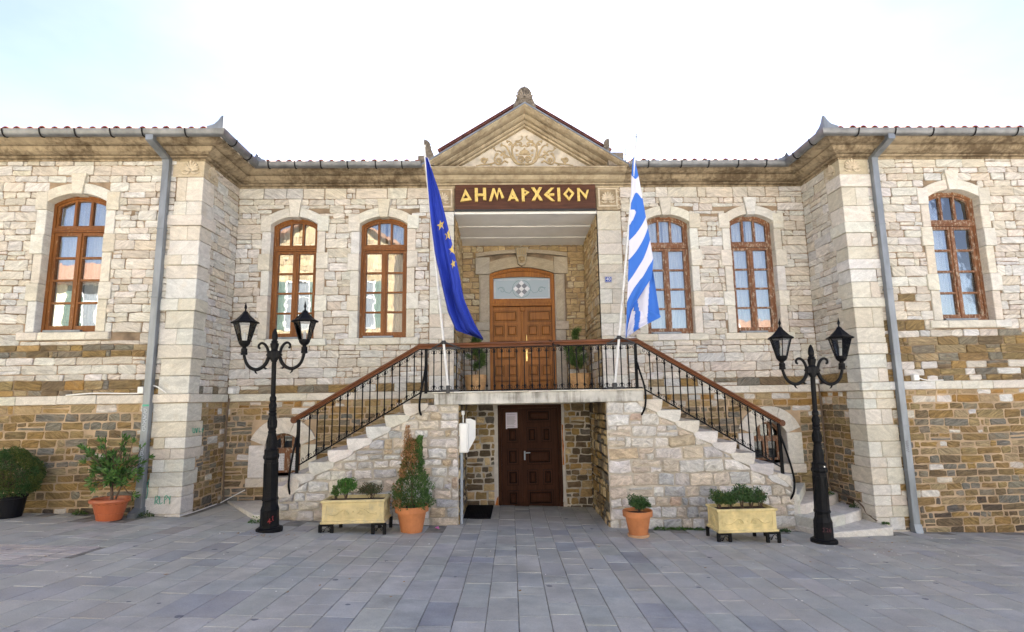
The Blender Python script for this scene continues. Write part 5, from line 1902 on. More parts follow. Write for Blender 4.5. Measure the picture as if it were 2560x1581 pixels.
# doormat
dm = thing('doormat', 'black ribbed rubber doormat beside the basement door', 'doormat', (-0.94, -0.15, g(-0.94, -0.15)))
mb = MB()
fr = Frame((0, 0, 0), (1, 0, 0), (0, 1, 0), (0, 0, 1))
mb.prism([(-0.235, -0.59), (0.225, -0.60), (0.25, 0.54), (-0.25, 0.6)], fr, 0.0, 0.014)
mat_ = mb.build('mat_base', M['rubber'], dm)
mb = MB()
for i in range(17):
    x = -0.22 + i * 0.0268
    mb.cbox(x - 0.007, x + 0.007, -0.585, 0.54, 0.012, 0.024, 0.003)
mb.build('rubber_ribs', M['rubber'], dm)

# meter box with open door and its pipe
mx_ = thing('meter_box', 'white electric meter cabinet standing open at the left of the basement passage', 'meter box', (-1.12, -1.12, 1.17))
mb = MB(); mb.cbox(-0.085, 0.065, -0.12, 0.12, 0.0, 0.47, 0.012); mb.cbox(-0.06, 0.04, -0.135, -0.119, 0.02, 0.45, 0.006)
mb.build('cabinet', M['plastic'], mx_)
mb = MB()
fr = Frame((0.068, 0, 0), (1, 0, 0), (0, 0, 1), (0, -1, 0))
mb.prism([(-0.05, 0.04), (0.005, 0.04), (0.125, 0.22), (0.125, 0.5), (0.03, 0.54), (-0.05, 0.54)], Frame((0.07, 0.02, 0), (0.85, 0.5, 0), (0, 0, 1), (0.5, -0.85, 0)), -0.03, 0.0, bev=0.004)
mb.build('cabinet_door', M['plastic'], mx_)
mb = MB(); mb.cbox(-0.05, -0.0, -0.03, 0.03, 0.6, 0.67, 0.008); mb.tube([(-0.025, 0, 0.46), (-0.025, 0, 0.62)], 0.012, 6); mb.build('lamp_holder', M['plastic'], mx_)
mb = MB(); mb.tube([(-0.05, -0.04, 0.01), (-0.05, -0.04, -1.17)], 0.027, 10)
for z in (-0.25, -0.8): mb.tube([(-0.05, -0.04, z), (-0.05, -0.04, z - 0.03)], 0.032, 10)
mb.build('conduit', M['grey_pipe'], mx_)

# ------------------------------------------------------------------ iron railing with wooden handrail
YR = -1.20
rail = thing('stair_railing', 'black wrought iron balustrade with brown wooden handrail along landing and stairs', 'railing', (0, YR, 0))
SLL, SLR = 0.577, 0.592
HX0, HX1, HZ = -1.86, 1.78, 2.955


def hand_z(x):
    if x < HX0: return HZ - (HX0 - x) * SLL
    if x > HX1: return HZ + 0.045 - (x - HX1) * SLR
    return HZ + 0.045 * (x - HX0) / (HX1 - HX0)


def low_z(x):
    if x < -1.80: return 2.165 - (-1.80 - x) * SLL
    if x > 1.83: return 2.165 - (x - 1.83) * SLR
    return 2.165


# handrail: a moulded section swept along three runs, curled at both ends
sec = [(-0.03, -0.045), (0.03, -0.045), (0.036, -0.02), (0.024, -0.006), (0.036, 0.008), (0.034, 0.03), (0.018, 0.042), (-0.018, 0.042), (-0.034, 0.03), (-0.036, 0.008), (-0.024, -0.006), (-0.036, -0.02)]
XE0, XE1 = -3.86, 4.14
line = [(XE0, hand_z(XE0)), (HX0, hand_z(HX0)), (HX1, hand_z(HX1)), (XE1, hand_z(XE1))]
rings = []
for i, (x, z) in enumerate(line):
    rings.append([(x, a, z - 0.045 + b) for a, b in sec])
mb = MB(); mb.sweep(None, rings)
hr_ = mb.build('handrail', M['wood_rail'], rail)
for sg, xe in ((-1, XE0), (1, XE1)):
    mb = MB()
    zc = hand_z(xe) - 0.06
    for yy in (-0.036, 0.004):
        pts = [(xe + sg * 0.0 + sg * p, 0, q) for p, q in spiral(0.0, zc - 0.005, 0.048, 1.4, PI / 2, -1, 26, 0.12)]
    mb2 = MB()
    sp = spiral(0.0, zc - 0.005, 0.05, 1.5, PI / 2, -1, 30, 0.1)
    rings = []
    for k, (p, q) in enumerate(sp):
        dx, dz = p / (math.hypot(p, q - zc + 0.005) or 1), (q - zc + 0.005) / (math.hypot(p, q - zc + 0.005) or 1)
        t = 0.013 * (1 - 0.5 * k / 30)
        rings.append([(xe + sg * (p - dx * t), -0.036, q - dz * t), (xe + sg * (p + dx * t), -0.036, q + dz * t), (xe + sg * (p + dx * t), 0.036, q + dz * t), (xe + sg * (p - dx * t), 0.036, q - dz * t)])
    mb2.sweep(None, rings)
    mb2.lathe([(0.036, -0.028), (0.036, 0.028)], (xe, 0, zc - 0.005), 16, tilt=Matrix.Rotation(PI / 2, 3, 'X'))
    mb2.build('handrail_scroll', M['wood_rail'], hr_)

mb = MB()
mb.box(-1.80, 1.83, -0.015, 0.015, 2.155, 2.175)
for (xa, xb) in ((-3.76, -1.80), (1.83, 4.08)):
    mb.sweep(None, [[(x, y, low_z(x) + z) for y, z in ((-0.012, -0.012), (0.012, -0.012), (0.012, 0.012), (-0.012, 0.012))] for x in (xa, xb)])
mb.build('bottom_rail', M['iron'], rail)
mb = MB()
rg = [[(x, y, hand_z(x) - 0.1 + z) for y, z in ((-0.018, -0.006), (0.018, -0.006), (0.018, 0.006), (-0.018, 0.006))] for x in (XE0 + 0.1, HX0, HX1, XE1 - 0.1)]
mb.sweep(None, rg)
mb.build('top_bar', M['iron'], rail)


def lever(n):
    return n


def baluster(x):
    z0, z1 = low_z(x), hand_z(x) - 0.095
    mb = MB()
    mb.box(x - 0.0085, x + 0.0085, -0.0085, 0.0085, z0, z1)
    for zc in (z0 + 0.075, z1 - 0.07):
        mb.lathe([(0.009, -0.026), (0.018, -0.012), (0.02, 0.0), (0.018, 0.012), (0.009, 0.026)], (x, 0, zc), 8)
    return mb.build('baluster', M['iron'], rail)


xs_c = [-1.745 + 3.495 * i / 28 for i in range(29)]
xs_l = [-3.735 + i * 0.1195 for i in range(17)]
xs_r = [1.86 + i * 0.1235 for i in range(18)]
for lst in (xs_c[1:-1], xs_l[1:], xs_r[1:]):
    for x in lst:
        baluster(x)


def cscroll(xa, xb, z_a, z_b, up):
    """a pair of curls between two balusters: a C lying on its back, ends rolled in"""
    mb = MB()
    w_ = (xb - xa)
    cx = (xa + xb) / 2
    h = 0.075
    pts = []
    sl = (z_b - z_a) / w_
    n = 22
    for i in range(n + 1):
        t = i / n
        a = PI * (1.0 + t)           # half circle, then rolled ends
        pts.append((cx + math.cos(a) * w_ * 0.42, math.sin(a) * h * 0.62))
    left = [(cx - w_ * 0.42 + w_ * 0.14 * (1 - math.cos(a)), 0.0 + w_ * 0.14 * math.sin(a) * 1.2) for a in [PI * 1.35 * (1 - i / 8) for i in range(8)]]
    right = [(2 * cx - x, z) for x, z in left[::-1]]
    allp = left + pts + right
    P3 = []
    for x, z in allp:
        base = z_a + (x - xa) * sl
        P3.append((x, 0, base + (z + 0.055 if up else -z - 0.055)))
    mb.tube(P3, 0.0042, 5)
    return mb.build('iron_scroll', M['iron'], rail)


for lst, both in ((xs_c, True), (xs_l, True), (xs_r, True)):
    for i, (a, b) in enumerate(zip(lst, lst[1:])):
        if rng.random() > 0.08:
            cscroll(a, b, low_z(a), low_z(b), True)
        if rng.random() > 0.15:
            cscroll(a, b, hand_z(a) - 0.1, hand_z(b) - 0.1, False)

for x, z0 in ((-1.748, 2.13), (1.752, 2.13), (-3.792, 0.84), (4.092, 0.70)):
    mb = MB(); mb.cbox(x - 0.024, x + 0.024, -0.02, 0.02, z0, hand_z(x) - 0.09, 0.004)
    mb.build('railing_post', M['iron'], rail)
for pts in (((-1.75, -0.02, 2.6), (-1.765, -0.09, 2.42), (-1.80, -0.13, 2.2), (-1.83, -0.13, 2.0), (-1.83, -0.10, 1.85), (-1.80, -0.05, 1.76)),
            ((1.755, -0.02, 2.62), (1.79, -0.09, 2.42), (1.84, -0.13, 2.2), (1.855, -0.13, 2.0), (1.84, -0.10, 1.84), (1.79, -0.05, 1.72)),
            ((-3.80, -0.02, 1.5), (-3.83, -0.08, 1.25), (-3.86, -0.11, 0.95), (-3.87, -0.11, 0.75), (-3.86, -0.08, 0.62), (-3.84, -0.05, 0.55)),
            ((4.10, -0.02, 1.34), (4.14, -0.08, 1.1), (4.19, -0.12, 0.82), (4.215, -0.12, 0.6), (4.19, -0.10, 0.42), (4.12, -0.05, 0.29))):
    mb = MB(); mb.tube(smooth_pts(pts, 4), 0.017, 8); mb.build('stay_rod', M['iron'], rail)
mb = MB()
for k in range(14):
    p = (0.36 + rr(-.06, .06), rr(-.05, .02), 2.94 + rr(-.035, .035))
    mb.tube([p, (p[0] + rr(-.06, .06), p[1] + rr(-.02, .02), p[2] + rr(-.03, .03))], 0.012, 5)
mb.build('wire_knot', M['iron'], rail)

# ------------------------------------------------------------------ flag poles
def flagpole(sgn, label, foot_, top, clamp_z, cross):
    fx, fz = foot_
    p = thing('flagpole', label, 'flagpole', (fx, -1.30, fz), 'flagpoles on the landing railing')
    d = (top[0] - fx, top[1] - fz)
    at = lambda z: (d[0] * (z - fz) / d[1], 0, z - fz)
    mb = MB(); mb.tube([(0, 0, 0), at(clamp_z + 1.3), at(top[1])], [0.021, 0.02, 0.017], 10)
    mb.build('pole', M['pole'], p)
    mb = MB()
    mb.cbox(-0.125, 0.175, 0.03, 0.075, -0.065, -0.025, 0.004); mb.cbox(-0.03, 0.03, -0.03, 0.06, -0.085, 0.04, 0.004)
    mb.build('foot_clamp', M['cap_dark'], p)
    c = at(clamp_z)
    mb = MB()
    mb.cbox(c[0] - 0.2, c[0] + 0.27, 0.04, 0.07, c[2] - 0.11, c[2] - 0.07, 0.003)
    mb.tube([(c[0] - 0.17, 0.03, c[2] - 0.085), (c[0] - 0.02, -0.04, c[2] + 0.0)], 0.012, 6)
    mb.tube([(c[0] + 0.25, 0.03, c[2] - 0.085), (c[0] + 0.02, -0.04, c[2] + 0.0)], 0.012, 6)
    mb.lathe([(0.036, -0.03), (0.04, 0), (0.036, 0.03)], c, 10)
    mb.build('rail_clamp', M['cap_dark'], p)
    mb = MB()
    k = at(clamp_z + 0.72)
    mb.tube([(k[0] + 0.029 * math.cos(a), 0.029 * math.sin(a), k[2] + 0.004 * a) for a in [i * 0.7 for i in range(28)]], 0.006, 5)
    mb.tube([(k[0], -0.03, k[2]), (k[0] - 0.03, -0.04, k[2] - 0.1), (k[0] - 0.01, -0.04, k[2] - 0.22)], 0.004, 4)
    mb.build('rope_wrap', M['plaster'], p)
    t = at(top[1])
    if cross:
        mb = MB()
        mb.tube([t, (t[0] + 0.015, 0, t[2] + 0.2)], 0.008, 6)
        mb.tube([(t[0] - 0.058, 0, t[2] + 0.145), (t[0] + 0.08, 0, t[2] + 0.145)], 0.008, 6)
        for q in ((t[0] + 0.015, 0, t[2] + 0.205), (t[0] - 0.062, 0, t[2] + 0.145), (t[0] + 0.084, 0, t[2] + 0.145)):
            mb.lathe([(0.002, -0.01), (0.011, 0), (0.002, 0.01)], q, 6)
        mb.build('cross_finial', M['zinc'], p)
    else:
        mb = MB(); mb.lathe([(0.02, 0), (0.024, 0.01), (0.012, 0.03), (0.002, 0.035)], t, 8); mb.build('pole_cap', M['plastic'], p)
    return p


flagpole(-1, 'leaning white flagpole carrying the dark blue flag at the left of the landing', (-1.375, 2.215), (-1.80, 6.38), 2.96, False)
flagpole(1, 'leaning white flagpole topped by a cross carrying the blue and white striped flag', (1.36, 2.215), (1.91, 6.41), 3.0, True)


def lerp_tab(tab, t):
    for (t0, v0), (t1, v1) in zip(tab, tab[1:]):
        if t <= t1:
            k = (t - t0) / (t1 - t0) if t1 > t0 else 0
            return v0 + (v1 - v0) * k
    return tab[-1][1]


def tabz(pts):
    """points (x, z) from top to bottom -> x as a function of z"""
    return sorted([(-z, x) for x, z in pts])


# blue flag with a ring of yellow stars, hanging in long folds
eu = thing('blue_star_flag', 'dark blue flag with yellow stars hanging in folds beside the entrance sign', 'flag', (-1.4, -1.30, 4.6))
EL = tabz([(-1.775, 6.18), (-1.67, 5.01), (-1.60, 4.46), (-1.5, 4.0), (-1.38, 3.46), (-1.30, 3.28), (-1.24, 3.14), (-0.98, 3.06), (-0.805, 2.99)])
ER = tabz([(-1.735, 6.18), (-1.52, 5.52), (-1.33, 4.73), (-1.23, 4.3), (-1.155, 3.94), (-1.165, 3.82), (-1.06, 3.55), (-0.93, 3.25), (-0.785, 2.99)])


def eu_fold(u, t):
    am = 0.03 + 0.13 * t
    return -am * (math.sin(u * 8.2 + 0.3 + 1.3 * t) * 0.62 + math.sin(u * 15.0 - 2.6 * t + 1.0) * 0.3 + 0.12 * math.sin(u * 29 + 6 * t)) - 0.12 * t * u + 0.006 * math.sin(t * 40 + u * 7) * t


def cloth(o, L_, R_, z0, z1, nr, nc, fold, name, mat, y0=0.0, attr=None, thick=0.006):
    vs, fs, at = [], [], []
    for side in (0, 1):
        for r_ in range(nr + 1):
            t = r_ / nr
            z = z0 + (z1 - z0) * t
            a, b = lerp_tab(L_, -z), lerp_tab(R_, -z)
            for c in range(nc + 1):
                u = c / nc
                x = a + (b - a) * u
                vs.append((x - o.location.x, fold(u, t) + y0 + side * thick, z - o.location.z))
                if attr: at.append(attr(u, z, x))
    k = nc + 1
    half = (nr + 1) * k
    for r_ in range(nr):
        for c in range(nc):
            q = (r_ * k + c, r_ * k + c + 1, (r_ + 1) * k + c + 1, (r_ + 1) * k + c)
            fs.append(q[::-1]); fs.append(tuple(half + i for i in q))
    for r_ in range(nr):
        for c in (0, nc):
            i, j = r_ * k + c, (r_ + 1) * k + c
            fs.append((i, j, half + j, half + i))
    for c in range(nc):
        for r_ in (0, nr):
            i, j = r_ * k + c, r_ * k + c + 1
            fs.append((i, j, half + j, half + i))
    mb = MB(); mb.add(vs, fs)
    if attr:
        mb.has_c = True
        mb.c = [(v, v, v, 1) for v in at]
    return mb.build(name, mat, o, smooth=True, recalc=True, angle=R(50))


cloth(eu, EL, ER, 6.18, 2.995, 60, 22, eu_fold, 'cloth', M['eu_blue'])
# inner fold seen behind
cloth(eu, tabz([(-1.50, 4.6), (-1.38, 3.9), (-1.26, 3.25), (-1.1, 3.1)]), tabz([(-1.3, 4.6), (-1.12, 3.7), (-0.97, 3.3), (-0.95, 3.1)]), 4.6, 3.12, 30, 10, lambda u, t: 0.06 + 0.03 * math.sin(u * 6 + t * 2), 'cloth_fold', M['eu_blue'])
for (sx, sz, s, rot) in ((-1.505, 4.96, 0.092, 0.15), (-1.37, 4.76, 0.092, -0.12), (-1.30, 4.50, 0.095, -0.05), (-1.285, 4.26, 0.08, 0.25)):
    t = (6.18 - sz) / (6.18 - 2.995)
    a, b = lerp_tab(EL, -sz), lerp_tab(ER, -sz)
    mb = MB()
    outl = []
    for i in range(10):
        rad = s if i % 2 == 0 else s * 0.42
        an = PI / 2 + i * PI / 5 + rot
        outl.append((math.cos(an) * rad * (0.8 if s > .085 else 0.6), math.sin(an) * rad))
    def onc(dx, dz, off):
        x, z = sx + dx, sz + dz
        aa, bb = lerp_tab(EL, -z), lerp_tab(ER, -z)
        u = (x - aa) / (bb - aa)
        u = min(max(u, 0), 1.0)
        x = aa + (bb - aa) * u
        tt = (6.18 - z) / (6.18 - 2.995)
        return (x - eu.location.x, eu_fold(u, tt) - off, z - eu.location.z)
    vs = [onc(0, 0, 0.004)] + [onc(dx * 0.5, dz * 0.5, 0.004) for dx, dz in outl] + [onc(dx, dz, 0.004) for dx, dz in outl]
    fs = []
    for i in range(10):
        j = (i + 1) % 10
        fs += [(0, 1 + i, 1 + j), (1 + i, 11 + i, 11 + j, 1 + j)]
    mb.add(vs, fs)
    mb.build('star', M['star'], eu)

# blue and white striped flag
gr = thing('striped_flag', 'blue and white striped flag hanging in folds at the right of the landing', 'flag', (1.9, -1.30, 4.6))
mgr, nt, b_ = new_mat('striped_flag_cloth')
at_ = nt.nodes.new('ShaderNodeAttribute'); at_.attribute_name = 'tint'
sp_ = nt.nodes.new('ShaderNodeSeparateColor'); nt.links.new(at_.outputs['Color'], sp_.inputs[0])
md_ = nt.nodes.new('ShaderNodeMath'); md_.operation = 'PINGPONG'; md_.inputs[1].default_value = 1.0
nt.links.new(sp_.outputs[0], md_.inputs[0])
gt_ = nt.nodes.new('ShaderNodeMath'); gt_.operation = 'GREATER_THAN'; gt_.inputs[1].default_value = 0.5
nt.links.new(md_.outputs[0], gt_.inputs[0])
mc_ = mixc(nt); mc_.inputs[1].default_value = (0.03, 0.14, 0.52, 1); mc_.inputs[2].default_value = (0.60, 0.59, 0.66, 1)
nt.links.new(gt_.outputs[0], mc_.inputs[0]); nt.links.new(mc_.outputs[0], b_.inputs['Base Color'])
b_.inputs['Roughness'].default_value = 0.75
M['gr_flag'] = mgr


def ZY(y):      # picture row of the close-up -> height on the flag
    return 6.16 - (y - 50) * (6.16 - 2.99) / (1465 - 50)


GLb = [ZY(y) for y in (-200, 195, 425, 720, 870, 1045, 1190, 2200)]
GRb = [ZY(y) for y in (-200, 215, 372, 527, 612, 708, 850, 2200)]
GL = tabz([(1.845, 6.17), (1.80, 5.81), (1.76, 5.3), (1.715, 4.9), (1.69, 4.5), (1.645, 3.9), (1.60, 3.4), (1.575, 2.99)])
GR = tabz([(1.875, 6.17), (1.935, 5.81), (2.03, 5.07), (2.08, 4.7), (2.12, 4.33), (2.08, 4.03), (1.95, 3.84), (1.83, 3.66), (1.71, 3.46), (1.645, 3.25), (1.59, 2.99)])


def gr_attr(u, z, x):
    prev = None
    us = u ** 1.15
    zs_ = []
    for k in range(len(GLb)):
        a, b = GLb[k], GRb[k]
        if k == 1: zk = a - 0.06 * math.sin(u * PI)
        elif k == 2: zk = a + (b - a) * us + 0.16 * math.sin(min(1, u * 1.1) * PI)
        else: zk = a + (b - a) * us
        zs_.append(zk)
    for k in range(len(zs_) - 1):
        if zs_[k] >= z >= zs_[k + 1]:
            f = (zs_[k] - z) / (zs_[k] - zs_[k + 1])
            return k + f - 0.5 + 0.0
    return 6.0


def gr_stripe(u, z, x):
    v = gr_attr(u, z, x)
    if ZY(600) < z < ZY(478) and u < 0.36 * (1 - abs((z - ZY(495)) / (ZY(600) - ZY(495)))) + 0.02: return 1.0
    # stripe k lies between k-.5 and k+.5; even ones are blue
    return v


def gr_fold(u, t):
    am = 0.015 + 0.07 * t
    return -am * (math.sin(u * 5.2 + 0.4) * 0.7 + math.sin(u * 9.5 + 2.5 * t) * 0.25)


cloth(gr, GL, GR, 6.17, 3.0, 130, 30, gr_fold, 'cloth', M['gr_flag'], attr=gr_stripe)
cloth(gr, tabz([(2.0, 4.5), (1.80, 3.72), (1.75, 3.4)]), tabz([(2.09, 4.35), (2.135, 4.1), (2.165, 3.8), (2.21, 3.36), (2.20, 3.3)]), 4.28, 3.36, 40, 30, lambda u, t: 0.13 + 0.03 * math.sin(u * 9 + 0.5), 'cloth_fold', M['gr_flag'],
      attr=lambda u, z, x: (0.0 if x < 1.862 - 0.10 * (z - 3.46) else (1.0 if x < 1.99 + 0.13 * (z - 3.4) else 0.0)))
cloth(gr, tabz([(1.66, 3.5), (1.60, 3.2), (1.585, 3.02)]), tabz([(2.0, 3.5), (2.215, 3.37), (2.2, 3.34), (1.97, 3.23), (1.8, 3.14), (1.63, 3.02)]), 3.46, 3.03, 24, 40, lambda u, t: 0.11 + 0.02 * math.sin(u * 12), 'cloth_hem', M['gr_flag'],
      attr=lambda u, z, x: (lambda a: 1.0 if a < 0.2 else (0.0 if a < 0.36 else (1.0 if a < 0.6 else 0.0)))((x - (1.60 + 0.17 * (z - 3.0))) / (0.6 - 0.17 * (z - 3.0))))

# ------------------------------------------------------------------ the sign
sign = thing('entrance_sign', 'long dark wooden board with gilded capital letters above the porch', 'sign', (0, -0.02, 5.92))
mb = MB()
mb.cbox(-1.372, 1.372, -0.06, 0.06, -0.25, 0.25, 0.008)
bd = mb.build('board', M['wood_sign'], sign)
mb = MB(); mb.cbox(-1.378, 1.378, -0.055, 0.05, -0.272, -0.246, 0.004); mb.build('lower_edge', M['cap_dark'], sign)


def LP(x, y):
    return ((x - 1147) * 2.744 / 2035.0, (315 - y) * 0.5 / 352.0)


LET = {
    'delta': [[(205, 395), (280, 212), (318, 270), (372, 372), (340, 378), (205, 395)], None],
}


def stroke(p, q, w_, w2=None):
    (x0, y0), (x1, y1) = p, q
    d = math.hypot(x1 - x0, y1 - y0)
    nx_, ny_ = -(y1 - y0) / d * w_ / 2, (x1 - x0) / d * w_ / 2
    w2 = w2 or w_
    mx2, my2 = -(y1 - y0) / d * w2 / 2, (x1 - x0) / d * w2 / 2
    return [(x0 + nx_, y0 + ny_), (x0 - nx_, y0 - ny_), (x1 - mx2, y1 - my2), (x1 + mx2, y1 + my2)]


def letter(strokes):
    mb = MB()
    fr = Frame((0, -0.06, 0), (1, 0, 0), (0, 0, 1), (0, -1, 0))
    for i, s in enumerate(strokes):
        mb.prism([LP(*p) for p in s], fr, 0.008, 0.05 + 0.0012 * i, bev=0.004)
    return mb.build('letter', M['gold'], sign)


letter([[(280, 212), (302, 262), (240, 360), (205, 395)], [(280, 212), (372, 372), (334, 376), (262, 245)], [(205, 395), (232, 352), (350, 338), (372, 372)]])
letter([stroke((435, 200), (437, 396), 44), stroke((553, 198), (556, 372), 46), stroke((437, 297), (555, 297), 34)])
letter([[(617, 388), (672, 204), (700, 204), (700, 250), (655, 388)], [(672, 204), (700, 204), (748, 340), (735, 376)], [(735, 376), (722, 330), (755, 202), (775, 202)], [(752, 202), (778, 202), (838, 340), (802, 356)]])
letter([[(958, 207), (978, 262), (925, 378), (884, 388)], [(958, 207), (1048, 392), (1008, 392), (935, 255)], [(905, 358), (920, 326), (1012, 326), (1028, 358)]])
letter([stroke((1107, 206), (1111, 396), 42), [(1088, 206), (1205, 264), (1165, 268), (1118, 244)], [(1205, 264), (1125, 322), (1118, 292), (1168, 260)]])
letter([[(1226, 194), (1274, 194), (1396, 384), (1350, 384)], [(1342, 192), (1388, 192), (1280, 384), (1230, 384)]])
letter([[(1512, 200), (1562, 200), (1462, 300), (1408, 300)], [(1408, 300), (1462, 296), (1568, 390), (1518, 392)], stroke((1478, 299), (1560, 299), 34)])
letter([stroke((1626, 200), (1629, 397), 42)])
letter([[(1770, 200), (1770, 246), (1732, 292), (1687, 295)], [(1770, 200), (1855, 282), (1812, 286), (1770, 246)], [(1855, 282), (1776, 390), (1774, 340), (1812, 284)], [(1776, 390), (1687, 295), (1732, 290), (1775, 342)]])
letter([stroke((1912, 206), (1915, 393), 38), [(1896, 204), (1930, 214), (2028, 316), (2022, 368)], [(2022, 368), (2000, 330), (2034, 232), (2066, 232)]])


def text_obj(body, size, mat, parent, loc, rot, depth=0.001, name='lettering'):
    cu_ = bpy.data.curves.new(name, 'FONT')
    cu_.body = body; cu_.size = size; cu_.extrude = depth; cu_.align_x = 'CENTER'; cu_.align_y = 'CENTER'
    tmp = bpy.data.objects.new('tmp', cu_); COL.objects.link(tmp)
    dg = bpy.context.evaluated_depsgraph_get()
    me = bpy.data.meshes.new_from_object(tmp.evaluated_get(dg))
    bpy.data.objects.remove(tmp); bpy.data.curves.remove(cu_)
    me.name = name
    me.materials.clear(); me.materials.append(mat)
    o_ = bpy.data.objects.new(name, me); COL.objects.link(o_)
    o_.parent = parent; o_.location = loc; o_.rotation_euler = rot
    return o_


nb = thing('house_number_plate', 'small blue enamel plate with white number 40 right of the porch', 'number plate', (1.565, -0.04, 4.262))
mb = MB(); mb.cbox(-0.066, 0.066, -0.006, 0.012, -0.054, 0.054, 0.004); mb.build('plate', M['blue_plate'], nb)
text_obj('40', 0.088, M['plastic'], nb, (0, -0.0075, 0.002), (PI / 2, 0, 0), name='digits')
mb = MB()
ring_prism(mb, rect(-0.06, 0.06, -0.048, 0.048), rect(-0.056, 0.056, -0.044, 0.044), Frame((0, -0.006, 0), (1, 0, 0), (0, 0, 1), (0, -1, 0)), -0.002, 0.0015)
mb.build('plate_border', M['plastic'], nb)

# ------------------------------------------------------------------ lamp posts
def make_lamp_post(label, mark_mat, hatch):
    lp = thing('lamp_post', label, 'lamp post', (0, 0, 0), 'twin lantern lamp posts beside the stairs')
    mb = MB()
    mb.lathe([(0.195, -0.03), (0.20, 0.0), (0.20, 0.028), (0.17, 0.045)], seg=20)
    K8 = 0.9
    mb.lathe([(r__ * K8, z__) for r__, z__ in [(0.166, 0.04), (0.158, 0.065), (0.152, 0.27), (0.155, 0.285), (0.148, 0.305), (0.128, 0.355), (0.124, 0.41), (0.137, 0.42), (0.139, 0.445), (0.126, 0.465), (0.116, 1.0), (0.130, 1.015), (0.137, 1.04), (0.130, 1.065), (0.119, 1.075), (0.119, 1.12), (0.126, 1.13)]], seg=8, rot=PI / 8)
    for k in range(8):
        a = k * PI / 4
        d = Vector((math.sin(a), -math.cos(a), 0)); s_ = Vector((math.cos(a), math.sin(a), 0))
        fr = Frame(d * 0.1125 * K8 + Vector((0, 0, 0)), s_, (0, 0, 1), d)
        ring_prism(mb, [(-0.034, 0.53), (0.034, 0.53), (0.031, 0.95), (-0.031, 0.95)], [(-0.028, 0.54), (0.028, 0.54), (0.025, 0.94), (-0.025, 0.94)], fr, -0.012, 0.0045)
    base = mb.build('base', M['lamp_iron'], lp)
    if hatch:
        mb = MB(); mb.cbox(-0.068, 0.01, -0.138, -0.125, 0.08, 0.275, 0.004); mb.build('hatch', M['lamp_iron'], base)
    mb = MB()
    prof = [(0.118, 1.12), (0.122, 1.14), (0.10, 1.155), (0.096, 1.2), (0.086, 1.33), (0.072, 1.385), (0.076, 1.39), (0.079, 1.405), (0.074, 1.415), (0.066, 1.42), (0.07, 1.44), (0.09, 1.47), (0.084, 1.5), (0.062, 1.64), (0.075, 1.65), (0.078, 1.665), (0.074, 1.68), (0.06, 1.69), (0.072, 1.705), (0.074, 1.72), (0.064, 1.73), (0.069, 1.745), (0.052, 1.85), (0.062, 1.862), (0.064, 1.885), (0.062, 1.91), (0.05, 1.925), (0.043, 1.935), (0.042, 2.44), (0.052, 2.445), (0.06, 2.465), (0.06, 2.48)]
    prof = [(r__ * (0.9 if z__ < 1.2 else 0.82), z__) for r__, z__ in prof]
    mb.lathe(prof, seg=14)
    for k in range(10):       # leaf mouldings and flutes of the shaft
        a = 2 * PI * k / 10
        ca, sa = math.cos(a), math.sin(a)
        for (z0, r0, z1, r1) in ((1.17, 0.099, 1.35, 0.08), (1.48, 0.088, 1.62, 0.066), (1.75, 0.068, 1.84, 0.054)):
            r0 *= 0.82; r1 *= 0.82
            pts = [(ca * r0 * 0.98, sa * r0 * 0.98, z0), (math.cos(a + 0.12) * (r0 + r1) / 2 * 1.06, math.sin(a + 0.12) * (r0 + r1) / 2 * 1.06, (z0 + z1) / 2), (ca * r1, sa * r1, z1)]
            mb.tube(pts, [0.006, 0.011, 0.004], 5)
        mb.tube([(ca * 0.034, sa * 0.034, 1.95), (ca * 0.034, sa * 0.034, 2.43)], 0.005, 4)
    mb.build('shaft', M['lamp_iron'], lp)
    mb = MB()
    mb.cbox(-0.105, 0.105, -0.05, 0.05, 2.49, 2.61, 0.015)
    mb.lathe([(0.06, 2.47), (0.064, 2.5), (0.064, 2.6), (0.05, 2.63), (0.062, 2.68), (0.07, 2.72), (0.05, 2.735), (0.056, 2.755), (0.038, 2.775), (0.047, 2.80), (0.048, 2.84), (0.036, 2.90), (0.018, 2.94), (0.003, 2.955)], seg=12)
    for sg in (-1, 1):
        for yy in (-0.03, 0.03):
            mb.lathe([(0.012, -0.012), (0.012, 0.012)], (sg * 0.108, yy, 2.55), 6)
    mb.build('hub', M['lamp_iron'], lp)
    for sg in (-1, 1):
        ar = MB()
        pts = smooth_pts([(0.09, 0, 2.51), (0.125, 0, 2.43), (0.19, 0, 2.365), (0.28, 0, 2.335), (0.37, 0, 2.365), (0.435, 0, 2.435), (0.47, 0, 2.53), (0.478, 0, 2.57)], 4)
        ar.tube([(sg * x, y, z) for x, y, z in pts], [0.03 - 0.008 * i / len(pts) for i in range(len(pts))], 8)
        ar.tube([(sg * 0.17, 0, 2.375), (sg * 0.13, 0, 2.345), (sg * 0.10, 0, 2.35)], [0.02, 0.014, 0.003], 6)
        ar.tube([(sg * 0.30, 0, 2.335), (sg * 0.285, 0, 2.29), (sg * 0.255, 0, 2.265)], [0.02, 0.013, 0.003], 6)
        sc_ = smooth_pts([(0.09, 0, 2.58), (0.115, 0, 2.66), (0.155, 0, 2.715), (0.205, 0, 2.735), (0.245, 0, 2.71), (0.25, 0, 2.67), (0.225, 0, 2.655)], 4)
        ar.tube([(sg * x, y, z) for x, y, z in sc_], [0.024 - 0.008 * i / len(sc_) for i in range(len(sc_))], 8)
        ar.lathe([(0.03, 2.56), (0.052, 2.565), (0.055, 2.59), (0.046, 2.6), (0.05, 2.61), (0.05, 2.655), (0.035, 2.665)], (sg * 0.478, 0, 0), 10)
        ar.build('arm', M['lamp_iron'], lp)
        # lantern
        cx = sg * 0.478
        mb = MB()
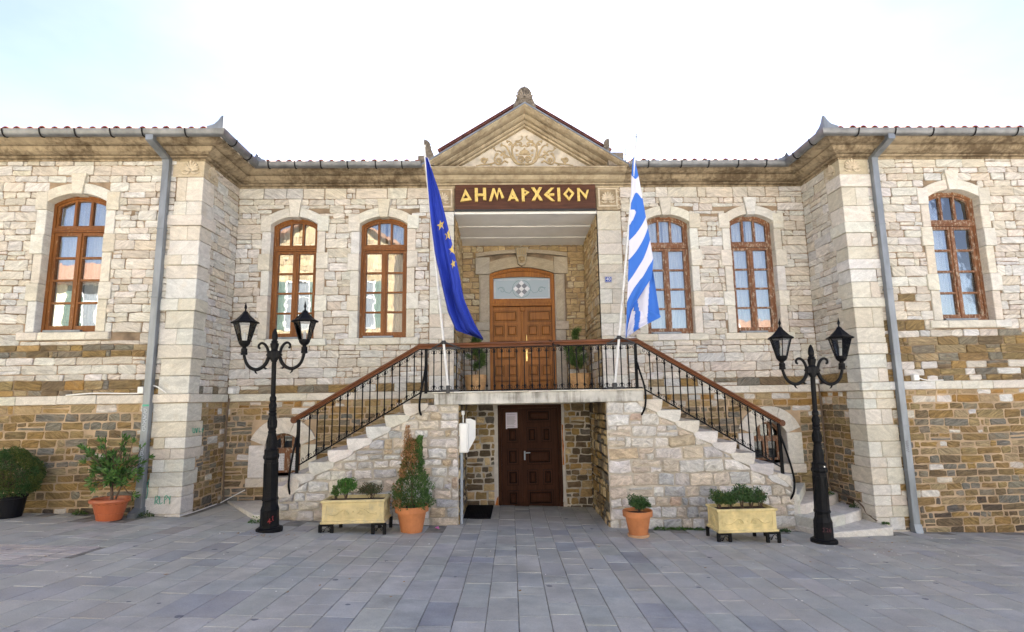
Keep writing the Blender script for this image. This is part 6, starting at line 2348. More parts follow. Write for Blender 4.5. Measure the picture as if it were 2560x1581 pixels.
        mb.lathe([(0.03, 2.66), (0.034, 2.685), (0.06, 2.70), (0.084, 2.73), (0.094, 2.765), (0.09, 2.775)], (cx, 0, 0), 12)
        z0, z1, r0, r1 = 2.77, 3.05, 0.09, 0.175
        for k in range(6):
            a = k * PI / 3 + PI / 6 * 0.6
            mb.tube([(cx + math.cos(a) * r0, math.sin(a) * r0, z0), (cx + math.cos(a) * r1, math.sin(a) * r1, z1)], 0.0095, 4)
        ro_ = PI / 6 * 0.6
        mb.lathe([(r1 + 0.012, z1 - 0.012), (r1 + 0.04, z1 - 0.004), (r1 + 0.046, z1 + 0.008), (r1 + 0.02, z1 + 0.014), (0.05, z1 + 0.012)], (cx, 0, 0), 6, rot=ro_)
        ln = mb.build('lantern', M['lamp_iron'], lp)
        mb = MB(); mb.lathe([(r1 + 0.042, z1 + 0.012), (r1 - 0.02, z1 + 0.045), (0.10, z1 + 0.095), (0.055, z1 + 0.14), (0.034, z1 + 0.175), (0.022, z1 + 0.18)], (cx, 0, 0), 6, rot=ro_)
        mb.build('lantern_roof', M['lamp_iron'], ln)
        mb = MB(); mb.lathe([(0.022, z1 + 0.178), (0.013, z1 + 0.19), (0.011, z1 + 0.21), (0.022, z1 + 0.235), (0.022, z1 + 0.25), (0.009, z1 + 0.29), (0.002, z1 + 0.33)], (cx, 0, 0), 8)
        mb.build('lantern_finial', M['lamp_iron'], ln)
        mb = MB(); mb.lathe([(0.022, 2.775), (0.024, 2.82), (0.022, 2.89), (0.01, 2.905)], (cx, 0, 0), 10); mb.build('bulb', M['bulb'], ln)
        for k in range(6):
            a0, a1 = k * PI / 3 + ro_, (k + 1) * PI / 3 + ro_
            q = [(cx + math.cos(a) * r * 0.985, math.sin(a) * r * 0.985, z) for (r, z, a) in ((r0, z0, a0), (r0, z0, a1), (r1, z1, a1), (r1, z1, a0))]
            q2 = [(cx + (x - cx) * 0.97, y * 0.97, z) for x, y, z in q]
            mb = MB(); mb.add(q + q2, [(0, 1, 2, 3), (7, 6, 5, 4), (0, 4, 5, 1), (1, 5, 6, 2), (2, 6, 7, 3), (3, 7, 4, 0)]); mb.build('pane', M['lamp_glass'], ln)
    return lp


lp1 = make_lamp_post('black twin lantern lamp post with bright red paint mark, left of the stairs', M['red_paint'], True)
lp1.location = (-3.79, -2.17, g(-3.79, -2.17) + 0.015); lp1.rotation_euler = (0, R(-1.1), R(4)); lp1.scale = (0.89, 0.89, 0.967)
mb = MB()
for pts in (((0.02, 0.14), (0.05, 0.19), (0.052, 0.1)), ((0.0, 0.13), (0.085, 0.135)), ((0.09, 0.20), (0.11, 0.23), (0.105, 0.16), (0.125, 0.15))):
    mb.tube([(x * 0.75 + 0.01, -0.1375 + 0.15 * max(0, x - 0.06), 0.03 + z * 0.8) for x, z in pts], 0.005, 4)
mb.build('paint_mark', M['red_paint'], lp1)
lp2 = make_lamp_post('black twin lantern lamp post with faded red numerals, right of the stairs', M['faded_red_paint'], False)
lp2.location = (4.13, -2.2, g(4.13, -2.2) + 0.015); lp2.rotation_euler = (0, R(1.3), R(-6)); lp2.scale = (0.91, 0.91, 0.965)
text_obj('\u03A326', 0.085, M['faded_red_paint'], lp2, (-0.005, -0.1365, 0.185), (PI / 2, 0, 0), 0.001, 'painted_numerals')
mb = MB(); mb.box(0.03, 0.05, -0.112, -0.104, 1.085, 1.11); mb.build('white_label', M['plastic'], lp2)


# ------------------------------------------------------------------ plants
def leaf_into(mb, p, d, side, L_, W_, col, bend=0.0):
    d = Vector(d); p = Vector(p); side = Vector(side)
    n = d.cross(side)
    mid = p + d * (L_ * 0.5) + n * bend * L_
    mb.add([p, mid + side * (W_ / 2), p + d * L_, mid - side * (W_ / 2)], [(0, 1, 2), (0, 2, 3)], col)


def rand_dir(up=0.0):
    while True:
        v = Vector((rr(-1, 1), rr(-1, 1), rr(-1, 1)))
        if 0.05 < v.length < 1:
            v.normalize(); v.z += up; v.normalize(); return v


def mixcol(cols, a=0.2):
    c = rng_pick(cols); k = 1 + rr(-a, a)
    return (c[0] * k, c[1] * k, c[2] * k, rng.random())


GREENS = [(0.075, 0.150, 0.033), (0.098, 0.188, 0.042), (0.060, 0.120, 0.030), (0.128, 0.210, 0.053)]
DEEP = [(0.041, 0.090, 0.026), (0.051, 0.113, 0.032), (0.065, 0.138, 0.041), (0.087, 0.145, 0.043)]
OLIVE = [(0.109, 0.138, 0.029), (0.080, 0.123, 0.026), (0.138, 0.152, 0.041), (0.058, 0.102, 0.026)]
DEAD = [(0.36, 0.18, 0.075), (0.28, 0.14, 0.06), (0.42, 0.23, 0.10), (0.32, 0.19, 0.07)]


def pot_profile(r_top, r_bot, h, rim=0.07, rim_out=0.012, wall=0.015):
    return [(r_bot, 0.0), (r_top - rim_out - (r_top - r_bot) * rim / h, h - rim), (r_top, h - rim + 0.004), (r_top + 0.004, h - 0.006), (r_top - 0.003, h), (r_top - wall, h - 0.004), (r_top - wall - 0.01, h - 0.05), (0.01, h - 0.05)]


def soil_disc(r, z, parent, loc=(0, 0, 0), sx=1.0, sy=1.0):
    mb = MB(); mb.lathe([(r, z - 0.02), (r * 0.98, z), (r * 0.5, z + 0.008), (0.01, z + 0.012)], loc, 18, sx=sx, sy=sy); return mb.build('soil', M['soil'], parent)


# boxwood in a black pot
x, y = -7.80, -1.72
bx = thing('potted_boxwood', 'dense round dark green bush in a black plastic pot by the left wall', 'potted plant', (x, y, g(x, y)))
mb = MB(); mb.lathe([(0.185, 0.0), (0.195, 0.05), (0.222, 0.27), (0.235, 0.275), (0.237, 0.31), (0.222, 0.312), (0.214, 0.25), (0.01, 0.25)], seg=24)
mb.build('pot', M['black_pl'], bx); soil_disc(0.21, 0.27, bx)
mb = MB()
mb.tube([(0, 0, 0.25), (0.01, 0, 0.5), (-0.02, 0.02, 0.8)], [0.02, 0.016, 0.008], 6)
for i in range(16):
    a, e = rr(0, 2 * PI), rr(0.2, 1.2)
    mb.tube([(0, 0, 0.35), (0.15 * math.cos(a), 0.15 * math.sin(a), 0.4 + 0.25 * e), (0.33 * math.cos(a), 0.33 * math.sin(a), 0.4 + 0.4 * e)], [0.01, 0.006, 0.003], 4)
mb.build('stem', M['bark'], bx)
mb = MB()
for i in range(15000):
    th = rr(0, 2 * PI); ph_ = math.acos(rr(-0.75, 1))
    dirv = Vector((math.sin(ph_) * math.cos(th), math.sin(ph_) * math.sin(th), math.cos(ph_)))
    lump = 1 + 0.16 * noise.noise(dirv * 3.2 + Vector((5, 1, 2)))
    rad = rr(0.62, 1.03) ** 0.5 * lump
    zc = 0.58
    p = Vector((dirv.x * 0.385 * rad, dirv.y * 0.35 * rad, zc + dirv.z * (0.40 if dirv.z > 0 else 0.34) * rad))
    if p.z > 0.75: p.x = -0.06 + (p.x + 0.06) * (1 - 0.32 * (p.z - 0.75) / 0.3)
    d = (dirv + rand_dir() * 0.8).normalized()
    s_ = d.cross(rand_dir()).normalized()
    leaf_into(mb, p, d, s_, rr(0.02, 0.036), rr(0.011, 0.018), mixcol(OLIVE if noise.noise(p * 5) > 0 else DEEP), 0.1)
mb.build('foliage', M['leaf'], bx)

# pittosporum in an orange pot
x, y = -6.31, -1.72
pi_ = thing('potted_shrub', 'open shrub with whorls of glossy green leaves in an orange plastic pot', 'potted plant', (x, y, g(x, y)))
mb = MB(); mb.lathe([(0.165, 0.0), (0.19, 0.10), (0.197, 0.104), (0.193, 0.108), (0.232, 0.25), (0.27, 0.256), (0.282, 0.275), (0.278, 0.30), (0.262, 0.312), (0.245, 0.305), (0.235, 0.24), (0.01, 0.24)], seg=28, sy=0.85)
mb.build('pot', M['terra_pl'], pi_); soil_disc(0.23, 0.255, pi_, sy=0.85)
tips = []
mb = MB()
trunk = [(0.02, 0, 0.25), (0.0, 0.0, 0.45), (-0.02, 0.01, 0.62), (-0.06, 0, 0.75)]
mb.tube(trunk, [0.024, 0.02, 0.017, 0.012], 7)
mb.tube([(0.05, 0.0, 0.25), (0.10, 0.02, 0.42), (0.18, 0, 0.58)], [0.015, 0.012, 0.008], 6)
mb.tube([(0.0, 0.0, 0.42), (-0.08, 0, 0.62)], [0.012, 0.008], 5)
for i in range(66):
    ang = rr(0, 2 * PI)
    zt = rr(0.5, 1.12)
    rad = rr(0.12, 0.52) * (0.8 if zt > 1.05 else 1)
    tip = Vector((math.cos(ang) * rad * (1.0 if math.cos(ang) < 0 else 0.95) + (-0.05 if zt > 0.9 else 0.06), math.sin(ang) * rad * 0.6, zt + 0.05 * math.cos(ang * 2)))
    st_ = Vector(trunk[2]) if i % 3 else Vector((0.12, 0.01, 0.48))
    md = st_.lerp(tip, 0.55) + Vector((0, 0, -0.03))
    mb.tube([st_, md, tip], [0.009, 0.006, 0.004], 4)
    tips.append(((tip - md).normalized(), tip)); 
    if rng.random() < 0.6: tips.append(((tip - md + rand_dir() * 0.1).normalized(), md + rand_dir() * 0.06 + Vector((0, 0, 0.04))))
tips += [(Vector((0.2, 0, 1)).normalized(), Vector((0.10, 0, 1.18))), (Vector((1, -0.2, -0.1)).normalized(), Vector((0.40, -0.12, 0.36))), (Vector((1, -0.2, 0.1)).normalized(), Vector((0.38, -0.08, 0.6)))]
mb.tube([(0.0, 0, 0.8), (0.08, 0, 1.0), (0.10, 0, 1.18)], [0.008, 0.006, 0.004], 4)
mb.tube([(0.15, 0, 0.5), (0.3, -0.08, 0.38), (0.40, -0.12, 0.36)], [0.008, 0.006, 0.004], 4)
mb.build('stem', M['bark'], pi_)
mb = MB()
for ax, p in tips:
    a1 = ax.cross(Vector((0.3, 0.2, 1))).normalized(); a2 = ax.cross(a1)
    nl = rng.randrange(10, 17)
    bright = rng.random()
    for k in range(nl):
        th = 2 * PI * k / nl * 2.4 + rr(-.2, .2)
        tilt_ = rr(0.3, 1.25)
        d = (ax * math.cos(tilt_) + (a1 * math.cos(th) + a2 * math.sin(th)) * math.sin(tilt_)).normalized()
        s_ = d.cross(ax).normalized() if d.cross(ax).length > 0.01 else a1
        c = mixcol([(0.075, 0.17, 0.038), (0.10, 0.21, 0.045), (0.055, 0.125, 0.034), (0.14, 0.24, 0.06)])
        if rng.random() < 0.012: c = (0.5, 0.33, 0.05, 0.5)
        L_ = rr(0.07, 0.115)
        pp = p + ax * rr(-0.03, 0.01)
        n_ = d.cross(s_)
        W_ = rr(0.018, 0.027)
        mb.add([pp, pp + d * L_ * 0.4 + s_ * W_ * 0.38 + n_ * 0.004, pp + d * L_ * 0.75 + s_ * W_ * 0.55, pp + d * L_, pp + d * L_ * 0.75 - s_ * W_ * 0.55, pp + d * L_ * 0.4 - s_ * W_ * 0.38 + n_ * 0.004], [(0, 1, 5), (1, 2, 4, 5), (2, 3, 4)], c)
mb.build('foliage', M['leaf_gloss'], pi_)


def conifer(parent, z0, h, rbase, n, colf, shape, name='foliage', squash=0.8, lsize=(0.03, 0.06)):
    mb = MB()
    for i in range(n):
        t = rng.random() ** 1.15
        th = rr(0, 2 * PI)
        rad = shape(t, th) * rbase * math.sqrt(rr(0.25, 1.0))
        p = Vector((math.cos(th) * rad, math.sin(th) * rad * squash, z0 + t * h))
        d = Vector((math.cos(th) * 0.6, math.sin(th) * 0.6, 0.9)) + rand_dir() * 0.55
        d.normalize()
        s_ = d.cross(rand_dir()).normalized()
        c = colf(t, th, p)
        if c is None: continue
        L_ = rr(*lsize)
        leaf_into(mb, p, d, s_, L_, L_ * 0.24, c, 0.06)
        if rng.random() < 0.7:
            d2 = (d + s_ * 0.8).normalized(); leaf_into(mb, p + d * L_ * 0.3, d2, d2.cross(rand_dir()).normalized(), L_ * 0.6, L_ * 0.17, c, 0.05)
            d2 = (d - s_ * 0.8).normalized(); leaf_into(mb, p + d * L_ * 0.4, d2, d2.cross(rand_dir()).normalized(), L_ * 0.6, L_ * 0.17, c, 0.05)
    return mb.build(name, M['leaf'], parent)


# half-withered thuja in terracotta
x, y = -1.845, -1.87
th_ = thing('potted_conifer', 'cone shaped conifer with a withered brown top in a terracotta pot', 'potted plant', (x, y, g(x, y)))
mb = MB(); mb.lathe(pot_profile(0.245, 0.155, 0.375, 0.09), seg=28); mb.build('pot', M['terra'], th_); soil_disc(0.22, 0.335, th_)
mb = MB(); mb.tube([(0, 0, 0.32), (0.0, 0.01, 0.8), (-0.05, 0, 1.2), (-0.07, 0, 1.5)], [0.02, 0.016, 0.009, 0.003], 6)
for i in range(20):
    zz = rr(0.9, 1.5); a = rr(0, 2 * PI)
    mb.tube([(-0.04, 0, zz - 0.12), (-0.07 + 0.06 * math.cos(a), 0.05 * math.sin(a), zz)], [0.004, 0.002], 4)
mb.build('stem', M['bark'], th_)


def th_shape(t, th):
    base = (1.0 + 0.5 * t) if t < 0.12 else max(0.0, 1.12 - 1.0 * (t - 0.12) ** 0.9)
    return base * (1 + 0.42 * noise.noise(Vector((math.cos(th) * 2, math.sin(th) * 2, t * 8))))


def th_col(t, th, p):
    brown = 0.9 * max(0, t - 0.28) + 0.9 * (-p.x) * 1.1 + 0.35 * noise.noise(p * 6) + 0.05
    if p.x < -0.08 and p.z > 0.75: brown += 0.25
    if p.x > 0.09: brown -= 0.5
    if t > 0.8 and p.x < 0.04: brown = 1
    if brown > 0.33 + rr(-.12, .12): return mixcol(DEAD if rng.random() < 0.75 else OLIVE)
    return mixcol(GREENS + DEEP if p.x > 0.0 else OLIVE + DEEP)


conifer(th_, 0.33, 0.98, 0.285, 5600, th_col, th_shape, lsize=(0.03, 0.06))
mb = MB()      # dead leader and the green side shoot
for i in range(900):
    t = rng.random()
    p = Vector((-0.075 + rr(-1, 1) * 0.09 * (1 - t * 0.7), rr(-.06, .06) * (1 - t * 0.6), 1.1 + 0.42 * t))
    d = (Vector((rr(-.6, .6), rr(-.4, .4), 1))).normalized()
    leaf_into(mb, p, d, d.cross(rand_dir()).normalized(), rr(0.02, 0.045), 0.006, mixcol(DEAD))
for i in range(1100):
    t = rng.random()
    p = Vector((0.06 + 0.05 * t + rr(-1, 1) * 0.075 * (1 - t * 0.6), rr(-.07, .07), 1.0 + 0.36 * t))
    d = (Vector((rr(-.6, .6), rr(-.5, .5), 1))).normalized()
    leaf_into(mb, p, d, d.cross(rand_dir()).normalized(), rr(0.03, 0.055), 0.013, mixcol(GREENS))
mb.build('shoots', M['leaf'], th_)


def herb(parent, cx, cy, z, rx, ry, h, n, cols, size=(0.02, 0.034), name='herb', stems=14, grp=None):
    mb = MB(); sb = MB()
    for i in range(stems):
        a = rr(0, 2 * PI); q = rr(0.2, 0.8)
        sb.tube([(cx + rr(-.02, .02), cy, z - 0.01), (cx + math.cos(a) * rx * q * 0.6, cy + math.sin(a) * ry * q * 0.6, z + h * 0.4), (cx + math.cos(a) * rx * q, cy + math.sin(a) * ry * q, z + h * rr(0.6, 0.9))], [0.004, 0.003, 0.002], 4)
    heads = [(rr(-.6, .6), rr(-.6, .6), rr(0.35, 1.0)) for _ in range(16)]
    for i in range(n):
        hx, hy, hz = rng_pick(heads)
        p = Vector((cx + hx * rx + rr(-1, 1) * rx * 0.42, cy + hy * ry + rr(-1, 1) * ry * 0.42, z + h * (0.12 + 0.85 * hz * rr(0.55, 1.0)) ))
        q = ((p.x - cx) / rx) ** 2 + ((p.y - cy) / ry) ** 2
        if q > 1.1: continue
        d = rand_dir(0.35); s_ = d.cross(rand_dir()).normalized()
        leaf_into(mb, p, d, s_, rr(*size), rr(*size) * 0.62, mixcol(cols), 0.1)
    f = mb.build(name, M['leaf'], parent)
    sb.build('stems', M['bark'], f)
    return f


# right hand small pot
x, y = 1.50, -1.92
bp_ = thing('potted_basil', 'small dark green basil clump in a terracotta pot with saucer', 'potted plant', (x, y, g(x, y)))
mb = MB(); mb.lathe([(0.14, 0.0), (0.158, 0.005), (0.163, 0.04), (0.15, 0.042), (0.14, 0.03), (0.01, 0.03)], seg=24); mb.build('saucer', M['terra_saucer'], bp_)
mb = MB(); mb.lathe([(r_, z + 0.03) for r_, z in pot_profile(0.218, 0.135, 0.345, 0.085)], seg=28); mb.build('pot', M['terra'], bp_); soil_disc(0.19, 0.325, bp_)
herb(bp_, 0.03, 0.0, 0.325, 0.165, 0.15, 0.26, 2300, DEEP, (0.022, 0.036), 'basil')


def planter(x0, x1, yf, yb, label, grime, rz):
    cx = (x0 + x1) / 2
    cy = (yf + yb) / 2
    p = thing('planter_box', label, 'planter', (cx, cy, g(cx, cy)), 'yellow planter boxes along the stair wall', rz)
    w_, d_ = (x1 - x0) / 2, (yb - yf) / 2
    zb0, zt0 = 0.145, 0.47
    mb = MB()
    # box walls, flared rim and plinth
    def ringb(hw, hd, z): return [(-hw, -hd, z), (hw, -hd, z), (hw, hd, z), (-hw, hd, z)]
    levels = [ringb(w_ - 0.005, d_ - 0.005, zb0), ringb(w_, d_, zb0 + 0.012), ringb(w_, d_, zb0 + 0.03), ringb(w_ - 0.02, d_ - 0.02, zb0 + 0.042), ringb(w_ - 0.02, d_ - 0.02, zt0 - 0.04), ringb(w_, d_, zt0 - 0.03), ringb(w_ + 0.002, d_ + 0.002, zt0 - 0.008), ringb(w_ - 0.006, d_ - 0.006, zt0), ringb(w_ - 0.03, d_ - 0.03, zt0), ringb(w_ - 0.035, d_ - 0.035, zt0 - 0.06)]
    mb.sweep(None, levels)
    pm_ = M['planter_worn'] if grime else M['planter']
    box_ = mb.build('box', pm_, p)
    mb = MB()
    fr = Frame((0, -d_ + 0.02, 0), (1, 0, 0), (0, 0, 1), (0, -1, 0))
    ring_prism(mb, rect(-w_ + 0.07, w_ - 0.07, zb0 + 0.075, zt0 - 0.075), rect(-w_ + 0.078, w_ - 0.078, zb0 + 0.083, zt0 - 0.083), fr, -0.002, 0.008)
    zc = (zb0 + zt0) / 2 - 0.005
    for sg in (-1, 1):
        pts = smooth_pts([(0.06, -0.03), (0.075, 0.005), (0.11, 0.035), (0.15, 0.03), (0.19, 0.0), (0.24, -0.03), (0.30, -0.035), (0.33, -0.02)], 4)
        mb.tube([fr.p(sg * a, zc + b, 0.005) for a, b in pts], 0.0115, 5)
        mb.tube([fr.p(a, b, 0.003) for a, b in spiral(sg * 0.10, zc - 0.02, 0.034, 1.0, PI / 2, -sg)], 0.007, 5)
        mb.tube([fr.p(sg * a, zc + b, 0.003) for a, b in ((0.17, 0.02), (0.21, 0.04), (0.26, 0.05))], 0.007, 5)
    mb.lathe([(0.014, -0.004), (0.01, 0.004), (0.002, 0.006)], tuple(fr.p(0, zc, 0.002)), 8, tilt=Matrix.Rotation(PI / 2, 3, 'X'))
    for sg in (-1, 1):
        fs_ = Frame((sg * (w_ - 0.02), 0, 0), (0, 1, 0), (0, 0, 1), (sg, 0, 0))
        ring_prism(mb, rect(-d_ + 0.06, d_ - 0.06, zb0 + 0.075, zt0 - 0.075), rect(-d_ + 0.068, d_ - 0.068, zb0 + 0.083, zt0 - 0.083), fs_, -0.002, 0.004)
        mb.tube([fs_.p(a, b, 0.003) for a, b in spiral(0.0, zc, 0.07, 1.2, PI / 2, 1)], 0.008, 5)
    mb.build('relief_scroll', pm_, box_)
    mb = MB(); mb.box(-w_ + 0.036, w_ - 0.036, -d_ + 0.036, d_ - 0.036, zt0 - 0.08, zt0 - 0.045); mb.build('soil', M['soil'], p)
    for sx in (-1, 1):
        for sy in (-1, 1):
            mb = MB()
            a, b = (sx * (w_ + 0.02), sx * (w_ - 0.19))
            yy = sy * (d_ + 0.004)
            x_lo, x_hi = min(a, b), max(a, b)
            mb.cbox(x_lo, x_hi, min(yy, yy - sy * 0.03), max(yy, yy - sy * 0.03), zb0 - 0.028, zb0 - 0.002, 0.003)
            for q in (x_lo, x_hi - 0.045):
                mb.cbox(q, q + 0.045, min(yy, yy - sy * 0.04), max(yy, yy - sy * 0.04), -0.015, zb0 - 0.02, 0.004)
            if sy < 0:
                c = (x_lo + x_hi) / 2
                f2 = Frame((c, yy + 0.012, zb0 - 0.07), (1, 0, 0), (0, 0, 1), (0, -1, 0))
                mb.tube([f2.p(q, r_, 0) for q, r_ in smooth_pts([(-0.055, -0.02), (-0.03, -0.035), (-0.02, -0.01), (0.0, 0.02), (0.025, 0.03), (0.05, 0.01), (0.055, -0.02), (0.035, -0.03), (0.03, -0.012)], 4)], 0.0055, 5)
                mb.tube([f2.p(q, r_, 0) for q, r_ in spiral(-0.04, -0.018, 0.024, 1.2, 0, 1)], 0.005, 5)
            mb.build('stand_foot', M['iron'], p)
    return p


pl1 = planter(-3.09, -2.18, -2.17, -1.70, 'worn pale yellow planter box with two herb clumps, left of the passage', True, 0.0)
herb(pl1, -0.315, 0.02, 0.42, 0.06, 0.08, 0.24, 420, GREENS, (0.018, 0.03))
herb(pl1, -0.16, 0.0, 0.42, 0.165, 0.14, 0.35, 2300, [(0.085, 0.20, 0.035), (0.10, 0.22, 0.04), (0.06, 0.155, 0.03)], (0.02, 0.032))
herb(pl1, 0.20, 0.0, 0.42, 0.185, 0.14, 0.28, 1500, [(0.075, 0.10, 0.035), (0.10, 0.10, 0.04), (0.05, 0.08, 0.03), (0.13, 0.085, 0.05)], (0.016, 0.028))
pl2 = planter(2.57, 3.45, -2.27, -1.80, 'clean yellow planter box full of dark green herbs, right of the passage', False, 0.0)
for cx_, h_, k_ in ((-0.31, 0.30, DEEP + OLIVE[:1]), (-0.14, 0.27, DEEP), (0.03, 0.37, DEEP + [(0.09, 0.16, 0.07)]), (0.17, 0.34, DEEP + [(0.09, 0.16, 0.07)]), (0.31, 0.32, DEEP)):
    herb(pl2, cx_, 0.02, 0.42, 0.125, 0.14, h_, 1300, k_, (0.022, 0.036))

# two potted conifers on the landing
def landing_pot(x, y, label, dx, hgt):
    t = thing('landing_conifer', label, 'potted plant', (x, y, LAND + 0.002), 'conifers in ribbed clay pots beside the entrance')
    prof = [(0.17, 0.0)]
    for i in range(9):
        z = 0.02 + i * 0.034
        r0 = 0.175 + 0.05 * math.sin(PI * 0.55 * i / 9)
        prof += [(r0, z), (r0 + 0.006, z + 0.012), (r0, z + 0.026)]
    prof += [(0.225, 0.345), (0.24, 0.35), (0.238, 0.37), (0.215, 0.372), (0.205, 0.32), (0.01, 0.32)]
    mb = MB(); mb.lathe(prof, seg=26); mb.build('pot', M['ribbed'], t); soil_disc(0.205, 0.335, t)
    mb = MB(); mb.tube([(dx * 0.2, 0, 0.32), (dx * 0.5, 0, 0.7), (dx * 0.8, 0, hgt)], [0.016, 0.012, 0.004], 6)
    bl_ = []
    for i in range(26):
        zz = rr(0.48, hgt); a = rr(0, 2 * PI); q = rr(0.10, 0.24) * (1.0 if zz < hgt * 0.8 else 0.5)
        p1 = Vector((dx * 0.6 + math.cos(a) * q, math.sin(a) * q, zz + 0.06))
        mb.tube([(dx * 0.5, 0, zz - 0.06), p1], [0.006, 0.003], 4); bl_.append((p1, Vector((math.cos(a), math.sin(a), 0.5)).normalized()))
    mb.build('stem', M['bark'], t)
    mb = MB()
    for p1, ax in bl_ + [(Vector((dx * 0.8, 0, hgt - 0.05)), Vector((0, 0, 1)))] * 2:
        for k in range(260):
            t_ = rng.random()
            p = p1 - ax * 0.12 * (1 - t_) * 1.2 + rand_dir() * 0.075 * rr(0.2, 1)
            d = (ax + rand_dir() * 0.9).normalized()
            leaf_into(mb, p, d, d.cross(rand_dir()).normalized(), rr(0.03, 0.06), rr(0.008, 0.014), mixcol([(0.10, 0.18, 0.04), (0.08, 0.145, 0.035), (0.145, 0.22, 0.055), (0.06, 0.11, 0.028)]))
    mb.build('foliage', M['leaf'], t)


landing_pot(-1.06, 1.2, 'bushy young conifer in a ribbed clay pot, left of the entrance door', -0.02, 1.12)
landing_pot(1.12, 1.2, 'bushy young conifer in a ribbed clay pot, right of the entrance door', -0.1, 1.26)

# weeds along the foot of the walls
def weed(x, y, s, label, z=None, flat=0.6, cols=GREENS):
    t = thing('weed', label, 'weed', (x, y, (g(x, y) if z is None else z)), 'weeds growing at the foot of the walls')
    mb = MB()
    for i in range(int(120 + 500 * s)):
        a, q = rr(0, 2 * PI), math.sqrt(rng.random())
        p = Vector((math.cos(a) * q * s, math.sin(a) * q * s * 0.5, rr(0, 1) * s * flat * (1.1 - q)))
        d = (Vector((math.cos(a), math.sin(a), 0.7)) + rand_dir() * 0.7).normalized()
        leaf_into(mb, p, d, d.cross(rand_dir()).normalized(), rr(0.02, 0.04), rr(0.01, 0.018), mixcol(cols), 0.1)
    mb.build('leaves', M['leaf'], t)


weed(-4.22, -1.62, 0.11, 'tuft of green weeds beside the left lamp post and marble slab', flat=0.9, cols=[(0.08, 0.16, 0.03), (0.10, 0.19, 0.04)])
weed(-7.0, -1.36, 0.10, 'low weed between the black pot and the orange pot', flat=0.7, cols=OLIVE + GREENS)
weed(-5.98, -1.42, 0.13, 'dark weed growing behind the foot of the left downpipe', flat=0.9, cols=DEEP + OLIVE)
weed(1.98, -1.36, 0.10, 'low green weed nearest the small basil pot', flat=0.5)
weed(2.16, -1.34, 0.05, 'tiny weed between two larger tufts on the right stair wall', flat=0.5)
weed(2.30, -1.36, 0.085, 'green weed tuft midway along the foot of the right stair wall', flat=0.5)
weed(2.44, -1.34, 0.05, 'tiny weed just left of the last tuft before the yellow planter', flat=0.5)
weed(2.60, -1.36, 0.08, 'green weed tuft at the corner of the clean yellow planter', flat=0.5)
weed(5.22, -0.45, 0.12, 'leafy weed at the back of the turning marble steps', z=0.245, flat=0.7, cols=DEEP)
weed(5.50, -0.82, 0.11, 'spiky weed on the marble steps beside the corner pier', z=0.09, flat=0.9, cols=DEEP + [(0.07, 0.10, 0.06)])
weed(5.58, -1.42, 0.05, 'small weed at the right end of the lowest marble step', z=-0.06, flat=0.7)
weed(3.95, -1.40, 0.08, 'low weed behind the right lamp post', flat=0.5, cols=DEEP)
fl_ = thing('fallen_flower', 'small pink blossom lying on the paving near the conifer pot', 'flower', (-1.50, -1.62, g(-1.50, -1.62)))
mb = MB()
for k in range(7):
    a = k * 0.9
    mb.cbox(0.02 * math.cos(a) - 0.012, 0.02 * math.cos(a) + 0.012, 0.018 * math.sin(a) - 0.012, 0.018 * math.sin(a) + 0.012, 0.002 + 0.004 * k, 0.012 + 0.005 * k, 0.004)
mb.build('petals', M['petal'], fl_)

# ------------------------------------------------------------------ cables, boxes and pipes on the walls
def jbox(x, y, z, w_, h_, label):
    t = thing('junction_box', label, 'junction box', (x, y, z), 'white junction boxes on the stone ledge')
    mb = MB(); mb.cbox(-w_ / 2, w_ / 2, -0.06, 0.03, 0, h_, 0.006); mb.cbox(-w_ / 2 + 0.006, w_ / 2 - 0.006, -0.066, -0.055, 0.006, h_ - 0.006, 0.004)
    mb.build('box', M['plastic'], t)


jbox(-6.24, -WD - 0.03, 2.205, 0.1, 0.11, 'white junction box on the ledge beside the left downpipe')
jbox(-5.42, -0.07, 2.20, 0.10, 0.10, 'white junction box on the ledge in the left inner corner')
jbox(6.42, -WD - 0.03, 2.205, 0.1, 0.1, 'white junction box on the ledge right of the right downpipe')
jbox(5.42, -0.06, 2.21, 0.075, 0.07, 'small white junction box in the right inner corner')


def cable(pts, r, mat, label, name='cable'):
    t = thing(name, label, 'cable', pts[0])
    mb = MB(); o0 = Vector(pts[0])
    mb.tube([Vector(p) - o0 for p in smooth_pts(pts, 4)], r, 6)
    mb.build('wire', M[mat], t)


cable([(-5.46, -0.06, 2.12), (-5.49, -0.05, 1.9), (-5.50, -0.04, 1.3), (-5.49, -0.05, 0.7), (-5.47, -0.06, 0.42), (-5.42, -0.12, 0.33)], 0.014, 'cable', 'brown cable running down the left inner corner to the paving')
cable([(5.47, -0.06, 2.2), (5.49, -0.05, 1.9), (5.50, -0.045, 1.2), (5.49, -0.05, 0.6), (5.49, -0.08, 0.36), (5.46, -0.35, 0.28), (5.49, -0.8, 0.22), (5.51, -0.98, 0.14), (5.53, -1.05, 0.04), (5.52, -1.3, -0.03)], 0.014, 'cable', 'brown cable running down the right inner corner and over the steps')
cable([(-7.4, -WD - 0.07, 2.20), (-7.0, -WD - 0.06, 2.225), (-6.6, -WD - 0.05, 2.215), (-6.28, -WD - 0.05, 2.21)], 0.011, 'plastic', 'white cable lying along the left ledge')
cable([(-6.06, -WD - 0.06, 2.33), (-5.98, -WD - 0.06, 2.30), (-5.85, -WD - 0.06, 2.21)], 0.010, 'plastic', 'short white cable looping from the left downpipe to the ledge')
cable([(6.48, -WD - 0.05, 2.25), (6.6, -WD - 0.06, 2.21), (6.9, -WD - 0.05, 2.205)], 0.009, 'plastic', 'short white cable on the right ledge')
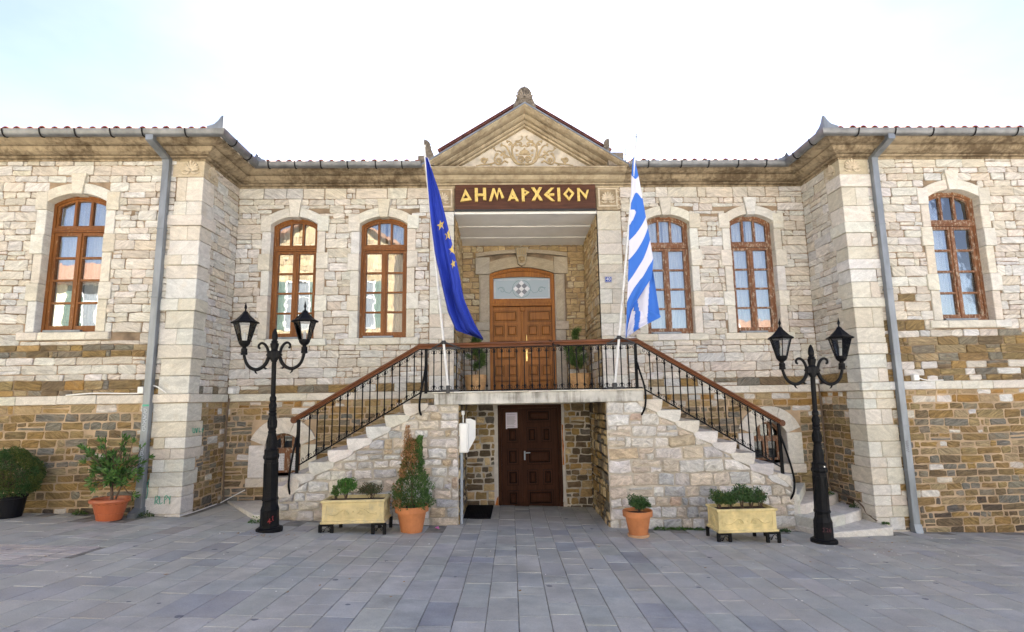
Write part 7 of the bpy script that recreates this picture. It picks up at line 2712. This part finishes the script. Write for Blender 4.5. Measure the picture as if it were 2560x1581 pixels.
cable([(-5.5, -1.345, g(-5.5, -1.345) + 0.015), (-5.47, -0.9, g(-5.4, -1.0) + 0.02), (-5.44, -0.35, g(-5.4, -0.5) + 0.03)], 0.009, 'plastic', 'white plastic conduit lying along the foot of the left corner pier')
cable([(-5.40, -0.30, g(-5.4, -0.3) + 0.04), (-5.25, -0.16, g(-5.2, -0.2) + 0.14), (-5.08, -0.1, g(-5.0, -0.1) + 0.24)], 0.008, 'plastic', 'loose end of white conduit sticking up at the left inner corner')
an = thing('aerial', 'thin metal aerial standing on the roof behind the striped flag', 'aerial', (2.12, 0.4, 6.72))
mb = MB(); mb.tube([(0, 0, -0.1), (0, 0, 0.42)], 0.007, 5); mb.tube([(-0.05, 0, 0.28), (0.05, 0, 0.28)], 0.004, 4); mb.build('mast', M['zinc'], an)
# green paint scrawls on the left corner pier
gs_ = thing('green_graffiti', 'small green spray painted scrawls on the left corner pier', 'graffiti', (-5.546, -1.27, 0.6))
mb = MB()
def scrawl(fr, u, v, w_, h_, pts):
    q = smooth_pts([(u + a * w_, v + b * h_) for a, b in pts], 3)
    mb.tube([fr.p(a, b, 0.0) for a, b in q], 0.0055, 4)
fsc = Frame((5.546 - 5.546 + 0.043, 0, -0.6), (0, 1, 0), (0, 0, 1), (1, 0, 0))
for k, pts in enumerate((((0, 1), (0.1, 0.2), (0.6, 0.1), (0.7, 0.9)), ((0, 0.8), (0.3, 0), (0.5, 0.9)), ((0, 0.9), (0.2, 0.1), (0.6, 0.2)), ((0, 0.5), (0.5, 0.8), (0.1, 0.1), (0.7, 0.1)))):
    scrawl(fsc, 0.14 + k * 0.09, 1.56, 0.09, 0.09, pts)
ff = Frame((0, -0.046, -0.6), (1, 0, 0), (0, 0, 1), (0, -1, 0))
for k, pts in enumerate((((0, 0), (0.1, 1), (0.9, 0.8), (0.3, 0.3), (1, 0)), ((0, 1), (0.2, 0), (0.8, 0.2)), ((0.2, 0), (0.3, 1), (1, 0.9), (0.4, 0.5)), ((0, 0.9), (0.5, 0.4), (0.5, 0), (0.5, 1)))):
    scrawl(ff, -0.36 + k * 0.065, 0.50, 0.06, 0.12, pts)
scrawl(ff, -0.50, 0.58, 0.06, 0.3, ((0, 0), (0.3, 0.4), (0, 0.7), (0.5, 1)))
mb.build('paint', M['green_paint'], gs_)

# ------------------------------------------------------------------ houses across the square (three mirrored in the windows, the last added for bounce light)
M['house_stone'] = stone_mat('far_house_stone', bump=0.6)
M['yellow_wall'] = plain('ochre_render', (0.74, 0.67, 0.47), 0.9, var=0.1)
M['cream_wall'] = plain('cream_render', (0.76, 0.73, 0.66), 0.9, var=0.1)  # both renders paled so the sunlit walls bounce more light
M['far_tile'] = plain('weathered_far_tile', (0.30, 0.165, 0.105), 0.85, var=0.3, scale=4)
M['green_shutter'] = plain('green_shutter', (0.07, 0.12, 0.095), 0.6, var=0.15)
M['dark_glass'] = plain('dark_far_glass', (0.16, 0.18, 0.2), 0.5, var=0.2)


def far_window(b, fr, u, v, w_, h_, shut):
    mb = MB(); ring_prism(mb, rect(u - w_ / 2 - 0.08, u + w_ / 2 + 0.08, v - 0.08, v + h_ + 0.08), rect(u - w_ / 2, u + w_ / 2, v, v + h_), fr, -0.05, 0.05)
    mb.prism(rect(u - 0.03, u + 0.03, v, v + h_), fr, -0.04, 0.03); mb.prism(rect(u - w_ / 2, u + w_ / 2, v + h_ * 0.65, v + h_ * 0.65 + 0.05), fr, -0.04, 0.028)
    f = mb.build('window', M['white'], b)
    mb = MB(); mb.prism(rect(u - w_ / 2, u + w_ / 2, v, v + h_), fr, -0.05, 0.004); mb.build('pane', M['dark_glass'], f)
    if shut:
        for sg in (-1, 1):
            a = u + sg * (w_ / 2 + 0.36)
            mb = MB(); mb.prism(rect(a - 0.3, a + 0.3, v - 0.05, v + h_ + 0.05), fr, 0.0, 0.06)
            for k in range(14):
                z = v + 0.05 + k * (h_ - 0.1) / 14
                mb.prism(rect(a - 0.25, a + 0.25, z, z + (h_ / 14) * 0.6), fr, 0.05, 0.08)
            mb.build('shutter', M['green_shutter'], f)


def far_house(x0, x1, yf, yb, eave, ridge, gable, wall_mat, label, wins, tints=None):
    cx = (x0 + x1) / 2
    gz = g(cx, yf) - 0.3
    b = thing('house', label, 'house', (cx, yf, gz))
    bk = Frame((0, 0, 0), (1, 0, 0), (0, 0, 1), (0, 1, 0))
    hw = (x1 - x0) / 2
    e, r_ = eave - gz, ridge - gz
    dpt = yb - yf
    mb = MB()
    if gable:
        fr = Frame((0, 0, 0), (1, 0, 0), (0, 0, 1), (0, 1, 0))
        mb.prism([(-hw, 0), (hw, 0), (hw, e), (0, r_), (-hw, e)], fr, dpt, 0.0)
    else:
        mb.box(-hw, hw, dpt, 0, 0, e)
    w = mb.build('wall', M[wall_mat], b)
    if tints:
        stn = masonry(-hw, hw, 0.3, r_ - 0.1, (0.2, 0.34), (0.3, 0.75), lambda u, v, q: (rng_pick(tints), 'house_stone'), [(u - w_ / 2 - 0.1, u + w_ / 2 + 0.1, v - 0.1, v + h_ + 0.1) for u, v, w_, h_, s in wins], [(-(r_ - e) / hw, 1, r_ - 0.1), ((r_ - e) / hw, 1, r_ - 0.1)], joint=0.03, proud=(0.01, 0.03))
        mb = MB()
        for s in stn: stone_into(mb, bk, s)
        mb.build('stone_courses', M['house_stone'], w)['kind'] = 'stuff'
    mb = MB()
    if gable:
        for sg in (-1, 1):
            vs = []
            for yy in (0.35, dpt - 0.3):
                vs += [(0, yy, r_ + 0.1), (sg * (hw + 0.35), yy, e + 0.1 - 0.35 * (r_ - e) / hw), (sg * (hw + 0.35), yy, e - 0.05 - 0.35 * (r_ - e) / hw), (0, yy, r_ - 0.05)]
            mb.add(vs, [(0, 1, 2, 3), (4, 7, 6, 5), (0, 4, 5, 1), (1, 5, 6, 2), (2, 6, 7, 3)])
    else:
        o_ = 0.4
        a, bb = [(-hw - o_, o_, e), (hw + o_, o_, e), (hw + o_, dpt - o_, e), (-hw - o_, dpt - o_, e)], [(-hw * 0.4, dpt / 2, r_), (hw * 0.4, dpt / 2, r_)]
        mb.add(a + bb, [(0, 1, 5, 4), (1, 2, 5), (2, 3, 4, 5), (3, 0, 4), (3, 2, 1, 0)])
    mb.build('roof', M['far_tile'], b)
    for (u, v, w_, h_, s) in wins:
        far_window(b, bk, u, v, w_, h_, s)
    return b


far_house(-12.3, -6.0, -17, -25, 10.0, 11.9, True, 'mortar_pink', 'sunlit stone house with a gable and green shutters across the square', [(-1.6, 5.0, 1.1, 2.3, True), (1.6, 5.0, 1.1, 2.3, True), (-1.6, 1.4, 1.1, 2.2, True), (1.6, 1.4, 1.1, 2.2, True)], [(0.50, 0.39, 0.22), (0.44, 0.34, 0.19), (0.55, 0.45, 0.28), (0.38, 0.29, 0.17)])
far_house(-26, -13.5, -13, -21, 6.6, 8.4, False, 'yellow_wall', 'low ochre house with a hipped tile roof across the square', [(-4, 3.8, 1.1, 1.8, True), (0, 3.8, 1.1, 1.8, True), (4, 3.8, 1.1, 1.8, True)])
h3 = far_house(7.5, 17, -14, -22, 3.9, 5.9, False, 'cream_wall', 'low cream house with an orange tiled hipped roof across the square', [(-3, 1.4, 1.2, 1.5, False), (0, 1.4, 1.2, 1.5, False), (3, 1.4, 1.2, 1.5, False)])
far_house(-5.2, 6.6, -27, -36, 8.6, 10.6, False, 'cream_wall', 'unseen tall cream house with a hipped roof, added to bounce sunlight onto the facade', [(-3.5, 5.4, 1.1, 1.8, True), (0, 5.4, 1.1, 1.8, True), (3.5, 5.4, 1.1, 1.8, True), (-3.5, 1.6, 1.1, 2.0, True), (0, 1.3, 1.2, 2.4, False), (3.5, 1.6, 1.1, 2.0, True)])  # fills the gap in the row to bounce light onto the hall
sd = thing('satellite_dish', 'white satellite dish standing on the low cream house', 'satellite dish', (10.3, -15.2, 4.4))
mb = MB(); mb.lathe([(0.01, 0.0), (0.25, 0.03), (0.45, 0.12), (0.46, 0.125), (0.25, 0.045), (0.01, 0.02)], (0, 0, 0.9), 18, tilt=Matrix.Rotation(R(-70), 3, 'X')); mb.build('dish', M['white'], sd)
mb = MB(); mb.tube([(0, 0, -0.3), (0, 0, 0.85)], 0.03, 6); mb.build('mast', M['zinc'], sd)

# grit, crumbs of plaster and dry leaves on the paving
mb = MB()
for i in range(150):
    if i < 60: x, y = 4.3 + rng.gauss(0, 1.0), -2.6 + rng.gauss(0, 0.55)
    elif i < 85: x, y = -3.85 + rng.gauss(0, 0.22), -2.42 + rng.gauss(0, 0.06)
    else: x, y = rr(-6, 7), rr(-5.4, -1.5)
    if y > -1.5: continue
    z = g(x, y)
    leafy = i % 4 == 0 or 60 <= i < 85
    k = rr(0.006, 0.014) * (1.6 if leafy else 1.0)
    a = rr(0, PI)
    c = jit((0.35, 0.2, 0.07) if leafy else (0.75, 0.73, 0.68), 0.2)
    pts = [(x + math.cos(a + t) * k * q, y + math.sin(a + t) * k * q, z + 0.001) for t, q in ((0, 1.4), (1.5, 0.8), (3.1, 1.2), (4.6, 0.7))]
    top = [(p[0] * 0.5 + x * 0.5, p[1] * 0.5 + y * 0.5, z + (0.006 if not leafy else 0.004)) for p in pts]
    mb.add(pts + top, [(0, 1, 5, 4), (1, 2, 6, 5), (2, 3, 7, 6), (3, 0, 4, 7), (4, 5, 6, 7)], c)
gr_ = mb.build('paving_litter', M['leaf'])
tag(gr_, 'scattered crumbs of plaster and dry leaves on the paving', kind='stuff')
